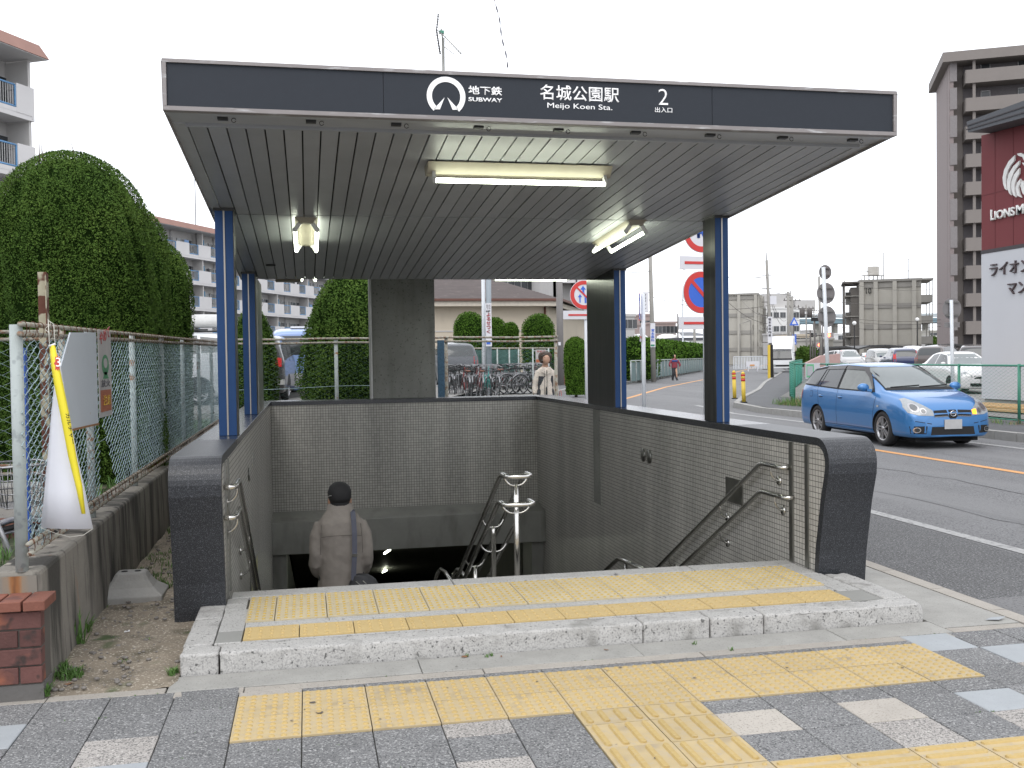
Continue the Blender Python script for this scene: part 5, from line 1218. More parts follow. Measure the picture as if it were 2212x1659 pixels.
# ================================================================== VEHICLES
def paint(name, col, rough=.3): return mat(name, col, rough, .0, var=.02, vs_=2, coat=.8, spec=.5)
G_cblue = mat('paint_blue', (.04, .175, .42), .32, .25, var=.02, vs_=2, coat=.8)
G_win = mat('window_tinted', (.045, .05, .052), .06, var=.1, spec=.7)
G_winc = mat('window_clear', (.13, .15, .15), .05, var=.15, vs_=1.5, spec=.8)
G_visor = mat('visor_smoke', (.03, .027, .027), .15)
G_rim = mat('alloy_rim', (.42, .42, .43), .3, .7)
G_lampg = mat('lamp_glass', (.30, .32, .33), .08, var=.2, vs_=12, spec=.9)
G_red = mat('lamp_red', (.45, .02, .02), .2)
G_amber = mat('lamp_amber_lit', (.9, .35, .02), .3, emit=(1, .32, .02, 2.5))
G_plate = mat('number_plate', (.42, .42, .42), .5, var=.1, vs_=8)
G_seamc = mat('panel_gap', (.012, .015, .02), .8)
def catmull(P, n):
    P = np.array(P, float); Q = []
    for i in range(len(P)-1):
        p0 = P[max(i-1, 0)]; p1 = P[i]; p2 = P[i+1]; p3 = P[min(i+2, len(P)-1)]
        for k in range(n):
            t = k/n; m1 = (p2-p0)*.42; m2 = (p3-p1)*.42
            Q.append((2*t**3-3*t**2+1)*p1+(t**3-2*t**2+t)*m1+(-2*t**3+3*t**2)*p2+(t**3-t**2)*m2)
    Q.append(P[-1]); return np.array(Q)
# station: x, zb, wb, zs, ws, zt, wg
PROF = {
 'wagon': [(-2.22, .34, .55, .62, .52, .72, .42), (-2.20, .26, .72, .75, .68, .86, .58), (-2.12, .21, .80, .90, .76, 1.06, .66), (-2.02, .20, .835, .97, .78, 1.22, .66), (-1.86, .20, .845, 1.0, .79, 1.38, .64), (-1.5, .19, .85, 1.0, .80, 1.445, .62), (-.9, .19, .85, .98, .80, 1.48, .61), (-.3, .19, .85, .96, .80, 1.495, .60), (.2, .19, .85, .945, .80, 1.445, .585), (.55, .19, .85, .935, .80, 1.31, .60), (.9, .19, .85, .925, .80, 1.13, .66), (1.15, .19, .85, .915, .79, 1.01, .72), (1.5, .19, .85, .87, .77, .955, .66), (1.8, .19, .835, .81, .75, .885, .60), (2.02, .19, .79, .70, .72, .80, .54), (2.13, .20, .70, .60, .63, .71, .48), (2.19, .22, .52, .52, .48, .62, .36)],
 'sedan': [(-2.25, .34, .6, .66, .55, .74, .45), (-2.2, .26, .78, .82, .70, .93, .60), (-2.0, .2, .84, .92, .76, 1.02, .64), (-1.6, .2, .86, .95, .79, 1.08, .66), (-1.1, .2, .86, .95, .80, 1.36, .60), (-.6, .2, .86, .95, .80, 1.43, .58), (0, .2, .86, .94, .80, 1.44, .58), (.5, .2, .86, .93, .80, 1.30, .60), (1.0, .2, .86, .92, .79, 1.04, .68), (1.5, .2, .86, .86, .77, .95, .64), (1.95, .2, .82, .76, .72, .85, .56), (2.15, .2, .74, .62, .64, .72, .46), (2.23, .24, .5, .5, .46, .6, .3)],
 'van': [(-2.1, .34, .6, .8, .6, 1.3, .5), (-2.07, .25, .78, 1.0, .77, 1.62, .62), (-2.0, .2, .83, 1.08, .81, 1.74, .66), (-1.6, .2, .85, 1.10, .83, 1.82, .68), (-.8, .2, .85, 1.08, .83, 1.86, .68), (.2, .2, .85, 1.06, .83, 1.84, .67), (.9, .2, .85, 1.04, .82, 1.66, .66), (1.35, .2, .85, 1.02, .81, 1.30, .70), (1.65, .2, .85, .98, .79, 1.10, .70), (1.95, .2, .81, .86, .74, .95, .60), (2.06, .22, .72, .7, .66, .8, .5), (2.12, .26, .5, .55, .46, .66, .3)],
}
def wheel_mesh(lod):
    b = MB(); R_, w = .315, .10; n = 36 if lod else 16
    pr_ = [(.215, -w), (.285, -w), (.308, -w*.8), (R_, -w*.5), (R_, w*.5), (.308, w*.8), (.285, w), (.215, w*.96), (.215, w*.4)]
    vs = [(r*math.cos(2*PI*k/n), y, r*math.sin(2*PI*k/n)) for r, y in pr_ for k in range(n)]
    b.add(vs, [(i*n+k, i*n+(k+1) % n, (i+1)*n+(k+1) % n, (i+1)*n+k) for i in range(len(pr_)-1) for k in range(n)], 0, True)
    t_ = b.mesh('tyre', G_rub); b = MB()
    pr_ = [(.218, w*.97), (.205, w*.97), (.195, w*.55), (.19, w*.1)]; vs = [(r*math.cos(2*PI*k/n), y, r*math.sin(2*PI*k/n)) for r, y in pr_ for k in range(n)]
    b.add(vs, [(i*n+k, i*n+(k+1) % n, (i+1)*n+(k+1) % n, (i+1)*n+k) for i in range(3) for k in range(n)], 0, True)
    b.tube([(0, w*.5, 0), (0, w*.92, 0)], .042, 14)
    for s in range(5):
        a = 2*PI*s/5+.3; d = Vector((math.cos(a), 0, math.sin(a))); p = Vector((-math.sin(a), 0, math.cos(a)))
        for sg in (-1, 1):
            A_ = d*.03+p*.02*sg; B_ = d*.205+p*.035*sg
            b.hexa([A_+Vector((0, w*.55, 0))-p*.012, A_+Vector((0, w*.55, 0))+p*.012, B_+Vector((0, w*.75, 0))+p*.012, B_+Vector((0, w*.75, 0))-p*.012, A_+Vector((0, w*.9, 0))-p*.010, A_+Vector((0, w*.9, 0))+p*.010, B_+Vector((0, w*.96, 0))+p*.010, B_+Vector((0, w*.96, 0))-p*.010])
    r_ = b.mesh('rim', G_rim); b = MB(); b.tube([(0, 0, 0), (0, w*.3, 0)], .195, n, 0, True, False); k_ = b.mesh('brake_disc', G_black); return t_, r_, k_
WH = {0: wheel_mesh(0), 1: wheel_mesh(1)}
def make_car(name, label, style, pm, lod=0, L_=1., W_=1., H_=1., cat='car', group=None, rear_lights=None, front=True, back=True):
    t = thing(name, label, cat, (0, 0, 0), group)
    S = [(x*L_, zb, wb*W_, zs*H_, ws*W_, zt*H_, wg*W_) for x, zb, wb, zs, ws, zt, wg in PROF[style]]
    nv, nu = (7, 8) if lod else (3, 3)
    St = catmull(S, nu); rows_ = []
    for x, zb, wb, zs, ws, zt, wg in St:
        h_ = zs-zb; g = zt-zs
        rg_ = [(0, zb), (wb*.80, zb), (wb*.96, zb+.05), (wb, zb+h_*.35), (wb*1.002, zb+h_*.62), (wb*.985, zb+h_*.86), (ws*1.01, zs), (ws+(wg-ws)*.45, zs+g*.42), (wg, zs+g*.82), (wg*.86, zs+g*.95), (wg*.5, zs+g*.99), (0, zt)]
        Q = catmull(rg_, nv if lod else 2); rows_.append([(x, y, z) for y, z in Q])
    b = MB(); m = len(rows_[0]); full = [[(x, -y, z) for x, y, z in r]+[(x, y, z) for x, y, z in r[-2:0:-1]] for r in rows_]; k = len(full[0])
    vs = [p for r in full for p in r]; n = len(full)
    fs = [(i*k+j, i*k+(j+1) % k, (i+1)*k+(j+1) % k, (i+1)*k+j) for i in range(n-1) for j in range(k)]+[tuple(range(k)), tuple((n-1)*k+j for j in reversed(range(k)))]
    b.add(vs, fs, 0, True); me = b.mesh('body', [pm, G_black]); 
    bm = bmesh.new(); bm.from_mesh(me); bvh = BVHTree.FromBMesh(bm); bm.free()
    xa, xf = (-1.3*L_, 1.3*L_) if style != 'van' else (-1.22*L_, 1.25*L_); rr = .345
    body = link('body', me, None)
    if lod:
        cb = MB()
        for xx in (xa, xf):
            for sg in (-1, 1): cb.tube([(xx, sg*.56, .31), (xx, sg*1.2, .31)], rr, 48, 0, True, False)
        cut = link('cut', cb.mesh('cut', [pm, G_black])); md = body.modifiers.new('b', 'BOOLEAN'); md.operation = 'DIFFERENCE'; md.object = cut; md.solver = 'EXACT'
        dg = bpy.context.evaluated_depsgraph_get(); m2 = bpy.data.meshes.new_from_object(body.evaluated_get(dg), depsgraph=dg)
        bpy.data.objects.remove(body); bpy.data.objects.remove(cut); m2.materials.clear(); m2.materials.append(pm); m2.materials.append(G_black); m2.name = 'body'
        for p in m2.polygons:
            c = p.center; p.material_index = 0
            for xx in (xa, xf):
                d = math.hypot(c.x-xx, c.z-.31)
                if abs(c.y) < .555+.01 and d < rr and abs(abs(c.y)-.56) < .02: p.material_index = 1
                if abs(d-rr) < .012 and abs(p.normal.y) < .6: p.material_index = 1; p.use_smooth = True
        m2.set_sharp_from_angle(angle=math.radians(42)); body = link('body', m2, t)
    else: body.parent = t
    def patch(nm, poly, side, m_, off=.004, par=None, step=.07, sg=1, th=0):
        bmm = bmesh.new(); vv = [bmm.verts.new((p[0], p[1], 0)) for p in poly]; bmm.faces.new(vv)
        xs = [p[0] for p in poly]; ys = [p[1] for p in poly]
        if not lod: step *= 2.2
        for ax, lo, hi in ((0, min(xs), max(xs)), (1, min(ys), max(ys))):
            c = lo+step
            while c < hi-1e-3:
                nn = Vector((1, 0, 0)) if ax == 0 else Vector((0, 1, 0)); bmesh.ops.bisect_plane(bmm, geom=bmm.verts[:]+bmm.edges[:]+bmm.faces[:], plane_co=nn*c, plane_no=nn); c += step
        last = None; bad = []
        for v in bmm.verts:
            a, c = v.co.x, v.co.y
            if side == 'side': o_, d_ = Vector((a, sg*4, c)), Vector((0, -sg, 0))
            elif side == 'front': o_, d_ = Vector((6, a, c)), Vector((-1, 0, 0))
            elif side == 'back': o_, d_ = Vector((-6, a, c)), Vector((1, 0, 0))
            else: o_, d_ = Vector((a, c, 4)), Vector((0, 0, -1))
            h = bvh.ray_cast(o_, d_)
            if h[0] is None: bad.append(v); continue
            nrm = h[1] if h[1].dot(d_) < 0 else -h[1]; v.co = h[0]+nrm*off
        bmesh.ops.delete(bmm, geom=bad, context='VERTS') if bad else None
        me_ = bpy.data.meshes.new(nm); bmm.to_mesh(me_); bmm.free(); me_.materials.append(m_)
        for p in me_.polygons: p.use_smooth = True
        return link(nm, me_, par or t)
    P = dict(t=t, patch=patch, bvh=bvh, body=body, xf=xf, xa=xa)
    for xx, sd_ in ((xf, 1), (xa, 1), (xf, -1), (xa, -1)):
        w = bpy.data.objects.new('wheel', None); COL.objects.link(w); w.parent = t; w.location = (xx, sd_*.735*W_, .315); w.rotation_euler = (0, random.uniform(0, 1), 0 if sd_ > 0 else PI)
        for me_ in WH[1 if lod else 0]: link(me_.name.split('.')[0], me_, w)
        if not lod:
            for s2 in ((sd_,)): patch('wheel_arch', [(xx+.37*math.cos(a), .31+.37*math.sin(a)) for a in np.linspace(-.2, PI+.2, 14)], 'side', G_black, .003, sg=s2)
    return P
def std_details(P, style, H_=1., L_=1., W_=1., glass=None, rearred=G_red, plate=True):
    """windows, lamps and plates of an ordinary parked car"""
    pt = P['patch']; g = glass or G_winc
    def sc(pl): return [(a*L_, c*H_) for a, c in pl]
    def sf(pl): return [(a*W_, c*H_) for a, c in pl]
    W1 = {'wagon': ([(.93, .97), (.28, 1.38), (-.42, 1.41), (-.42, 1.0)], [(-.50, 1.0), (-.50, 1.41), (-1.2, 1.39), (-1.28, 1.03)], [(-1.36, 1.04), (-1.27, 1.37), (-1.7, 1.33), (-1.95, 1.06)]),
          'sedan': ([(.88, .97), (.35, 1.30), (-.25, 1.37), (-.25, .98)], [(-.32, .98), (-.32, 1.37), (-.85, 1.33), (-1.15, 1.0)], None),
          'van': ([(1.3, 1.08), (.85, 1.55), (.1, 1.7), (.1, 1.1)], [(0.02, 1.1), (.02, 1.7), (-.85, 1.72), (-.85, 1.12)], [(-.93, 1.12), (-.93, 1.72), (-1.75, 1.68), (-1.9, 1.14)])}[style]
    for sg in (-1, 1):
        for w in W1:
            if w: pt('side_window', sc(w), 'side', G_win, sg=sg)
    ws_ = {'wagon': [(-.66, 1.0), (.66, 1.0), (.56, 1.40), (-.56, 1.40)], 'sedan': [(-.64, 1.0), (.64, 1.0), (.54, 1.35), (-.54, 1.35)], 'van': [(-.68, 1.1), (.68, 1.1), (.60, 1.72), (-.60, 1.72)]}[style]
    rw_ = {'wagon': [(-.62, 1.0), (.62, 1.0), (.56, 1.33), (-.56, 1.33)], 'sedan': [(-.6, 1.08), (.6, 1.08), (.54, 1.33), (-.54, 1.33)], 'van': [(-.64, 1.12), (.64, 1.12), (.58, 1.62), (-.58, 1.62)]}[style]
    pt('windscreen', sf(ws_), 'front', g); pt('rear_window', sf(rw_), 'back', G_win)
    for e in (-1, 1):
        pt('headlight', [(e*.42*W_, .60), (e*.42*W_, .68), (e*.72*W_, .82*(H_ if style != 'van' else 1)), (e*.76*W_, .66)][::e], 'front', G_lampg, .006)
        z0 = {'wagon': .74, 'sedan': .66, 'van': .95}[style]; pt('tail_light', [(e*.60*W_, z0*H_), (e*.60*W_, (z0+.26)*H_), (e*.76*W_, (z0+.24)*H_), (e*.76*W_, z0*H_)][::e], 'back', rearred, .006)
        b = MB(); b.sphere((.82*L_ if style != 'van' else 1.05*L_, e*(.90*W_), 1.02*H_ if style != 'van' else 1.15*H_), .09, 10, 8, 0, (.6, 1.0, .75)); o = link('mirror', b.mesh('mirror', P['body'].data.materials[0]), P['t'])
    pt('grille', [(-.36*W_, .56), (.36*W_, .56), (.36*W_, .66), (-.36*W_, .66)], 'front', G_black, .005)
    pt('lower_grille', [(-.5*W_, .28), (.5*W_, .28), (.5*W_, .40), (-.5*W_, .40)], 'front', G_black, .005)
    if plate:
        pt('number_plate', [(-.165, .38), (.165, .38), (.165, .54), (-.165, .54)], 'front', G_plate, .012); pt('number_plate', [(-.165, .52), (.165, .52), (.165, .68), (-.165, .68)], 'back', G_plate, .012)
# ---------- the blue estate car
P = make_car('parked_car', 'bright blue estate car with lit amber indicator on the road behind the parapet', 'wagon', G_cblue, 1, cat='car')
car = P['t']; car.name = 'estate_car'; pt = P['patch']
for sg in (-1, 1):
    pt('window_surround', [(.96, .955), (.28, 1.415), (-.45, 1.445), (-1.3, 1.425), (-1.80, 1.36), (-2.06, 1.04), (-1.5, 1.015), (-.4, .975)], 'side', G_black, .006, sg=sg)
    pt('side_window', [(.86, .975), (.30, 1.375), (-.40, 1.40), (-.40, .995)], 'side', mat('window_mid', (.13, .14, .13), .06, var=.15, spec=.7), .011, sg=sg)
    pt('side_window', [(-.49, 1.0), (-.49, 1.40), (-1.10, 1.385), (-1.20, 1.025)], 'side', G_win, .011, sg=sg)
    pt('side_window', [(-1.23, 1.03), (-1.13, 1.38), (-1.2, 1.38), (-1.32, 1.035)], 'side', G_win, .011, sg=sg)
    pt('side_window', [(-1.37, 1.04), (-1.25, 1.37), (-1.74, 1.32), (-1.98, 1.06)], 'side', G_win, .011, sg=sg)
    pt('visor', [(.80, 1.02), (.87, 1.00), (.56, 1.235), (.27, 1.40), (-.42, 1.43), (-.42, 1.365), (.24, 1.345), (.48, 1.225)], 'side', G_visor, .022, sg=sg)
    pt('visor', [(-.46, 1.365), (-.46, 1.43), (-1.20, 1.412), (-1.23, 1.35)], 'side', G_visor, .022, sg=sg)
    for nm, pl in (('door_gap', [(.98, .23), (.99, .23), (1.0, .60), (1.08, .93), (1.07, .93), (.99, .60)]), ('door_gap', [(-.445, .23), (-.436, .23), (-.436, .98), (-.445, .98)]), ('door_gap', [(-1.0, .30), (-.99, .30), (-1.22, .70), (-1.30, 1.0), (-1.31, 1.0), (-1.23, .70)]), ('sill_gap', [(.97, .285), (.97, .293), (-.95, .293), (-.95, .285)])):
        pt(nm, pl, 'side', G_seamc, .0015, sg=sg)
    pt('fuel_flap', [(-1.62, .80), (-1.50, .80), (-1.50, .92), (-1.62, .92)], 'side', G_seamc, .0012, sg=sg); pt('fuel_flap', [(-1.613, .807), (-1.507, .807), (-1.507, .913), (-1.613, .913)], 'side', G_cblue, .0025, sg=sg)
    pt('tail_light', [(-2.16, .72), (-2.17, .92), (-1.98, .93), (-2.02, .76)], 'side', G_red, .006, sg=sg)
    pt('side_repeater', [(1.13, .70), (1.20, .70), (1.20, .73), (1.13, .73)], 'side', G_lampg, .006, sg=sg)
    pt('sill_skirt', [(-.93, .17), (.93, .17), (.93, .27), (-.93, .25)], 'side', G_cblue, .02, sg=sg)
    for hx in (-.30, -1.13):
        b = MB(); y = sg*.845
        b.sphere((hx, y, .83), .04, 10, 8, 0, (2.4, .5, .55)); o = link('door_handle', b.mesh('door_handle', G_cblue), car)
        pt('handle_recess', [(hx-.07, .80), (hx+.07, .80), (hx+.07, .855), (hx-.07, .855)], 'side', G_seamc, .001, sg=sg)
    b = MB(); b.sphere((.80, sg*.935, 1.045), .10, 16, 12, 0, (.72, 1.15, .78)); b.bar((.86, sg*.80, .99), (.83, sg*.88, 1.0), .10, .05); link('mirror', b.mesh('mirror', G_cblue), car)
pt('windscreen', [(-.675, .995), (.675, .995), (.56, 1.41), (-.56, 1.41)], 'front', G_black, .007); pt('windscreen', [(-.65, 1.015), (.65, 1.015), (.545, 1.40), (-.545, 1.40)], 'front', G_winc, .011)
pt('rear_window', [(-.6, 1.0), (.6, 1.0), (.54, 1.33), (-.54, 1.33)], 'back', G_win, .004)
for e in (-1, 1):
    pt('headlight', [(e*.36, .575), (e*.37, .665), (e*.50, .76), (e*.655, .875), (e*.735, .855), (e*.785, .72), (e*.765, .63), (e*.62, .585)][::e], 'front', G_lampg, .006, step=.05)
    for (cy_, cz_, r) in ((.655, .715, .078), (.53, .655, .052)):
        pt('lamp_ring', [(e*cy_+r*math.cos(a), cz_+r*math.sin(a)) for a in np.linspace(0, 2*PI, 20)[:-1]], 'front', G_rim, .009, step=.04); pt('lamp_lens', [(e*cy_+r*.7*math.cos(a), cz_+r*.7*math.sin(a)) for a in np.linspace(0, 2*PI, 16)[:-1]], 'front', mat('lens_dark', (.12, .125, .13), .08, spec=.9), .012, step=.04)
    pt('grille', [(e*.09, .575), (e*.11, .675), (e*.355, .665), (e*.35, .565)][::e], 'front', G_black, .005); pt('grille_trim', [(e*.09, .563), (e*.09, .576), (e*.35, .566), (e*.35, .553)][::-e], 'front', G_chrome, .009)
    pt('fog_recess', [(e*.50, .265), (e*.48, .40), (e*.76, .40), (e*.74, .27)][::e], 'front', G_black, .003)
    pt('fog_lamp', [(e*.655+.062*math.cos(a), .335+.048*math.sin(a)) for a in np.linspace(0, 2*PI, 16)[:-1]], 'front', G_chrome, .02, step=.05); pt('fog_lens', [(e*.655+.044*math.cos(a), .335+.034*math.sin(a)) for a in np.linspace(0, 2*PI, 16)[:-1]], 'front', G_glassd, .024, step=.05)
    pt('bumper_line', [(e*.40, .445), (e*.74, .50), (e*.745, .492), (e*.40, .432)][::e], 'front', G_seamc, .002)
pt('indicator', [(.37, .60), (.37, .665), (.455, .68), (.455, .59)], 'front', G_amber, .016)
pt('badge_plate', [(-.085, .56), (-.07, .675), (.07, .675), (.085, .56), (.05, .525), (-.05, .525)], 'front', G_black, .006)
b = MB(); cxx = P['bvh'].ray_cast(Vector((6, 0, .61)), Vector((-1, 0, 0)))[0].x+.014
b.tube([(cxx, .052*math.cos(a), .612+.044*math.sin(a)) for a in np.linspace(0, 2*PI, 25)[:-1]], .007, 6, closed=True); b.bar((cxx, -.058, .612), (cxx, .058, .612), .012, .016); link('badge', b.mesh('badge', G_chrome), car)
pt('lower_grille', [(-.42, .245), (-.395, .385), (.395, .385), (.42, .245)], 'front', G_black, .004)
pt('front_spoiler', [(-.74, .17), (-.76, .235), (.76, .235), (.74, .17)], 'front', G_cblue, .022)
b = MB(); b.box(2.195, 2.207, -.165, .165, .345, .51); link('number_plate', b.mesh('number_plate', G_plate), car)
pt('bonnet_gap', [(1.13, -.70), (1.12, -.70), (1.12, .70), (1.13, .70)], 'top', G_seamc, .002)
for y0, y1 in ((-.55, .05), (.02, .62)):
    b = MB(); pts = []
    for u in np.linspace(0, 1, 7):
        h = P['bvh'].ray_cast(Vector((6, y0+(y1-y0)*u, 1.035+.03*u)), Vector((-1, 0, 0))); pts.append(h[0]+Vector((.02, 0, .015)))
    b.tube(pts, .009, 5); link('wiper', b.mesh('wiper', G_black), car)
b = MB(); b.box(1.0, 2.0, -.6, .6, .12, .2); b.box(-2.0, 2.0, -.5, .5, .13, .2); link('underbody', b.mesh('underbody', G_black), car)
car.scale = (.955, .955, .965); car.location = (10.68, 16.9, 0); car.rotation_euler = (0, 0, math.atan2(-1, -.05))
# ---------- cars in the far car park on the right
LOTZ = .33
def park(label, style, col, px_, d, head, H_=1., L_=1., W_=1., zl=LOTZ, redp=None, name='parked_car', cat='car', grp='cars in the far car park', rough=.3):
    pm = paint('paint_%s' % name+str(col), col)
    Q = make_car(name, label, style, pm, 0, L_, W_, H_, cat, grp); std_details(Q, style, H_, L_, W_)
    p = at(px_, 790, Y=d); Q['t'].location = (p.x, d, zl); Q['t'].rotation_euler = (0, 0, head); return Q
toward = math.atan2(-1, -.45)   # facing the camera
away = toward+PI
park('silver hatchback facing the road, left end of the parked row', 'wagon', (.35, .35, .35), 1834, 70, toward+.05, 1.12)
park('white saloon roof just behind the silver hatchback', 'sedan', (.6, .6, .6), 1816, 88, toward+.9, 1.2)
park('small white saloon between the silver hatchback and the silver van', 'sedan', (.6, .6, .6), 1877, 84, toward, 1.0, .95)
park('silver van with big windscreen left of the navy car', 'van', (.38, .38, .37), 1903, 74, toward+.1, .95)
q = park('navy car seen from behind with tall red tail lights', 'wagon', (.02, .03, .09), 1941, 56, away+.06, 1.12)
for e in (-1, 1): q['patch']('tail_light', [(e*.62, .98), (e*.56, 1.46), (e*.68, 1.46), (e*.76, .98)][::e], 'back', mat('tall_red', (.5, .03, .03), .3), .02)
park('white one-box van right of the navy car', 'van', (.65, .65, .65), 1984, 66, toward, .98)
park('white van roof behind the one-box van', 'van', (.6, .6, .6), 1972, 84, toward, 1.1)
park('dark brown estate seen at an angle behind the white estate', 'wagon', (.09, .075, .07), 2038, 50, toward+2.6, 1.18)
park('white estate car facing the road beside the white hoarding', 'sedan', (.66, .66, .66), 2072, 33.5, toward+.18, 1.08, 1.0, 1.02, .12)
park('dark hatchback half hidden by the white hoarding', 'wagon', (.06, .05, .05), 2104, 46, away-.2, 1.15)
# ---------- cars behind the left fence
LZ = .62
q = park('white off-roader with grey roof box behind the wire fence', 'wagon', (.62, .64, .66), 338, 25.5, PI*.92, 1.18, 1.05, 1.05, LZ, name='off_roader', grp='cars behind the wire fences')
b = MB(); rings(b, [(-.95, 0, 1.86, .95, .40), (-.95, 0, 1.93, 1.0, .43), (-.98, 0, 2.06, .92, .40), (-1.0, 0, 2.16, .6, .3)], 24)
o = link('roof_box', b.mesh('roof_box', mat('roof_box_grey', (.50, .50, .49), .4))); o.location = q['t'].location; o.rotation_euler = q['t'].rotation_euler; tag(o, 'pale grey streamlined roof box on the white off-roader', 'roof box')
b = MB(); [b.tube([(x, -.6, 1.80), (x, .6, 1.80)], .02, 6) for x in (.3, -.8)]; [b.tube([(.9, y, 1.78), (-1.5, y, 1.78)], .022, 6) for y in (-.6, .6)]; [b.box(x-.03, x+.03, y-.03, y+.03, 1.70, 1.87) for x in (.3, -.8) for y in (-.6, .6)]; link('roof_rack', b.mesh('roof_rack', G_darkmetal), q['t'])
q['patch']('tail_light', [(-2.1, .95), (-2.1, 1.2), (-1.9, 1.2), (-1.9, .95)], 'side', G_red, .01, sg=1); q['patch']('tail_light', [(-2.1, .95), (-2.1, 1.2), (-1.9, 1.2), (-1.9, .95)], 'side', G_red, .01, sg=-1)
q = park('light blue van seen from behind beyond the rear wire fence', 'van', (.20, .30, .55), 640, 30.5, PI/2+.05, 1.06, 1., 1.02, LZ, name='van', cat='van', grp='cars behind the wire fences')
b = MB(); b.box(-2.16, -2.04, -.78, .78, .3, .62); link('bumper', b.mesh('bumper', paint('paint_silver', (.4, .4, .42))), q['t'])
b = MB(); b.box(.2, .7, -.5, .1, 1.97, 2.02); b.box(-1.6, -1.3, -.3, .2, 1.95, 2.0); link('roof_vent', b.mesh('roof_vent', G_wpaint), q['t'])
q = park('black off-roader with spare-wheel cover seen from behind at a slant', 'van', (.03, .03, .03), 570, 28.0, PI/2-.1, .92, .95, .95, LZ, name='off_roader', grp='cars behind the wire fences')
b = MB(); b.tube([(-2.12, -.1, .95), (-2.3, -.1, .95)], .33, 24); link('spare_wheel_cover', b.mesh('spare_wheel_cover', G_black), q['t'])
b = MB(); b.box(-2.2, -2.0, -.8, .8, .42, .55); link('bumper', b.mesh('bumper', mat('bumper_chrome', (.4, .4, .38), .3, .8)), q['t'])
park('dark grey hatchback behind the bicycles and green mesh', 'wagon', (.05, .055, .065), 975, 41.5, PI/2, 1.25, 1., 1., .5, name='parked_car', grp='cars behind the wire fences')
# ---------- box lorry on the far road
t = thing('box_lorry', 'white box lorry coming along the far road behind the blue and green posts', 'lorry')
G_tw = mat('lorry_white', (.72, .73, .74), .4, var=.03)
b = MB(); b.box(-1.1, 1.1, 1.1, 5.6, .85, 3.35); link('cargo_box', b.mesh('cargo_box', G_tw), t, bev=.03)
b = MB(); b.box(-.93, .93, -.12, 1.05, .45, 1.35); b.hexa([(-.93, -.12, 1.35), (.93, -.12, 1.35), (.93, 1.05, 1.35), (-.93, 1.05, 1.35), (-.86, .18, 2.15), (.86, .18, 2.15), (.86, 1.05, 2.15), (-.86, 1.05, 2.15)]); link('cab', b.mesh('cab', G_tw), t, bev=.05)
b = MB(); b.hexa([(-.86, -.1, 2.17), (.86, -.1, 2.17), (.86, 1.0, 2.17), (-.86, 1.0, 2.17), (-.95, .75, 3.2), (.95, .75, 3.2), (.95, 1.05, 3.2), (-.95, 1.05, 3.2)]); link('wind_deflector', b.mesh('wind_deflector', mat('deflector_white', (.85, .85, .85), .35)), t, bev=.06)
b = MB(); b.hexa([(-.84, -.135, 1.33), (.84, -.135, 1.33), (.84, -.05, 1.33), (-.84, -.05, 1.33), (-.78, .135, 2.05), (.78, .135, 2.05), (.78, .2, 2.05), (-.78, .2, 2.05)]); link('windscreen', b.mesh('windscreen', G_win), t)
b = MB(); b.box(-.84, .84, -.15, -.12, 1.22, 1.34); b.box(-.6, .6, -.14, -.12, .62, .78); link('grille', b.mesh('grille', G_black), t)
for e in (-1, 1):
    b = MB(); b.box(e*.72-.14, e*.72+.14, -.15, -.12, .62, .82); link('headlight', b.mesh('headlight', G_lampg), t)
    b = MB(); b.box(e*1.1-.06, e*1.1+.06, -.1, 0, 1.5, 1.9); b.bar((e*.9, 0, 1.85), (e*1.1, -.05, 1.85), .03, .03); link('mirror', b.mesh('mirror', G_black), t)
    for y in (.45, 4.4):
        w = bpy.data.objects.new('wheel', None); COL.objects.link(w); w.parent = t; w.location = (e*.86, y, .38); w.rotation_euler = (0, 0, 0 if e > 0 else PI); w.scale = (1.2, 1.2, 1.2)
        for me_ in WH[0]: o = link(me_.name.split('.')[0], me_, w); o.rotation_euler = (0, 0, -PI/2)
p = at(1690, 808, Y=82); t.location = (p.x, 82, .02); t.rotation_euler = (0, 0, -.45)
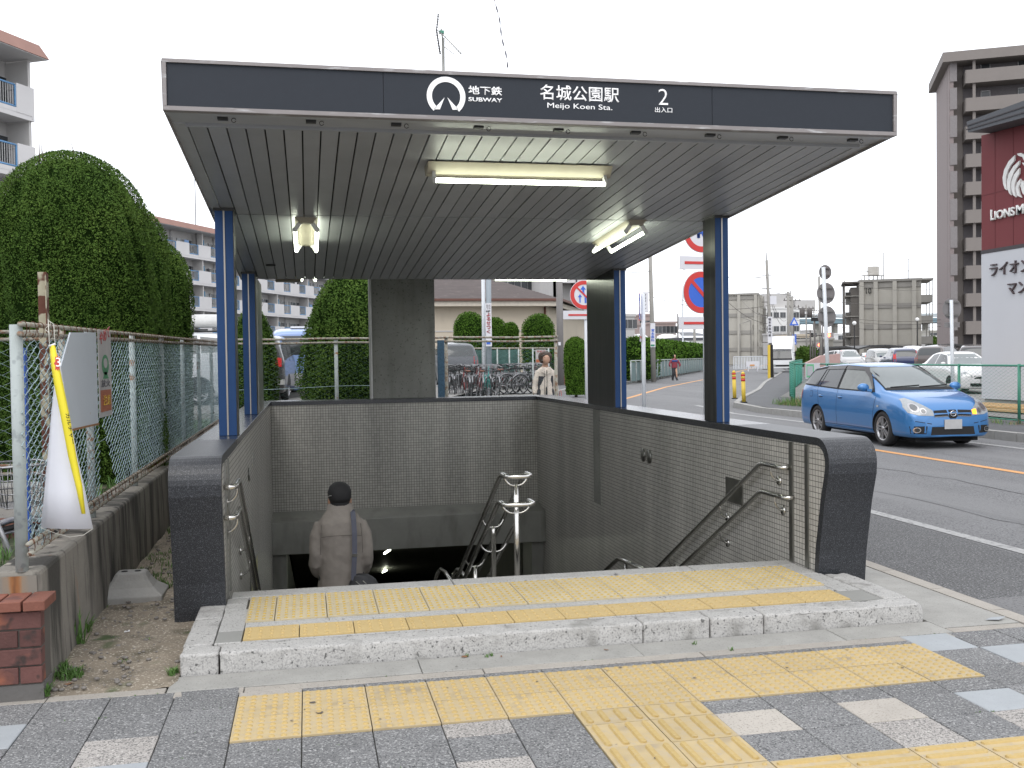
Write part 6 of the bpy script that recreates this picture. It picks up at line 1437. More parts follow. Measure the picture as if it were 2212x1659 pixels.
# ================================================================== BICYCLES
G_bst = mat('bike_steel', (.30, .30, .31), .38, .8, var=.3, vs_=20)
def make_bike(label, col, basket, seedm=0):
    fm = mat('bike_frame_%d' % seedm, col, .3, .3)
    t = thing('bicycle', label, 'bicycle', (0, 0, 0), 'bicycles parked in rows')
    for x in (-.53, .53):
        w = MB(); w.tube([(x+.325*math.cos(a), 0, .33+.325*math.sin(a)) for a in np.linspace(0, 2*PI, 25)[:-1]], .017, 6, 0, closed=True)
        w.tube([(x+.298*math.cos(a), 0, .33+.298*math.sin(a)) for a in np.linspace(0, 2*PI, 25)[:-1]], .010, 5, 1, closed=True)
        for k in range(12): a = 2*PI*k/12; w.tube([(x, .02*(-1)**k, .33), (x+.30*math.cos(a), 0, .33+.30*math.sin(a))], .0018, 3, 1, False)
        w.tube([(x, -.04, .33), (x, .04, .33)], .02, 8, 1); link('wheel', w.mesh('wheel', [G_rub, G_bst]), t)
        g = MB(); a0, a1 = (.3, 2.6) if x < 0 else (.9, 2.7); g.tube([(x+.365*math.cos(a), 0, .33+.365*math.sin(a)) for a in np.linspace(a0, a1, 12)], .02, 6); link('mudguard', g.mesh('mudguard', G_bst), t)
    f = MB(); bb = (-.08, 0, .29); st = (-.22, 0, .72); hd = (.36, 0, .82); hb = (.40, 0, .66)
    for a, c, r in ((bb, st, .016), (bb, hb, .02), (st, hb, .016), (bb, (-.53, 0, .33), .012), (st, (-.53, 0, .33), .010), (hd, (.53, .04, .33), .013), (hd, (.53, -.04, .33), .013), (hd, (.33, 0, .98), .012), (st, (-.25, 0, .84), .014)): f.tube([a, c], r, 6)
    link('frame', f.mesh('frame', fm), t)
    f = MB(); f.tube([(.22, -.28, .98), (.33, -.2, 1.02), (.36, 0, 1.0), (.33, .2, 1.02), (.22, .28, .98)], .011, 6); link('handlebar', f.mesh('handlebar', G_bst), t)
    f = MB(); f.tube([(.12, -.28, .975), (.24, -.285, .985)], .018, 6); f.tube([(.12, .28, .975), (.24, .285, .985)], .018, 6); link('grip', f.mesh('grip', G_black), t)
    f = MB(); rings(f, [(-.27, 0, .84, .13, .08), (-.26, 0, .87, .14, .10), (-.25, 0, .89, .10, .06)], 12); link('saddle', f.mesh('saddle', G_black if seedm != 2 else mat('saddle_brown', (.14, .05, .03), .5)), t)
    f = MB(); f.tube([(-.3, -.09, .72), (-.8, -.09, .72), (-.8, .09, .72), (-.3, .09, .72)], .007, 5); f.tube([(-.7, -.08, .72), (-.53, -.06, .33)], .006, 4); f.tube([(-.7, .08, .72), (-.53, .06, .33)], .006, 4); link('carrier', f.mesh('carrier', G_bst), t)
    f = MB(); f.tube([(-.08, -.1, .29), (-.08, .1, .29)], .012, 6); f.tube([(-.08, .09, .29), (.05, .09, .18)], .009, 5); f.tube([(-.08, -.09, .29), (-.21, -.09, .40)], .009, 5); f.box(.02, .09, .09, .17, .17, .19); f.box(-.24, -.17, -.17, -.09, .39, .41); f.tube([(-.08, .06, .29), (-.08, .07, .29)], .09, 16); link('crank', f.mesh('crank', G_bst), t)
    if basket:
        f = MB(); z0, z1 = .78, 1.02
        def rect(z, e): return [(.42-e, -.15-e, z), (.66+e, -.15-e, z), (.66+e, .15+e, z), (.42-e, .15+e, z)]
        for z, e in ((z0, 0), (z0+.08, .01), (z0+.16, .02), (z1, .035)):
            r_ = rect(z, e); f.tube(r_+[r_[0]], .004 if z < z1 else .007, 4)
        for k in range(7):
            y = -.15+.05*k; f.tube([(.66, y, z0), (.695, y*1.2, z1)], .003, 3); f.tube([(.42, y, z0), (.385, y*1.2, z1)], .003, 3); f.tube([(.42, y, z0), (.66, y, z0)], .003, 3)
        for k in range(5): x = .42+.06*k; f.tube([(x, -.15, z0), (x, -.185, z1)], .003, 3); f.tube([(x, .15, z0), (x, .185, z1)], .003, 3)
        link('basket', f.mesh('basket', G_bst if seedm != 1 else G_black), t)
    return t
BK = [make_bike('silver city bicycle', (.45, .45, .46), True, 0), make_bike('black city bicycle', (.03, .03, .03), True, 1), make_bike('dark red city bicycle', (.20, .03, .03), False, 2), make_bike('teal city bicycle', (.03, .30, .26), True, 3)]
cols_ = ['silver', 'black', 'dark red', 'teal']
used = set(); nb = 0; BZ = .42
rowdefs = [(33, 1078, 1150, 6, .12, 'row showing its wheels behind the fence'), (34, 985, 1068, 8, 1.25, 'left part of the middle row'), (29, 968, 1062, 7, 1.45, 'front row against the fence'), (38.5, 970, 1150, 10, 1.35, 'farthest row')]
for (Y, xa_, xb_, n, ang, where) in rowdefs:
    for i in range(n):
        px_ = xa_+(xb_-xa_)*i/(n-1); k = random.choice((0, 0, 1, 1, 2)) if not (Y == 29 and i == 5) else 3
        o = BK[k] if k not in used else dup(BK[k]); used.add(k)
        x = at(px_, 800, Y=Y).x; o.location = (x, Y+random.uniform(-.2, .2), BZ+random.uniform(-.02, .02)); o.rotation_euler = (random.uniform(-.12, .12), 0, ang+random.uniform(-.15, .15)+(PI if random.random() < .3 else 0))
        if Y == 33: o.rotation_euler = (.08, 0, .32+random.uniform(-.05, .05))
        side = ['leftmost', 'second', 'third', 'fourth', 'fifth', 'sixth', 'seventh', 'eighth', 'ninth', 'rightmost'][i] if i < n-1 else 'rightmost'
        o['label'] = '%s city bicycle, %s in the %s' % (cols_[k], side, where)
# bicycle at the lower left, cut by the frame
o = dup(BK[0], (-2.13, 6.05, .0), .55, 'silver bicycle with dark front basket leaning behind the first fence post'); o['group'] = 'bicycles parked in rows'
sheet('bike_park', [(2.0, 18.2), (4.2, 18.2), (7.9, 34), (9.6, 44), (2.0, 44)], .42, MATS['car_park_gravel'])
# ================================================================== BUILDINGS
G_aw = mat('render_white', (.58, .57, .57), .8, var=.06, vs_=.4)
G_awd = mat('render_grey', (.46, .45, .44), .8, var=.08, vs_=.4)  # greyer than the white render: walls behind balconies and whole grey houses
G_fas = mat('fascia_terracotta', (.27, .15, .12), .7, var=.12, vs_=.5)
G_brail = mat('rail_blue', (.12, .28, .50), .5)
G_bar = mat('rail_bar', (.45, .45, .45), .5)
G_pane = mat('pane_grey', (.16, .18, .19), .12, var=.3, vs_=.8, rnd=.35)
G_paned = mat('pane_dark', (.05, .055, .06), .12, var=.3, vs_=.8, rnd=.4)
G_pblue = mat('partition_blue', (.06, .20, .33), .5)
G_wframe = mat('window_frame', (.45, .45, .45), .5)
def bmesh_obj(b, nm, m, par, loc=None):
    o = link(nm, b.mesh(nm, m), par)
    if loc: o.location = loc
    return o
def apartment(label, org, ang, L_, nf, fh, z0, roof, bay=3.9, depth=9, inst=True):
    t = thing('apartment_block', label, 'apartment block', (org[0], org[1], 0), 'white apartment blocks on the left'); t.rotation_euler = (0, 0, ang)
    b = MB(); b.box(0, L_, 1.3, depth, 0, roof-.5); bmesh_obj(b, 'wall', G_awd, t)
    b = MB(); b.hexa([(-.5, -.75, roof-.62), (L_+.5, -.75, roof-.62), (L_+.5, depth+.4, roof-.62), (-.5, depth+.4, roof-.62), (-.2, -.45, roof), (L_+.2, -.45, roof), (L_+.2, depth+.2, roof), (-.2, depth+.2, roof)]); bmesh_obj(b, 'roof_fascia', G_fas, t)
    b = MB(); b.box(-.45, L_+.45, -.7, depth, roof-.66, roof-.63); bmesh_obj(b, 'eaves', G_aw, t)
    nb_ = int(L_/bay); rm = MB(); rm.tube([(0, 0, 1.08), (1.6, 0, 1.08)], .045, 5); rm.tube([(0, 0, .1), (1.6, 0, .1)], .045, 5); rm.box(-.03, .03, -.03, .03, .1, 1.08); rm.box(1.57, 1.63, -.03, .03, .1, 1.08); rail_me = rm.mesh('railing', G_brail)
    bm_ = MB(); [bm_.box(.05+i*.14, .075+i*.14, -.01, .01, .1, 1.08) for i in range(11)]; bars = bm_.mesh('bars', G_bar)
    w = MB(); w.box(0, 1.7, 0, .06, 0, 1.9, 0); [w.box(x, x+.06, -.03, .0, 0, 1.9, 1) for x in (0, .8, 1.64)]; w.box(0, 1.7, -.03, 0, 1.84, 1.9, 1); wA = w.mesh('window', [G_pane, G_wframe])
    w = MB(); w.box(0, 1.3, 0, .06, 0, 1.2, 0); [w.box(x, x+.05, -.03, .0, 0, 1.2, 1) for x in (0, .62, 1.25)]; w.box(0, 1.3, -.03, 0, 1.15, 1.2, 1); wB = w.mesh('window', [G_paned, G_wframe])
    pm_ = MB(); pm_.box(0, .05, -.02, 1.25, 0, 1.9); pB = pm_.mesh('partition', G_pblue)
    for f in range(nf):
        zt = roof-2.0-f*fh; zf = zt-1.55
        b = MB()
        b.box(-.0, L_, -.12, 1.35, zf, zf+.22)
        for k in range(nb_+1):
            x0 = k*bay-(0 if k == 0 else .95)+0; x1 = min(L_, k*bay+1.3)
            if x1 > x0: b.box(x0, x1, -.14, 0, zf+.22, zt)
            xr0, xr1 = k*bay+1.3, k*bay+2.95
            if k < nb_: b.box(xr0, xr1, -.13, 0, zf+.22, zf+.42)
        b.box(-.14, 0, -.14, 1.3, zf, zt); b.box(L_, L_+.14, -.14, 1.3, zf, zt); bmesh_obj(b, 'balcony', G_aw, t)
        for k in range(nb_):
            r_ = link('railing', rail_me, t); r_.location = (k*bay+1.32, -.07, zf+.38); q_ = link('bars', bars, r_)
            o = link('window', wA, t); o.location = (k*bay+1.1, 1.24, zf+.25)
            o = link('window', wB, t); o.location = (k*bay+3.0 if k*bay+4.3 < L_ else k*bay+2.6, 1.24, zf+.95)
            if k % 2 == 0: o = link('partition', pB, t); o.location = (k*bay+.2, 0, zf+.25)
            if (k*7+f*3) % 5 == 0:
                c = MB(); [c.box(.3+i*.16, .42+i*.16, .5, .53, 1.2-random.uniform(.0, .35), 1.75) for i in range(random.randint(3, 6))]; o = bmesh_obj(c, 'laundry', [G_wpaint, G_trou, MATS['paint_blue']][(k+f) % 3], t, (k*bay+1.1, 0, zf+.2))
        for k in range(0, nb_+1, 2):
            c = MB(); c.box(k*bay-.08, k*bay+.08, .0, 1.3, zt, zt+fh-1.5); bmesh_obj(c, 'balcony_wall', G_awd, t)
    for k in range(1, nb_, 2): c = MB(); c.tube([(k*bay, 1.2, 0), (k*bay, 1.2, roof-.7)], .06, 5); bmesh_obj(c, 'downpipe', G_wframe, t)
    return t
DA = math.atan2(.88, .474); dv = Vector((.474, .88))
PA = Vector((-12.25, 50.9))-dv*31.7
apartment('white apartment block cut by the left edge, terracotta roof edge, blue balcony rails', (PA.x, PA.y), DA, 31.2, 5, 2.75, 0, 16.6)
PB = Vector((-15.2, 103.6))-dv*14
apartment('long white apartment block beyond the clipped shrubs with laundry on its balconies', (PB.x, PB.y), DA, 86, 5, 2.75, 0, 16.3)
b = MB(); p = at(423, 490, Y=112); b.tube([(p.x, 112, 14), (p.x, 112, 21.5)], .05, 5); tag(bmesh_obj(b, 'roof_aerial', G_darkmetal, None), 'thin mast standing on the roof of the far white apartment block', 'aerial')
def flat_block(name, label, x0p, x1p, ytop, Y, m, floors, cat='building', depth=10, zb=0, wins=None, rot=0., wm=None, roofm=None, wsz=(1.2, 1.1)):
    """block whose front lies at distance Y between two photo columns; wins = bays"""
    a = at(x0p, ytop, Y=Y); c = at(x1p, ytop, Y=Y); w_ = c.x-a.x; H = (a.z+c.z)/2
    t = thing(name, label, cat, (a.x, Y, zb)); t.rotation_euler = (0, 0, rot)
    b = MB(); b.box(0, w_, 0, depth, -zb, H-zb); bmesh_obj(b, 'wall', m, t)
    b = MB(); b.box(-.15, w_+.15, -.15, depth+.15, H-zb, H-zb+.35); bmesh_obj(b, 'roof', roofm or m, t)
    if wins:
        q = MB(); q.box(0, wsz[0], -.05, .0, 0, wsz[1], 0); q.box(-.06, wsz[0]+.06, -.08, 0, -.06, 0, 1); q.box(wsz[0]/2-.02, wsz[0]/2+.02, -.07, -.05, 0, wsz[1], 1); me = q.mesh('window', [wm or G_paned, G_wframe]); fh = (H-zb)/floors
        for f in range(floors):
            for k in range(wins): o = link('window', me, t); o.location = ((k+.5)*w_/wins-wsz[0]/2, 0, f*fh+fh*.35)
    return t, w_, H
flat_block('white_block', 'plain white building rising behind the cream hall', 935, 1196, 575, 88, G_aw, 3, wins=9, depth=14)
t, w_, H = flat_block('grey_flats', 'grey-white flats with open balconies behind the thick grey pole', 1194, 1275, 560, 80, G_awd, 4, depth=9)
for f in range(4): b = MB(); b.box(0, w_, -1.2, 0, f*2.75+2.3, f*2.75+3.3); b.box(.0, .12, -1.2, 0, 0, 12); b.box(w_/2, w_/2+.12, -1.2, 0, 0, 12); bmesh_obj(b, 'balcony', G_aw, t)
# cream hall with hipped roof
t = thing('cream_hall', 'low cream building with dark brown hipped roof behind the bicycles', 'building', (0, 60, 0))
G_cw = mat('cream_wall', (.50, .44, .35), .8, var=.06, vs_=.6, streak=[((.40, .35, .28), .6, .55, .2, (1, 1, .3))]); G_rf = mat('roof_brown', (.060, .044, .040), .8, var=.3, vs_=1.2, spk=[((.12, .10, .09), 3, .62, .15)]); G_gut = mat('gutter_brown', (.12, .05, .035), .6)
c0 = at(800, 660, Y=60); c1 = at(1203, 660, Y=60); zc_ = c1.z
E1 = Vector((c1.x, 60)); E0 = Vector((c0.x, 60)); E2 = at(1290, 690, Y=74)
b = MB(); xw0, xw1 = c0.x, at(1190, 700, Y=60).x
b.add([(xw0, 60.8, 0), (xw1, 60.8, 0), (xw1, 60.8, zc_), (xw0, 60.8, zc_), (xw1+6.9, 76, 0), (xw1+6.9, 76, zc_), (xw0, 76, 0), (xw0, 76, zc_)], [(0, 1, 2, 3), (1, 4, 5, 2), (4, 6, 7, 5), (6, 0, 3, 7)]); b.build('wall', G_cw, t)
b = MB(); ap = at(1067, 603, Y=68); ap0 = Vector((ap.x-9, 68, ap.z)); zt_ = zc_+.42
R_ = [(xw0-.8, 59.9, zt_), (xw1+.6, 59.9, zt_), (xw1+7.9, 76.8, zt_), (xw0-.8, 76.8, zt_)]
b.add(R_+[(ap.x, 68, ap.z), tuple(ap0)], [(0, 1, 4, 5), (1, 2, 4), (2, 3, 5, 4), (3, 0, 5)]); b.build('roof', G_rf, t)
b = MB(); b.bar((xw0-.8, 59.85, zt_-.06), (xw1+.65, 59.85, zt_-.06), .14, .14); b.bar((xw1+.65, 59.85, zt_-.06), (xw1+7.95, 76.8, zt_-.06), .14, .14); b.build('gutter', G_gut, t)
b = MB(); b.box(xw0-.7, xw1+.5, 59.95, 60.9, zc_-.02, zt_-.14); b.bar((xw1+.5, 60.4, zc_+.1), (xw1+7.75, 76.6, zc_+.1), .1, .3); b.build('eaves', mat('eaves_cream', (.55, .50, .42), .7), t)
b = MB(); b.box(xw0, xw1-1.6, 60.76, 60.8, zc_-1.55, zc_-1.48); b.build('string_course', G_awd, t)
b = MB(); b.tube([(xw1-.2, 60.7, 0), (xw1-.2, 60.7, zc_)], .07, 6); b.build('downpipe', G_gut, t)
b = MB(); b.box(0, .9, -.05, 0, 0, 2.0); o = bmesh_obj(b, 'door', G_rf, t, (0, 0, 0)); o.location = (xw1+2.6-t.location.x, 66.2-60-.2, .4); o.rotation_euler = (0, 0, math.atan2(15.2, 6.9))
# four-storey block numbered 10
G_pc = mat('panel_concrete', (.40, .385, .345), .85, var=.10, vs_=.5, streak=[((.30, .285, .26), .35, .55, .3, (1., 1, .5))])
G_pcb = mat('panel_band', (.27, .26, .24), .85, var=.12, vs_=.6)
def pc_block(label, x0p, x1p, ytop, Y, pil, floors, num=None, side=None, zb=.3):
    a = at(x0p, ytop, Y=Y); H = a.z; ex, ey = .881, -.473
    def along(px_):
        d = ray(px_, ytop); return (a.x*d.y-a.y*d.x)/(ey*d.x-ex*d.y)
    w_ = along(x1p)
    t = thing('concrete_flats', label, 'apartment block', (a.x, Y, 0), 'concrete flats'); t.rotation_euler = (0, 0, math.atan2(ey, ex))
    b = MB(); b.box(0, w_, 0, 9, 0, H-.3); bmesh_obj(b, 'wall', G_pc, t)
    b = MB(); b.box(-.1, w_+.1, -.35, 9.1, H-.35, H); bmesh_obj(b, 'roof_edge', G_pcb, t)
    fh = (H-.5)/floors
    for f in range(floors):
        b = MB(); b.box(.01, w_-.01, -.14, 0, f*fh+fh-.75, f*fh+fh-.05); bmesh_obj(b, 'floor_band', G_pcb, t)
    for px_ in pil:
        b = MB(); x = along(px_); b.box(x-.30, x+.30, -.42, 0, 0, H-.36 if 1 else H); bmesh_obj(b, 'pilaster', G_pc, t)
    if num:
        (nx0, nx1, ny0, ny1) = num; A_ = at(nx0, ny1, Y=Y-.2); B_ = at(nx1, ny0, Y=Y-.2)
        text('lettering', '10', (along(nx1)-along(nx0), B_.z-A_.z), (a.x+along(nx0), Y-.2, A_.z), (1, 0, 0), (0, 0, 1), G_black, t, .01, .05, .05)
    return t, w_, H, fh
t, w_, H, fh = pc_block('four-storey concrete flats numbered 10 with a water tank on the roof', 1856, 1990, 605, 138, [1861, 1891, 1932, 1974], 4, (1870, 1882, 623, 635))
for f in range(4):
    b = MB(); b.box(w_, w_+1.6, 0, 8, f*fh, f*fh+.2); b.box(w_+1.5, w_+1.6, 0, 8, f*fh+.2, f*fh+1.1); b.box(w_, w_+1.5, -.0, .08, f*fh+.2, f*fh+1.1); bmesh_obj(b, 'end_balcony', G_pcb, t)
    b = MB(); b.box(-2.1, 0, 1, 8, f*fh+1.2, f*fh+1.35); b.box(-2.1, -2.0, 1, 8, f*fh+1.35, f*fh+2.3); b.box(-1.9, 0, 3, 3.1, f*fh, f*fh+2); bmesh_obj(b, 'stair_landing', G_pcb, t)
b = MB(); [b.tube([(w_+1.55, y, 0), (w_+1.55, y, H)], .06, 5) for y in (.1, 4, 8)]; b.box(w_, w_+1.7, -.1, 8, H-.3, H-.05); bmesh_obj(b, 'end_post', G_pcb, t)
b = MB(); [b.tube([(-2.1, y, 0), (-2.1, y, H)], .09, 5) for y in (1, 4.5, 8)]; b.box(-2.4, 0, .5, 8, H-.4, H-.15); b.box(-1.2, 0, 1.2, 8, 0, H-1); bmesh_obj(b, 'stair_tower', mat('stair_dark', (.12, .11, .10), .8), t)
tk = thing('water_tank', 'pale roof water tank on a steel frame on the flats numbered 10', 'water tank', (0, 138, H))
A_ = at(1880, 600, Y=140); B_ = at(1906, 600, Y=140); xa_, xb_ = at(1883, 580, Y=140).x, at(1905, 580, Y=140).x; zt_ = at(1890, 575, Y=140).z
b = MB(); b.tube([((xa_+xb_)/2, 141, H+1.0), ((xa_+xb_)/2, 141, zt_)], (xb_-xa_)/2, 20, 0, True, False); b.build('tank', mat('tank_pale', (.5, .48, .44), .6, var=.08), tk)
b = MB(); [b.bar((x, 141, H), (x, 141, H+1.0), .12, .12) for x in np.linspace(xa_-.6, xb_+.6, 5)]; b.bar((xa_-1, 141, H+.95), (xb_+1, 141, H+.95), .15, .15); b.tube([(xa_-1.2, 141, H), (xa_-1.2, 141, H+1.6), (xa_, 141, H+1.6)], .06, 5); b.tube([(xb_+.9, 141, H), (xb_+.9, 141, H+4.5), (xb_, 141, H+4.8)], .06, 5); b.build('tank_frame', G_blk, tk)
b = MB(); x = at(1962, 560, Y=139).x; zt_ = at(1962, 560, Y=139).z; b.tube([(x, 139, H), (x, 139, zt_)], .05, 5); [b.tube([(x-w, 139, zt_-d), (x+w, 139, zt_-d)], .03, 4) for w, d in ((.9, 0), (2.2, 1.8), (1.8, 4.2))]
tag(b.build('roof_aerial', G_darkmetal), 'television aerial at the right end of the flats numbered 10', 'aerial')
t, w_, H, fh = pc_block('four-storey beige flats at the bend of the far road', 1530, 1638, 636, 186, [1536, 1596, 1632], 4)
for f in range(4):
    b = MB(); b.add([(w_, 0, f*fh), (w_+1.0, 26, f*fh), (w_+1.0, 26, f*fh+1.1), (w_, 0, f*fh+1.1), (w_-1.2, 0, f*fh), (w_-.2, 26, f*fh), (w_-.2, 26, f*fh+1.1), (w_-1.2, 0, f*fh+1.1)], [(0, 1, 2, 3), (4, 7, 6, 5), (0, 4, 5, 1), (3, 2, 6, 7), (0, 3, 7, 4), (1, 5, 6, 2)]); bmesh_obj(b, 'balcony', G_pc, t)
b = MB()
for k in range(8): u = k/7; b.box(w_+1.0*u-.12, w_+1.0*u+.12, 26*u-.1, 26*u+.1, 0, H-.1)
b.add([(w_-.3, 0, H-.4), (w_+1.3, 26, H-.4), (w_+1.3, 26, H), (w_-.3, 0, H)], [(0, 1, 2, 3)]); bmesh_obj(b, 'balcony_post', G_pc, t)
b = MB(); b.add([(w_-.05, .1, 0), (w_+.1, 25, 0), (w_+.1, 25, H-.4), (w_-.05, .1, H-.4)], [(0, 1, 2, 3)]); bmesh_obj(b, 'recess_wall', mat('recess', (.13, .125, .12), .8), t)
# tall brown tower
t = thing('brown_tower', 'tall brown apartment tower with a balcony on every storey behind the red hoarding', 'apartment tower')
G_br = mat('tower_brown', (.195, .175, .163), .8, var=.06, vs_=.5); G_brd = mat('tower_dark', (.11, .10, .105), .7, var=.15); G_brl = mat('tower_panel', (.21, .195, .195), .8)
C0 = at(2050, 135, Y=103); ff_ = Vector((.881, -.473)); an = math.atan2(-.473, .881); t.location = (C0.x, 103, 0); t.rotation_euler = (0, 0, an)
HT = at(2050, 122, Y=103).z
b = MB(); b.box(0, 36, 1.6, 12, 0, HT-.6); bmesh_obj(b, 'wall', G_br, t)
b = MB(); b.box(-.8, 37, -1.2, 13, HT-.9, HT+.2); bmesh_obj(b, 'roof', G_br, t)
b = MB(); b.box(.0, .45, -.2, 1.6, 0, HT-.9); b.box(-.02, .25, 1.6, 11.8, 0, HT-.9); bmesh_obj(b, 'end_pilaster', mat('tower_edge', (.22, .185, .18), .8), t)
pb = MB(); pb.box(0, 36-1.6, -1.0, -.85, 0, 1.3); pb.box(0, .15, -1.0, 1.6, 0, 1.3); pb.box(0, 34.4, -1.0, 1.6, -.2, 0); par_me = pb.mesh('balcony', G_br)
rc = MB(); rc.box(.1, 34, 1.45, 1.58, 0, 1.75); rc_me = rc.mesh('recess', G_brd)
dw = MB(); dw.box(0, .9, 1.36, 1.44, 0, 1.55, 0); dw.box(-.05, 0, 1.34, 1.46, 0, 1.6, 1); dw.box(.9, .95, 1.34, 1.46, 0, 1.6, 1); dw.box(-.05, .95, 1.34, 1.46, 1.55, 1.62, 1); dw_me = dw.mesh('window', [G_paned, G_wframe])
cl_ = MB(); cl_.box(.5, .8, -.7, -.4, 0, 1.7); cl_me = cl_.mesh('balcony_column', G_br)
pl = MB(); pl.box(.5, 1.25, -.32, -.2, 0, 2.45); pl_me = pl.mesh('end_panel', G_brl)
n_f = 11; fh = (HT-.9)/n_f
for f in range(n_f):
    z = f*fh+fh*.25
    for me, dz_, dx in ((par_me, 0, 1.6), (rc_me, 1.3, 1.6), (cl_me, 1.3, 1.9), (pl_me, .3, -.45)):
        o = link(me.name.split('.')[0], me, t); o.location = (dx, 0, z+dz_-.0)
    for k in range(8): o = link('window', dw_me, t); o.location = (3.6+k*3.9, 0, z+.9)
# red and white sales hall
LX = 18.14
t = thing('sales_hall', 'dark red and white hall with raised lettering and grey eaves at the right edge', 'building', (LX, 20, 0))
G_lr = mat('wall_red', (.16, .032, .036), .75, var=.06, vs_=1.5); G_lw2 = mat('wall_offwhite', (.52, .53, .56), .75, var=.03, vs_=.8); G_lg = mat('eaves_slate', (.075, .08, .09), .6, var=.08); G_lb = mat('band_slate', (.055, .05, .055), .7); G_lt = mat('letters_white', (.72, .72, .70), .6); G_lt2 = mat('letters_brown', (.07, .05, .055), .6)
zwb = at(2126, 861, X=LX).z
b = MB(); b.box(LX, 34, 4, 24.16, zwb, 4.30); b.build('lower_wall', G_lw2, t)

b = MB(); b.box(LX-.012, 34, 3.99, 24.17, 4.302, 4.398); b.build('band', G_lb, t)
b = MB(); b.box(LX+.05, 34, 4, 24.1, -.1, zwb-.002); b.build('plinth', G_blk, t)
for y in (23.6, 22.9): b = MB(); b.box(LX-.003, LX+.003, y, y+.008, 4.41, 7.6); b.build('wall_joint', mat('joint_red', (.10, .025, .028), .8), t)
b = MB(); b.box(LX-.003, LX+.003, 10, 24.15, 5.88, 5.888); b.build('wall_joint', MATS['joint_red'], t)
EX = 17.5; q = [at(2088, 263, X=EX), at(2212, 217, X=EX), at(2212, 254, X=EX), at(2091, 286, X=EX)]
sl = (q[1].z-q[0].z)/(q[1].y-q[0].y); sl2 = (q[2].z-q[3].z)/(q[2].y-q[3].y)
yE = 8.; b = MB(); b.prism([(4, 4.40), (24.155, 4.40), (24.155, q[3].z+(24.155-q[3].y)*sl2-.01), (4, q[3].z+(4-q[3].y)*sl2-.01)], 0, LX+.004, 34); b.build('upper_wall', G_lr, t)
b = MB(); b.prism([(q[0].y, q[0].z), (q[3].y, q[3].z), (yE, q[3].z+(yE-q[3].y)*sl2), (yE, q[0].z+(yE-q[0].y)*sl)], 0, EX, 35); b.build('eaves', G_lg, t)
for k in (.33, .66):
    b = MB(); b.prism([(q[0].y+.01, q[0].z*(1-k)+q[3].z*k), (q[0].y+.01, q[0].z*(1-k)+q[3].z*k-.03), (yE, (q[0].z+(yE-q[0].y)*sl)*(1-k)+(q[3].z+(yE-q[3].y)*sl2)*k-.03), (yE, (q[0].z+(yE-q[0].y)*sl)*(1-k)+(q[3].z+(yE-q[3].y)*sl2)*k)], 0, EX-.02, EX); b.build('eaves_seam', G_lb, t)
U = (0, -1, 0); Z = (0, 0, 1)
def lt(s_, y0, y1, z0, z1, m, bold=0.): text('lettering', s_, (y0-y1, z1-z0), (LX, y0, z0), U, Z, m, t, bold, .05, .03)
lt('L', 23.725, 23.60, 5.157, 5.444, G_lt, .02); lt('IONS', 23.57, 22.80, 5.157, 5.39, G_lt, .02); lt('M', 22.735, 22.46, 5.163, 5.413, G_lt, .02); lt('ANSION', 22.42, 21.5, 5.163, 5.38, G_lt, .02)
lt('ライオンズ', 23.77, 21.85, 3.66, 4.02, G_lt2); lt('マンション', 23.07, 21.2, 3.12, 3.44, G_lt2)
sp = lambda x, y: at((3460+x/2.766)/1.64919, (500+y/2.766)/1.64919, X=LX)
for pl in ([(445, 145), (385, 205), (340, 290), (325, 370), (330, 430), (345, 475), (365, 492), (355, 430), (357, 370), (375, 300), (405, 245), (440, 200)], [(490, 200), (430, 255), (385, 330), (368, 400), (370, 470), (388, 520), (408, 540), (400, 470), (405, 400), (425, 335), (455, 280), (487, 240)],
           [(490, 272), (440, 335), (412, 410), (410, 480), (428, 540), (456, 560), (442, 500), (442, 440), (460, 380), (488, 330)], [(500, 378), (465, 420), (452, 480), (468, 545), (508, 563), (488, 520), (480, 465), (502, 420)], [(465, 132), (505, 124), (545, 150), (560, 190), (535, 200), (520, 165), (480, 152)], [(515, 395), (500, 450), (520, 520), (560, 560), (545, 480), (540, 420)], [(515, 220), (560, 225), (580, 270), (550, 265)]):
    P_ = [sp(*a) for a in pl]; b = MB(); b.prism([(p.y, p.z) for p in P_], 0, LX-.05, LX-.005); b.build('emblem', G_lt, t)
G_plk = mat('planks', (.50, .34, .17), .7, var=.2, vs_=9)
t = thing('plank_stack', 'stack of pale timber planks lying at the foot of the white hoarding wall', 'planks', (17, 20, .1))
for i in range(6): b = MB(); b.box(16.6+i*.22, 16.8+i*.22, 11+random.random(), 23.2+random.random()*.5, .16+.06*(i % 2), .21+.06*(i % 2)); b.build('plank', G_plk, t)
# parking lot ground behind the green fence
b = MB(); ysq = [4, 33, 50, 135]; zq = [.12, .13, .33, .33]
xq = [14.2, 16.6, 27, 75]
b.add([v for y, z, x in zip(ysq, zq, xq) for v in ((x, y, z), (120, y, z))], [(0, 1, 3, 2), (2, 3, 5, 4), (4, 5, 7, 6)]); b.build('parking_lot', mat('lot_gravel', (.21, .20, .19), .95, var=.2, vs_=1, spk=[((.1, .1, .09), 25, .58, .1)], bump=.4), kind='structure')
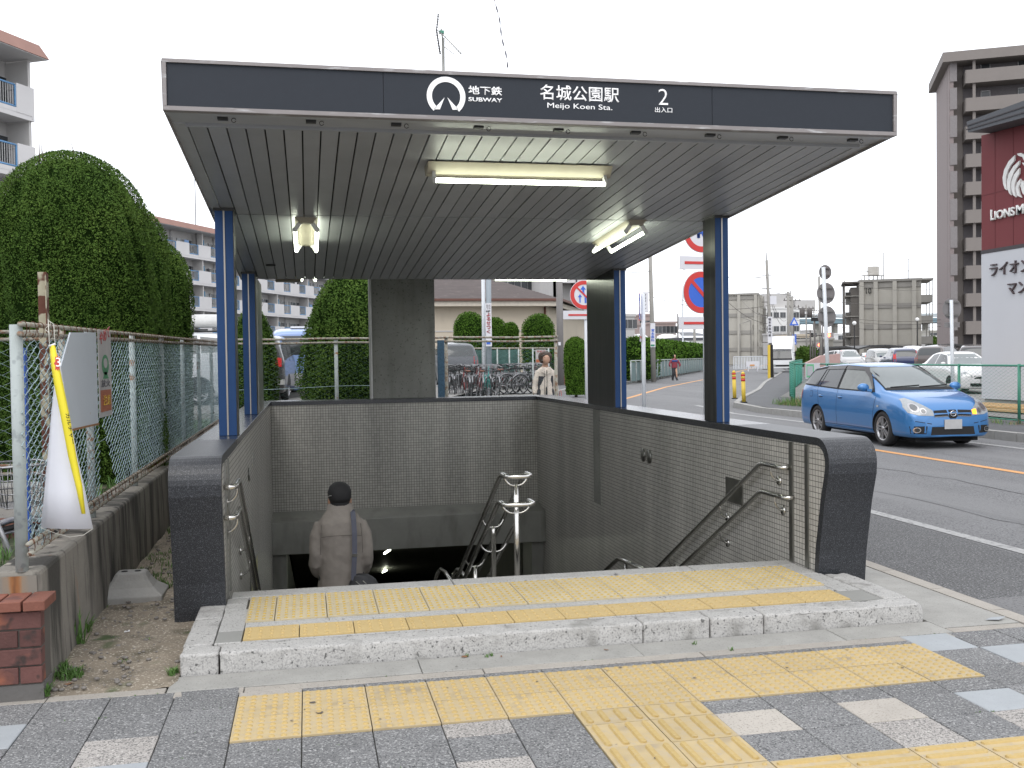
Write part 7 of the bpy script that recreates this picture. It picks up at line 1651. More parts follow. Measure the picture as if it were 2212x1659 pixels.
# carports
for i, (a_, c_, y_, tl, lb) in enumerate(((1884, 2010, 747, 5, 'long flat black carport roof over the middle of the parked row'), (1798, 1850, 750, -3, 'black carport roof over the left end of the parked row'), (2030, 2112, 745, 4, 'black carport roof at the foot of the brown tower'))):
    t = thing('carport', lb, 'carport', (at(a_, 750, Y=92).x, 92, .3), 'black carports'); A_ = at(a_, y_, Y=92); B_ = at(c_, y_+tl*.5, Y=92); m_ = at((a_+c_)/2, y_+5, Y=92)
    b = MB(); b.bar((A_.x, 92, A_.z), (m_.x, 92, m_.z), 5, .16); b.bar((m_.x+.05, 92, m_.z), (B_.x, 92, B_.z), 5, .16); b.build('carport_roof', G_darkmetal, t)
    for u in (.02, .5, .98): x = A_.x+(B_.x-A_.x)*u; b = MB(); b.tube([(x, 93, .3), (x, 93, min(A_.z, m_.z))], .07, 6); b.build('post', G_darkmetal, t)
b = MB(); pq = [at(1742, 784, Y=60), at(1775, 768, Y=60), at(1815, 764, Y=60), at(1820, 790, Y=60)]; b.prism([(pq[0].x, .2), (pq[0].x, pq[0].z), (pq[1].x, pq[1].z), (pq[2].x, pq[2].z), (pq[2].x, .2)], 1, 60, 60.3); tag(b.build('ramp_wall', mat('pink_wall', (.40, .27, .25), .8, var=.08)), 'low pink sloping wall behind the green fence corner', 'wall')
# background buildings along the horizon
flat_block('white_office', 'white office building behind the lorry', 1655, 1727, 667, 190, G_wpaint, 4, wins=5, depth=14, wm=G_paned)
b = MB(); p = at(1680, 668, Y=191); b.box(p.x-3, p.x+3, 191, 195, p.z-.3, p.z+3.2); b.box(p.x+4, p.x+8.5, 191, 195, p.z-.3, p.z+1.9); tag(b.build('roof_plant', G_awd), 'roof housing on the white office building', 'roof housing')
flat_block('pink_flats', 'pinkish flat-roofed building above the hedge, right of the hospital board', 1417, 1460, 699, 150, mat('pink_render', (.36, .28, .26), .8), 3, wins=5, depth=10)
flat_block('pink_flats', 'pinkish building seen between the bicycle sign and the grey pole', 1385, 1408, 682, 170, MATS['pink_render'], 3, wins=3, depth=10)
flat_block('balcony_flats', 'grey flats just right of the rear blue column', 1330, 1371, 684, 120, G_awd, 3, wins=4, depth=9)
t, w_, H = flat_block('white_shed', 'white walled shed with grey roof above the hedge near the no-parking sign', 1466, 1530, 735, 118, G_wpaint, 1, depth=8, roofm=G_lg)
b = MB(); a_ = at(1466, 733, Y=119); c_ = at(1545, 733, Y=119); z2 = at(1490, 716, Y=124).z; b.add([(a_.x, 118, a_.z+.4), (c_.x, 118, c_.z+.4), (c_.x, 127, z2), (a_.x+3, 127, z2)], [(0, 1, 2, 3)]); tag(b.build('slate_roof', G_lg), 'blue-grey tiled roof above the white shed', 'roof')
for i, px_ in enumerate((1366, 1381, 1446, 1437)):
    p = at(px_, 735, Y=125); b = MB(); b.sphere((p.x, 125, p.z), 1.05, 14, 10, 0, (1.3, 1, .8)); tag(b.build('white_tank', G_wpaint), ['white rounded tank left of the bicycle sign pole', 'white rounded tank right of the bicycle sign pole', 'white rounded tank beside the bare shrub', 'smaller white tank right of the hospital board'][i], 'tank', 'white tanks')
hs = [(1690, 1712, 722, 170, G_awd, 2), (1722, 1748, 726, 160, G_cw, 2), (1748, 1766, 732, 175, G_pc, 2), (1770, 1800, 735, 150, G_pc, 1), (1796, 1836, 738, 160, G_blk, 1), (2008, 2034, 728, 200, G_awd, 3), (2012, 2028, 716, 240, G_pc, 3), (1812, 1832, 722, 260, G_wpaint, 3), (1745, 1762, 715, 260, G_awd, 3)]
for i, (a_, c_, y_, Y, m_, n_) in enumerate(hs):
    flat_block('small_building', ['small grey house behind the lorry', 'cream shop front right of the lorry', 'narrow concrete house near the red signal', 'low grey building left of the flats numbered 10', 'long low wall-like building below the viaduct', 'grey house right of the flats numbered 10', 'distant block right of the flats numbered 10', 'distant white block below the viaduct', 'distant grey block behind the cream shop'][i], a_, c_, y_, Y, m_, n_, wins=2, depth=8, wsz=(1.8, 1.3))
# elevated line
t = thing('viaduct', 'blue-grey elevated railway crossing behind the houses', 'viaduct', (60, 300, 0))
G_via = mat('viaduct_blue', (.16, .24, .28), .6, var=.1); A_ = at(1640, 696, Y=300); B_ = at(2150, 690, Y=300)
b = MB(); b.bar((A_.x, 300, A_.z), (B_.x+60, 300, B_.z), 9, 1.5); b.build('deck', G_via, t)
b = MB(); b.bar((A_.x, 296, A_.z+1.6), (B_.x+60, 296, B_.z+1.6), .2, 1.3); b.build('parapet', mat('viaduct_pale', (.42, .46, .48), .7), t)
for i in range(14): x = A_.x+(B_.x-A_.x)*i/13; b = MB(); b.box(x-.6, x+.6, 299, 301, 0, A_.z-.7); b.build('pier', G_pc, t)
# far tree masses
for i, (px_, top, hw, Y) in enumerate(((2014, 728, 12, 190), (1735, 752, 14, 120), (1752, 750, 12, 125))):
    place_shrub(['green tree at the right of the flats numbered 10', 'bushes in front of the cream shop', 'dark bush beside the narrow concrete house'][i], px_, top, hw, Y, .1, 'dome', 1500, .3, F_dark, 70+i, 'far trees', cat='tree', name='tree', wild=0)
# ================================================================== POLES, SIGNS, FENCE, WIRES
G_pole = mat('pole_concrete', (.27, .26, .24), .85, var=.1, vs_=3); G_poled = mat('pole_dark', (.10, .09, .085), .8, var=.1); G_pw = mat('pole_white', (.62, .65, .68), .4, var=.06, vs_=3)
G_sred = mat('sign_red', (.55, .035, .03), .4, var=.03); G_sblue = mat('sign_blue', (.03, .12, .55), .4, var=.03); G_sgrey = mat('sign_back', (.24, .23, .23), .5, .3, var=.05); G_yel = mat('post_yellow', (.62, .44, .05), .5, var=.1, vs_=4)
G_sw2 = mat('sign_face_white', (.62, .62, .65), .4, var=.02)
def pole(name, label, cat, top, base_px, Y, wd, m, zb=.1, r2=.75, group=None):
    a = at(top[0], top[1], Y=Y); c = at(base_px, 800, Y=Y); r = wd*Y/CF/2
    t = thing(name, label, cat, (c.x, Y, zb), group); b = MB(); b.tube([(c.x, Y, zb), (a.x, Y, a.z)], [r, r*r2], 12); b.build('pole', m, t); return t, a, c, r
def sbox(b, x0, x1, y0, y1, Y, th=.03, mi=0):
    a = at(x0, y1, Y=Y); c = at(x1, y0, Y=Y); b.box(a.x, c.x, Y-th, Y, a.z, c.z, mi); return a, c
def vtext(t, s_, x0, x1, y0, y1, Y, m, bold=.0):
    n = len(s_); 
    for i, ch in enumerate(s_):
        a = at(x0, y0+(y1-y0)*(i+.92)/n, Y=Y); c = at(x1, y0+(y1-y0)*(i+.08)/n, Y=Y); text('lettering', ch, (c.x-a.x, c.z-a.z), (a.x, Y, a.z), (1, 0, 0), (0, 0, 1), m, t, bold, .004, .004)
# twin posts among the bicycles
t, a, c, r = pole('lamp_post', 'pale square-looking post left of the pair among the bicycles', 'post', (1043, 540), 1046, 33, 8.5, G_pw, .4, 1)
t, a, c, r = pole('utility_pole', 'blue-grey pole with a vertical shop board among the bicycles', 'pole', (1055, 540), 1056, 32.8, 12, mat('pole_bluegrey', (.26, .30, .33), .6, var=.1), .4, .95)
b = MB(); sbox(b, 1049.5, 1061, 655, 748, 32.5); b.build('board', G_sw2, t)
vtext(t, 'とん', 1056, 1060, 657, 668, 32.46, G_lt2); vtext(t, 'おつ', 1050.5, 1054.5, 657, 668, 32.46, G_lt2)
A_ = at(1050.5, 674, Y=32.4); B_ = at(1060, 670, Y=32.4); text('lettering', '居酒屋', (B_.x-A_.x, B_.z-A_.z), (A_.x, 32.46, A_.z), (1, 0, 0), (0, 0, 1), G_black, t, .01, .004, .004)
vtext(t, 'よるせっく', 1051, 1059.5, 675, 721, 32.46, mat('letters_red', (.30, .02, .03), .5), .02)
b = MB(); sbox(b, 1051, 1059.5, 738, 744, 32.465, .004); b.build('blue_label', G_sblue, t)
# thick grey pole beside the cream hall
t, a, c, r = pole('utility_pole', 'thick grey concrete pole at the right corner of the cream hall', 'pole', (1207, 540), 1211, 54, 15.5, mat('pole_thick', (.20, .19, .185), .85, var=.08), .1, .95)
b = MB(); sbox(b, 1206, 1211, 739, 746, 53.6); b.build('label_plate', G_sw2, t)
# rear compound fence behind the bicycles, with posts
t = thing('wire_fence', 'tall green mesh fence with pale rail behind the rows of bicycles', 'fence', (4, 41, .4))
A_ = at(955, 752, Y=41); B_ = at(1205, 752, Y=41)
b = MB(); b.tube([(A_.x-3, 41, A_.z), (B_.x, 41, B_.z)], .035, 8); b.build('rail', G_rust, t)
for px_ in (962, 990, 1014, 1042, 1074, 1100, 1120, 1202): p = at(px_, 752, Y=41); b = MB(); b.tube([(p.x, 41, .35), (p.x, 41, p.z)], .035, 8); b.build('post', G_post, t)
b = MB(); chainlink(b, lambda s: (A_.x-2+s, 41.02), B_.x-A_.x+2, .5, A_.z-.05, .17, .011, .2); b.build('wire_mesh', mat('mesh_green', (.05, .15, .13), .7), t, kind='stuff')
b = MB(); ya, yb_ = at(1010, 760, Y=41.4), at(1118, 760, Y=41.4); b.box(ya.x, yb_.x, 41.3, 41.33, .7, A_.z-.1); tag(b.build('green_sheeting', mat('sheeting_green', (.06, .13, .115), .8, var=.4, vs_=3)), 'dull green sheeting fixed behind the mesh fence', 'sheeting')
# poster on the rear fence, as the one on the left fence
t = thing('poster', 'small white poster with red lettering and orange foot behind the woman in the cream coat', 'poster', (6.5, 20, 1))
Yp = 24.; b = MB(); a, c = sbox(b, 1157, 1179, 755, 784, Yp); b.build('board', MATS['poster_white'], t)
b = MB(); sbox(b, 1158, 1178, 776, 783, Yp-.031, .003); b.build('orange_field', G_por, t)
b = MB(); pc_ = at(1168, 766, Y=Yp); b.tube([(pc_.x, Yp-.034, pc_.z), (pc_.x, Yp-.031, pc_.z)], .055, 14); b.build('green_figure', G_pgrn, t)
A_ = at(1159, 762, Y=Yp); B_ = at(1177, 756.5, Y=Yp); text('lettering', 'やめて', (B_.x-A_.x, B_.z-A_.z), (A_.x, Yp-.03, A_.z), (1, 0, 0), (0, 0, 1), G_pred, t, .02, .003, .003)
b = MB(); b.tube([(at(1150, 790, Y=Yp+.1).x, Yp+.03, .4), (at(1150, 790, Y=Yp+.1).x, Yp+.03, at(1150, 752, Y=Yp).z)], .02, 6); b.tube([(at(1186, 790, Y=Yp).x, Yp+.03, .4), (at(1186, 790, Y=Yp).x, Yp+.03, at(1186, 752, Y=Yp).z)], .02, 6); b.bar((at(1150, 770, Y=Yp).x, Yp+.03, pc_.z+.1), (at(1186, 770, Y=Yp).x, Yp+.03, pc_.z+.1), .02, .02); b.build('stand', G_post, t)
# white hoop barrier, brick planter
t = thing('hoop_barrier', 'white hoop barrier with rust marks on the far footway', 'barrier', (13, 52, .1))
A_ = at(1230, 829, Y=52); B_ = at(1245, 829, Y=52); zt_ = at(1237, 795, Y=52).z
b = MB(); b.tube(smooth([(A_.x, 52, .1), (A_.x, 52, zt_-.1), (A_.x+.05, 52, zt_), (B_.x-.05, 52, zt_), (B_.x, 52, zt_-.1), (B_.x, 52, .1)]), .045, 8); b.tube([(A_.x, 52, (zt_+.1)/2), (B_.x, 52, (zt_+.1)/2)], .03, 6); b.build('hoop', mat('hoop_white', (.62, .6, .56), .5, spk=[((.45, .2, .1), 5, .6, .1)]), t)
b = MB(); A_ = at(1214, 834, Y=55); B_ = at(1230, 812, Y=55); b.box(A_.x, B_.x, 55, 55.6, .1, B_.z); tag(b.build('brick_box', G_brickc), 'small red brick planter at the foot of the thick grey pole', 'planter')
# signs: no overtaking with underplate
def round_sign(t, cx, cy, rr, Y, rot, kind):
    p = at(cx, cy, Y=Y); R = rr*Y/CF; e = bpy.data.objects.new('sign_disc', None); 
    ux = Vector((math.cos(rot), math.sin(rot), 0)); nz = Vector((math.sin(rot), -math.cos(rot), 0))
    def ringp(r0, r1, m, off, nm, a0=0, a1=2*PI, n=40):
        b = MB(); vs = []
        for i in range(n+1):
            a = a0+(a1-a0)*i/n
            for r in (r0, r1):
                for o_ in (off, off+.004): q = p+ux*(r*math.cos(a))+Vector((0, 0, r*math.sin(a)))+nz*o_; vs.append(tuple(q))
        b.add(vs, [f for i in range(n) for f in ((4*i, 4*i+4, 4*i+6, 4*i+2), (4*i+1, 4*i+3, 4*i+7, 4*i+5), (4*i+2, 4*i+6, 4*i+7, 4*i+3))]); return b.build(nm, m, t)
    def flat(poly, m, off, nm):
        b = MB(); vs = []
        for o_ in (off, off+.003):
            for (x, z) in poly: vs.append(tuple(p+ux*x*R+Vector((0, 0, z*R))+nz*o_))
        n = len(poly); b.add(vs, [tuple(range(n)), tuple(range(n, 2*n))]+[(i, (i+1) % n, n+(i+1) % n, n+i) for i in range(n)]); return b.build(nm, m, t)
    C_ = lambda r, n=40: [(r*math.cos(2*PI*i/n), r*math.sin(2*PI*i/n)) for i in range(n)]
    flat(C_(1), G_sw2 if kind != 'back' else G_sgrey, .0, 'disc')
    if kind == 'back': return p, R, ux, nz
    ringp(R*.70, R*.965, G_sred, .006, 'red_ring')
    if kind == 'park': flat(C_(.70), G_sblue, .004, 'blue_field')
    if kind in ('park', 'over'):
        w = .085 if kind == 'park' else .055; s2 = math.sqrt(.5); q = .72
        flat([(-q*s2-w*s2, q*s2-w*s2), (-q*s2+w*s2, q*s2+w*s2), (q*s2+w*s2, -q*s2+w*s2), (q*s2-w*s2, -q*s2-w*s2)], G_sred, .0095, 'red_bar')
    if kind == 'over':
        flat([(-.34, -.52), (-.26, -.52), (-.26, -.15), (-.16, -.15), (-.30, .06), (-.44, -.15), (-.34, -.15)], G_sblue, .008, 'arrow'); flat([(.02, -.55), (.14, -.55), (.14, -.1), (.0, .15), (.0, .35), (.12, .35), (-.08, .62), (-.28, .35), (-.14, .35), (-.14, .1), (.02, -.14)], G_sblue, .007, 'arrow')
    if kind == '40':
        o_ = p+ux*(-.52*R)+Vector((0, 0, -.32*R)); text('lettering', '40', (1.04*R, .66*R), o_, ux, (0, 0, 1), G_sblue, t, .03, .003, .007)
    return p, R, ux, nz
def underplate(t, x0, x1, y0, y1, Y, rot, m=G_sw2):
    a = at(x0, y1, Y=Y); c = at(x1, y0, Y=Y); ux = Vector((math.cos(rot), math.sin(rot), 0)); nz = Vector((math.sin(rot), -math.cos(rot), 0)); w = (c.x-a.x); h_ = c.z-a.z; m0 = Vector(((a.x+c.x)/2, Y, (a.z+c.z)/2)); hw = w/2/math.cos(rot)
    def rect(fx, fz, off, mm, nm):
        b = MB(); vs = []
        for o_ in (off, off+.006):
            for sx, sz in ((-1, -1), (1, -1), (1, 1), (-1, 1)): vs.append(tuple(m0+ux*hw*fx*sx+Vector((0, 0, h_/2*fz*sz))+nz*o_))
        b.hexa(vs); b.build(nm, mm, t, bev=.004 if mm is G_sw2 else 0)
    rect(1, 1, 0, m, 'underplate'); rect(.76, .2, .007, G_sred, 'red_mark')
Y = 20.; t = thing('road_sign', 'no-overtaking road sign with white underplate half hidden by the rear right column', 'road sign', (5.1, Y, 0))
round_sign(t, 1262, 637, 33, Y-.06, -.05, 'over'); underplate(t, 1215, 1309, 671, 690, Y-.06, .12)
p = at(1266, 700, Y=Y); b = MB(); b.tube([(p.x, Y, 0), (p.x, Y, 3.4)], .038, 10); b.build('pole', G_pw, t)
Y = 13.3; t = thing('road_sign', 'road sign post with a 40 speed limit above a no-parking disc, both with underplates', 'road sign', (4.9, Y, 0)); rt_ = .22
for (cy, kd) in ((500, '40'), (631.5, 'park')): round_sign(t, 1514, cy, 49, Y-.07, rt_, kd)
underplate(t, 1465, 1561, 554, 582, Y-.07, rt_*.6); underplate(t, 1463, 1561, 684, 712, Y-.07, rt_*.6)
p = at(1524, 700, Y=Y); b = MB(); b.tube([(p.x, Y, 0), (p.x, Y, 3.7)], .038, 10); b.build('pole', G_pw, t)
# signs seen from behind
Y = 26.; t = thing('road_sign', 'white post with three grey sign backs one above the other, beyond the blue car', 'road sign', (14, Y, 0))
for cx, cy, rr in ((1782.5, 588, 27), (1784, 633.5, 39), (1786, 684, 39)):
    p, R, ux, nz = round_sign(t, cx, cy, rr*.64, Y+.07, .1, 'back')
    for dz_ in (-.5, .5): b = MB(); b.bar(p+ux*R*-.7+Vector((0, -.03, dz_*R*.9)), p+ux*R*.7+Vector((0, -.03, dz_*R*.9)), .03, .03); b.build('clamp_bar', G_steeld, t)
a = at(1778.5, 577, Y=Y); c = at(1791, 800, Y=Y); b = MB(); b.tube([(c.x, Y, .1), (a.x, Y, a.z)], .055, 10); b.build('pole', G_pw, t)
Y = 20.5; t = thing('road_sign', 'white post with one grey sign back before the white estate car', 'road sign', (16, Y, 0))
p, R, ux, nz = round_sign(t, 2056, 667, 26, Y+.07, 0., 'back')
for dz_ in (-.6, .6): b = MB(); b.bar(p+ux*R*-.7+Vector((0, -.03, dz_*R)), p+ux*R*.7+Vector((0, -.03, dz_*R)), .025, .025); b.build('clamp_bar', G_steeld, t)
b = MB(); q0 = p-Vector((0, 0, R*1.5)); b.box(q0.x-.2, q0.x+.2, Y+.06, Y+.07, q0.z-.06, q0.z+.06); b.build('underplate', G_sgrey, t)
a = at(2055, 648, Y=Y); c = at(2059, 830, Y=Y); b = MB(); b.tube([(c.x, Y, .1), (a.x, Y, a.z)], .042, 10); b.build('pole', G_pw, t)
# bicycle notice sign
Y = 24.; t = thing('bicycle_sign', 'narrow blue and red bicycle notice turned sideways on a white pole', 'sign', (8.5, Y, 0))
a = at(1389, 634, Y=Y); c = at(1391, 860, Y=Y); b = MB(); b.tube([(c.x, Y, 0), (a.x, Y, a.z)], .052, 12); b.build('pole', G_pw, t)
zt_, zb_ = at(1380, 634, Y=Y).z, at(1380, 693, Y=Y).z; cxp = at(1378.5, 660, Y=Y).x; ang = math.radians(66); ux = Vector((math.cos(ang), math.sin(ang), 0)); nz = Vector((math.sin(ang), -math.cos(ang), 0)); m0 = Vector((cxp-.01, Y-.12, (zt_+zb_)/2)); hw, hh = .19, (zt_-zb_)/2
def srect(x0, x1, z0, z1, off, m, nm):
    b = MB(); vs = [tuple(m0+ux*x*hw+Vector((0, 0, z*hh))+nz*o_) for o_ in (off, off+.004) for x, z in ((x0, z0), (x1, z0), (x1, z1), (x0, z1))]; b.hexa(vs); b.build(nm, m, t)
srect(-1, 1, -1, 1, 0, G_sred, 'board'); srect(-.88, .88, -.90, .92, .005, G_sblue, 'blue_field')
for s_ in (-.42, .42): b = MB(); b.tube([m0+ux*(s_*hw+.06*math.cos(a_))+Vector((0, 0, -.12*hh+.13*math.sin(a_)))+nz*.012 for a_ in np.linspace(0, 2*PI, 17)[:-1]], .008, 5, closed=True); b.build('bicycle_picture', G_sw2, t)
b = MB(); Q_ = lambda x, z: m0+ux*x*hw+Vector((0, 0, z*hh))+nz*.012
b.tube([Q_(-.42, -.1), Q_(-.15, .12), Q_(.25, .12), Q_(.42, -.1)], .007, 5); b.tube([Q_(-.3, .42), Q_(-.25, .2), Q_(.25, .2), Q_(.3, .42)], .008, 5); b.build('bicycle_picture', G_sw2, t)
text('lettering', '自転車等', (1.3*hw, .14*hh), m0+ux*(-.65*hw)+Vector((0, 0, .66*hh)), ux, (0, 0, 1), G_sw2, t, 0, .003, .011); text('lettering', '放置禁止', (1.3*hw, .14*hh), m0+ux*(-.65*hw)+Vector((0, 0, -.78*hh)), ux, (0, 0, 1), G_sw2, t, 0, .003, .011)
zt_, zb_ = at(1380, 707, Y=Y).z, at(1380, 738, Y=Y).z; m0 = Vector((cxp+.01, Y-.12, (zt_+zb_)/2)); hh = (zt_-zb_)/2; srect(-1, 1, -1, 1, 0, G_sw2, 'underplate'); srect(-.7, .7, -.55, -.25, .006, G_sred, 'red_mark')
# far utility poles: (label, top, base px, Y, width)
PL = [('grey concrete pole with hospital board above the far hedge', (1404, 540), 1412, 60, 12), ('brown wooden pole left of the no-parking disc', (1464, 678), 1465, 125, 4), ('grey pole behind the no-parking underplate', (1500, 705), 1501, 110, 8), ('tall pole with the surgery board at the bend of the far road', (1656, 562), 1668, 62, 9),
      ('thick pole behind the lorry', (1702, 630), 1705, 98, 8), ('grey-green pole right behind the lorry', (1711, 640), 1712, 110, 7), ('tall pole with cross arms right of the lorry', (1707, 628), 1709, 180, 4), ('thin pole with two transformers', (1741, 658), 1743, 120, 4), ('slim pole left of the triple sign backs', (1758, 664), 1760, 130, 3.5),
      ('thick grey pole just left of the triple sign backs', (1769, 597), 1774, 80, 7), ('black slim pole with a dark box', (1760, 690), 1761, 70, 4), ('black slim signal pole', (1777, 700), 1777, 75, 4)]
PP = []
for i, (lb, top, bp2, Y, wd) in enumerate(PL):
    t, a, c, r = pole('utility_pole', lb, 'pole', top, bp2, Y, wd, G_poled if 'black' in lb or 'brown' in lb else G_pole, .05, .7, 'utility poles'); PP.append((a, t))
    if Y >= 60 and i not in (10, 11, 1, 2, 0, 3, 9, 4):
        zt_ = a.z
        for k, (w, dz_) in enumerate(((1.1, .5), (.9, 1.3))):
            b = MB(); b.bar((a.x-w, Y, zt_-dz_), (a.x+w, Y, zt_-dz_), .09, .09); [b.tube([(a.x+q*w, Y, zt_-dz_), (a.x+q*w, Y, zt_-dz_+.25)], .05, 5) for q in (-.9, -.4, .4, .9)]; b.build('cross_arm', G_poled, t)
    if i == 7:
        for e in (-1, 1): b = MB(); p = at(1741+e*8, 676, Y=Y); b.tube([(p.x, Y, p.z-.6), (p.x, Y, p.z+.5)], .35, 10); b.build('transformer', G_poled, t)
    if i == 3:
        for k in range(9): b = MB(); b.bar((a.x-.35, Y, a.z-1-k*.9), (a.x+.35, Y, a.z-1-k*.9), .05, .05); b.build('step_bolt', G_poled, t)
        b = MB(); p = at(1664, 648, Y=Y); b.box(p.x-.1, p.x+.35, Y-.2, Y, p.z-.3, p.z+.25); b.build('junction_box', G_sw2, t)
        b = MB(); sbox(b, 1658.5, 1667.5, 684, 741, Y-.3); b.build('board', G_sw2, t); vtext(t, '橋本外科内科', 1660, 1666, 686, 728, Y-.34, G_black, .02)
        b = MB(); p0_, p1_ = at(1665, 745, Y=Y-.3), at(1668.5, 815, Y=Y-.3); b.box(p0_.x-.06, p1_.x+.04, Y-.35, Y-.3, .1, p0_.z); b.build('black_sheath', G_black, t)
        b = MB(); p0_ = at(1658, 745, Y=Y-.5); b.box(p0_.x, p0_.x+.17, Y-.55, Y-.5, .1, p0_.z); b.build('yellow_guard', G_yel, t)
        b = MB(); p = at(1660, 545, Y=Y); b.tube([(a.x, Y, a.z), (a.x-.03, Y, p.z)], .03, 5); b.build('lightning_rod', G_poled, t)
    if i == 0:
        b = MB(); sbox(b, 1405, 1415, 698, 750, Y-.25); b.build('board', G_sw2, t); vtext(t, '宮永医院', 1407, 1413.5, 710, 738, Y-.29, G_sblue, .02)
        b = MB(); sbox(b, 1406, 1414, 744, 748, Y-.285, .004); b.build('green_label', mat('label_green', (.03, .2, .12), .5), t)
        b = MB(); sbox(b, 1388.5, 1399.5, 632, 674, Y); b.build('side_board', G_sw2, t); vtext(t, 'イタアノン', 1390, 1396, 634, 670, Y-.034, G_black, .02)
        for yy_ in (632, 648, 674): q = at(1388, yy_, Y=Y); b = MB(); b.tube([(q.x, Y, q.z), (a.x, Y, q.z)], .02, 4); b.build('board_bracket', G_poled, t)
    if i == 10:
        b = MB(); sbox(b, 1752, 1768, 686, 694, Y, .1); b.build('dark_box', G_black, t)
G_sig = mat('signal_red_lit', (1, .1, .05), .4, emit=(1, .10, .04, 9))
for i, (px_, py_, Y, lb) in enumerate(((1790, 724, 74, 'red traffic light glowing right of the triple sign post'), (1770, 745, 90, 'smaller red traffic light lower down left of the triple sign post'))):
    p = at(px_, py_, Y=Y); t = thing('traffic_light', lb, 'traffic light', (p.x, Y, p.z), 'traffic lights'); b = MB(); b.box(p.x-.55, p.x+.45, Y, Y+.2, p.z-.2, p.z+.2); b.build('housing', G_sgrey, t); b = MB(); b.sphere((p.x, Y-.02, p.z), .15, 12, 8, 0, (1, .5, 1)); b.build('lit_lens', G_sig, t); b = MB(); b.tube([(p.x-.55, Y+.1, p.z), (p.x-.55-(1 if i == 0 else .1), Y+.1, p.z)], .04, 5); b.tube([(p.x-.56-(1 if i == 0 else .1), Y+.1, .1), (p.x-.56-(1 if i == 0 else .1), Y+.1, p.z+.4)], .06, 6); b.build('arm', G_poled, t)
t = thing('crossing_sign', 'blue triangular crossing sign with white rim above the lorry', 'road sign', (0, 90, 0)); Y = 90
b = MB(); T_ = [at(x, y, Y=Y) for x, y in ((1705, 703), (1725, 703), (1715, 685))]; b.prism([(q.x, q.z) for q in T_], 1, Y-.06, Y); b.build('board', G_sblue, t); b = MB(); T_ = [at(x, y, Y=Y) for x, y in ((1710, 700), (1720, 700), (1715, 690))]; b.prism([(q.x, q.z) for q in T_], 1, Y-.075, Y-.062); b.build('white_triangle', G_sw2, t)
p = at(1715, 703, Y=Y); b = MB(); b.tube([(p.x, Y+.05, .1), (p.x, Y+.05, p.z)], .06, 6); b.build('pole', G_poled, t)
t = thing('shop_banner', 'upright blue shop banner with white lettering right of the lorry', 'banner', (0, 95, 0)); b = MB(); sbox(b, 1712, 1720, 722, 744, 95); b.build('cloth', G_sblue, t); vtext(t, 'カルチャー', 1713.5, 1718.5, 723, 743, 94.96, G_sw2)
# globe lamps in the car park
for i, (px_, py_) in enumerate(((1846, 696), (1982, 688))):
    p = at(px_-.5, py_+2, Y=88 if i else 84); Y = 88 if i else 84; t = thing('globe_lamp', ['globe lamp on a black pole left of the flats numbered 10', 'globe lamp on a black pole near the right end of the flats numbered 10'][i], 'street lamp', (p.x, Y, .3), 'globe lamps'); b = MB(); b.sphere((p.x, Y, p.z), .19, 14, 10); b.build('globe', G_wpaint, t); b = MB(); b.tube([(p.x, Y, .3), (p.x, Y, p.z-.15)], .05, 8); b.build('pole', G_black, t)
p = at(1488, 740, Y=104); b = MB(); b.tube([(p.x, 104, .1), (p.x, 104, p.z)], .08, 8); b.sphere((p.x-.5, 104, p.z), .4, 12, 8, 0, (1.6, 1, .5)); tag(b.build('park_lamp', G_pw), 'white hooded lamp on the far footway', 'street lamp')
p = at(1474, 612, Y=108); b = MB(); b.tube(smooth([(p.x, 108, .1), (p.x, 108, p.z-1), (p.x+.2, 108, p.z), (p.x+2, 108, p.z+.5)]), .1, 8); tag(b.build('street_lamp', G_pw), 'tall curved street lamp behind the no-parking sign', 'street lamp')
for i, (px_, py_, Y) in enumerate(((1622, 693, 120), (1598, 700, 125))): p = at(px_, py_, Y=Y); b = MB(); b.tube([(p.x, Y, .1), (p.x, Y, p.z), (p.x+(1.6 if i else -1.3), Y, p.z+.5)], .07, 6); tag(b.build('street_lamp', G_pole), ['slim street lamp in front of the beige flats', 'second slim street lamp in front of the beige flats, further left'][i], 'street lamp')
# yellow bollards at the kerb corner
def bollard(x, y, lean, label):
    t = thing('bollard', label, 'bollard', (0, 0, 0), 'yellow bollards on the kerb corner'); b = MB(); b.tube([(0, 0, 0), (0, 0, .68)], .065, 14); b.tube([(0, 0, .76), (0, 0, .84)], .065, 14); b.tube([(0, 0, .90), (0, 0, .95), (0, 0, .985)], [.065, .055, .02], 14); link('post', b.mesh('post', G_yel), t)
    b = MB(); b.tube([(0, 0, .68), (0, 0, .76)], .067, 14); b.tube([(0, 0, .84), (0, 0, .90)], .067, 14); link('red_band', b.mesh('red_band', G_sred), t); b = MB(); b.tube([(0, 0, 0), (0, 0, .03)], .11, 14); link('foot', b.mesh('foot', G_black), t); t.location = (x, y, .127); t.rotation_euler = (0, lean, 0); return t
bollard(13.55, 29.4, -.03, 'right-hand and tallest yellow bollard with red bands on the kerb corner'); bollard(13.55, 30.9, -.10, 'leaning yellow bollard close to the front right column'); bollard(14.5, 32.2, -.03, 'yellow bollard half hidden behind the right-hand one')
p = at(1481, 782, Y=100); b = MB(); b.tube([(p.x, 100, .1), (p.x, 100, at(1481, 765, Y=100).z)], .09, 8); tag(b.build('yellow_post', G_yel), 'yellow post on the far footway beside the board fence', 'post')
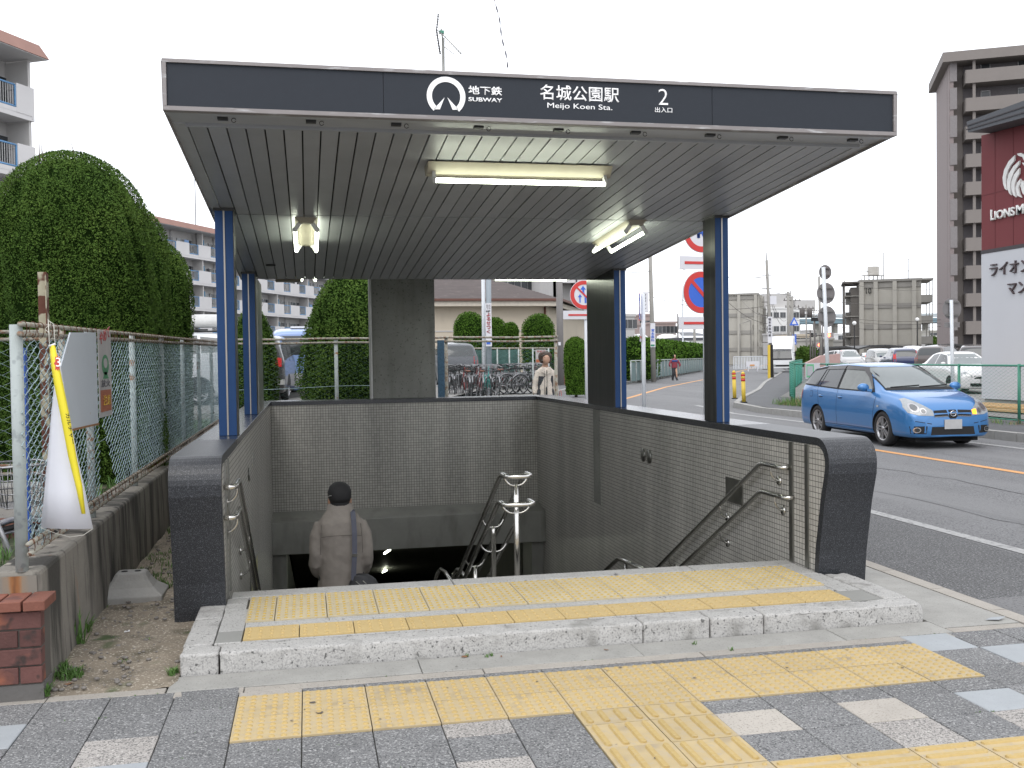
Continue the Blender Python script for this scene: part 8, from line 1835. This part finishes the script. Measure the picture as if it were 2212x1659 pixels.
# green mesh fence on the right
t = thing('green_fence', 'green chain-link fence on green posts behind the blue car', 'fence', (14.35, 20, .12)); GX = 14.35
ps = [27.6-1.93*k for k in range(9)]
for y in ps: b = MB(); b.tube([(GX, y, .1), (GX, y, 1.36)], .032, 10); b.build('post', G_gpost, t)
b = MB(); b.tube([(GX, 27.6, 1.35), (GX, 12, 1.31)], .022, 8); b.build('rail', G_gpost, t); b = MB(); b.tube([(GX, 27.6, .2), (GX, 12, .2)], .015, 6); b.build('rail', G_gpost, t)
b = MB(); chainlink(b, lambda s: (GX+.02, 12+s), 15.5, .2, 1.34, .075, .0028, .1); b.build('wire_mesh', G_wireg, t, kind='stuff')
b = MB(); B2 = [(GX, 27.6), (17.0, 33), (20.5, 39.5), (27, 51)]
for (x0, y0), (x1, y1) in zip(B2, B2[1:]):
    L_ = math.hypot(x1-x0, y1-y0); m_ = MB(); chainlink(m_, lambda s, x0=x0, y0=y0, x1=x1, y1=y1, L_=L_: (x0+(x1-x0)*s/L_, y0+(y1-y0)*s/L_), L_, .2, 1.36, .075, .009, .1); m_.build('wire_mesh', mat('wire_teal', (.06, .34, .26), .6), t, kind='stuff'); n = int(L_/2)
    for k in range(n): u = k/n; q = MB(); q.tube([(x0+(x1-x0)*u, y0+(y1-y0)*u, .1), (x0+(x1-x0)*u, y0+(y1-y0)*u, 1.38)], .032, 8); q.build('post', G_gpost, t)
    q = MB(); q.tube([(x0, y0, 1.37), (x1, y1, 1.37)], .022, 6); q.build('rail', G_gpost, t)
t2 = thing('notice_board', 'white notice board with green-framed sheet on the green fence behind the blue car', 'notice board', (GX, 25.5, .8)); A_ = at(1742, 818, X=GX-.03); B_ = at(1772, 784, X=GX-.03)
b = MB(); b.box(GX-.06, GX-.04, B_.y, A_.y, A_.z, B_.z); b.build('board', G_sw2, t2)
hY = (A_.y-B_.y); hZ = B_.z-A_.z; b = MB(); b.box(GX-.064, GX-.061, A_.y-hY*.62, A_.y-hY*.08, A_.z+hZ*.08, A_.z+hZ*.92); b.build('green_frame', mat('frame_green', (.15, .48, .25), .6), t2)
b = MB(); b.box(GX-.068, GX-.065, A_.y-hY*.55, A_.y-hY*.15, A_.z+hZ*.2, A_.z+hZ*.8); b.build('sheet', mat('sheet_grey', (.45, .45, .48), .6, var=.2, vs_=30), t2)
b = MB(); b.box(GX-.064, GX-.061, A_.y-hY*.92, A_.y-hY*.76, A_.z+hZ*.35, A_.z+hZ*.52); b.build('yellow_label', G_yel, t2)
# white railing and barrier at the bend of the far road
t = thing('white_railing', 'white railing before the beige flats at the bend', 'railing', (45, 100, .1))
A_ = at(1585, 776, Y=110); B_ = at(1655, 772, Y=110)
for k in range(22): x = A_.x+(B_.x-A_.x)*k/21; b = MB(); b.box(x-.04, x+.04, 110, 110.06, .1, A_.z+.3); b.build('baluster', G_pw, t)
b = MB(); b.bar((A_.x, 110, A_.z+.3), (B_.x, 110, A_.z+.3), .08, .08); b.build('rail', G_pw, t)
t = thing('road_barrier', 'low white barrier with orange plate in front of the white railing', 'barrier', (0, 95, .1)); A_ = at(1612, 788, Y=95); B_ = at(1640, 776, Y=95); b = MB(); b.box(A_.x, B_.x, 95, 95.1, .5, B_.z-.2); b.bar((A_.x+.2, 95, .05), (A_.x+.2, 95, .6), .1, .1); b.bar((B_.x-.2, 95, .05), (B_.x-.2, 95, .6), .1, .1); b.build('board', G_sw2, t); b = MB(); b.box(A_.x+.4, A_.x+.9, 94.95, 94.99, .6, .75); b.build('orange_plate', G_orange, t)
b = MB(); A_ = at(1652, 790, Y=120)
# ---------- aerial and cable above the canopy
t = thing('roof_aerial', 'television aerial on a steel mast rising above the canopy roof', 'aerial', (0, 15, 3)); Y = 15.0
Pq = lambda x, y, d=0: at(x, y, Y=Y+d)
m0 = Pq(957, 150); b = MB(); b.tube([(m0.x, Y, 3.0), Pq(957, 82)], .022, 10); b.tube([Pq(957, 90), Pq(953, 62)], .012, 8); b.build('mast', G_steeld, t)
b = MB(); b.tube([Pq(947, 30), Pq(943, 66, .05)], .010, 6); b.tube([Pq(943, 66, .05), Pq(951, 117, .1)], .012, 6)
for k in range(16): u = k/15; c_ = Pq(947-(4*u*2 if u < .5 else 4-(u-.5)*2*8), 30+87*u, .05); b.bar(c_+Vector((-.022, 0, 0)), c_+Vector((.022, 0, 0)), .006, .006)
b.build('reflector', G_darkmetal, t)
b = MB(); b.tube([Pq(946, 66), Pq(960, 78, -.1), Pq(997, 117, -.4)], .008, 6)
for k in range(9): u = k/8; c_ = Pq(960+37*u, 78+39*u, -.1-.3*u); b.tube([c_+Vector((-.02, .03, .014)), c_+Vector((.02, -.03, -.014))], .003, 4)
b.tube([Pq(958, 100), Pq(982, 118)], .006, 5); b.build('boom', G_steeld, t)
b = MB(); b.box(Pq(949, 72).x, Pq(959, 72).x, Y-.02, Y+.03, Pq(950, 72).z, Pq(950, 66).z); b.build('dipole_box', G_gpost, t)
b = MB()
for dy_, dx_ in ((-2, 20), (1, 18)): b.tube([Pq(930, 78+dy_), Pq(975, 70+dy_)], .002, 4)
b.tube([Pq(939, 0), Pq(946, 40), Pq(960, 80), Pq(968, 145)], .0015, 4); b.build('element', G_darkmetal, t)
b = MB(); Y = 11.; pts = []
for k in range(60): u = k/59; x = 1056+41*u**.9+1.2*math.sin(u*16); y = -60+206*u; q = at(x, y, Y=Y); pts.append(q)
b.tube(pts, [.006+.0035*math.sin(k*.9) for k in range(60)], 6); tag(b.build('cable', mat('cable_grey', (.10, .10, .12), .7)), 'twisted black cable dropping from above onto the canopy roof', 'cable')
# overhead wires
def wire(a, c, sag_, r, label):
    b = MB(); P_ = [a.lerp(c, u)+Vector((0, 0, -4*sag_*u*(1-u))) for u in np.linspace(0, 1, 14)]; b.tube(P_, r, 4, 0, False); tag(b.build('overhead_wire', G_poled), label, 'wire', 'overhead wires')
W2 = lambda x, y, Y: at(x, y, Y=Y)
ws2 = [((1405, 560, 60), (1656, 600, 62), .4, 'upper wire between the hospital-board pole and the surgery-board pole'), ((1300, 575, 50), (1405, 585, 60), .2, 'wire left of the hospital-board pole'), ((1405, 640, 60), (1659, 660, 62), .5, 'lower wire between the hospital-board pole and the surgery-board pole'),
       ((1659, 630, 62), (2040, 655, 110), .6, 'wire from the surgery-board pole across to the flats numbered 10'), ((1600, 645, 130), (1665, 690, 62), .4, 'wire falling past the beige flats'), ((1560, 640, 60), (1665, 700, 62), .4, 'lower wire falling past the beige flats'), ((1770, 600, 80), (2040, 620, 140), .8, 'high wire across the sky above the flats numbered 10'),
       ((1660, 625, 62), (1700, 690, 98), .9, 'drooping wire from the box on the surgery-board pole'), ((1662, 640, 62), (1702, 695, 98), 1.1, 'second drooping wire beside it'), ((1712, 665, 110), (2040, 690, 110), .8, 'wire crossing the front of the flats numbered 10, upper'), ((1712, 672, 110), (2040, 697, 110), .8, 'wire crossing the front of the flats numbered 10, middle'), ((1712, 690, 110), (2040, 704, 110), .8, 'wire crossing the front of the flats numbered 10, lowest'),
       ((2010, 640, 140), (2045, 628, 110), .2, 'short wire between the flats numbered 10 and the brown tower'), ((1600, 590, 60), (1660, 600, 62), .1, 'short high wire reaching the surgery-board pole'), ((1412, 605, 60), (1560, 690, 90), .3, 'slanting wire down from the hospital-board pole')]
for p_, q_, s_, lb in ws2: wire(W2(*p_), W2(*q_), s_, .016 if p_[2] < 100 else .022, lb)
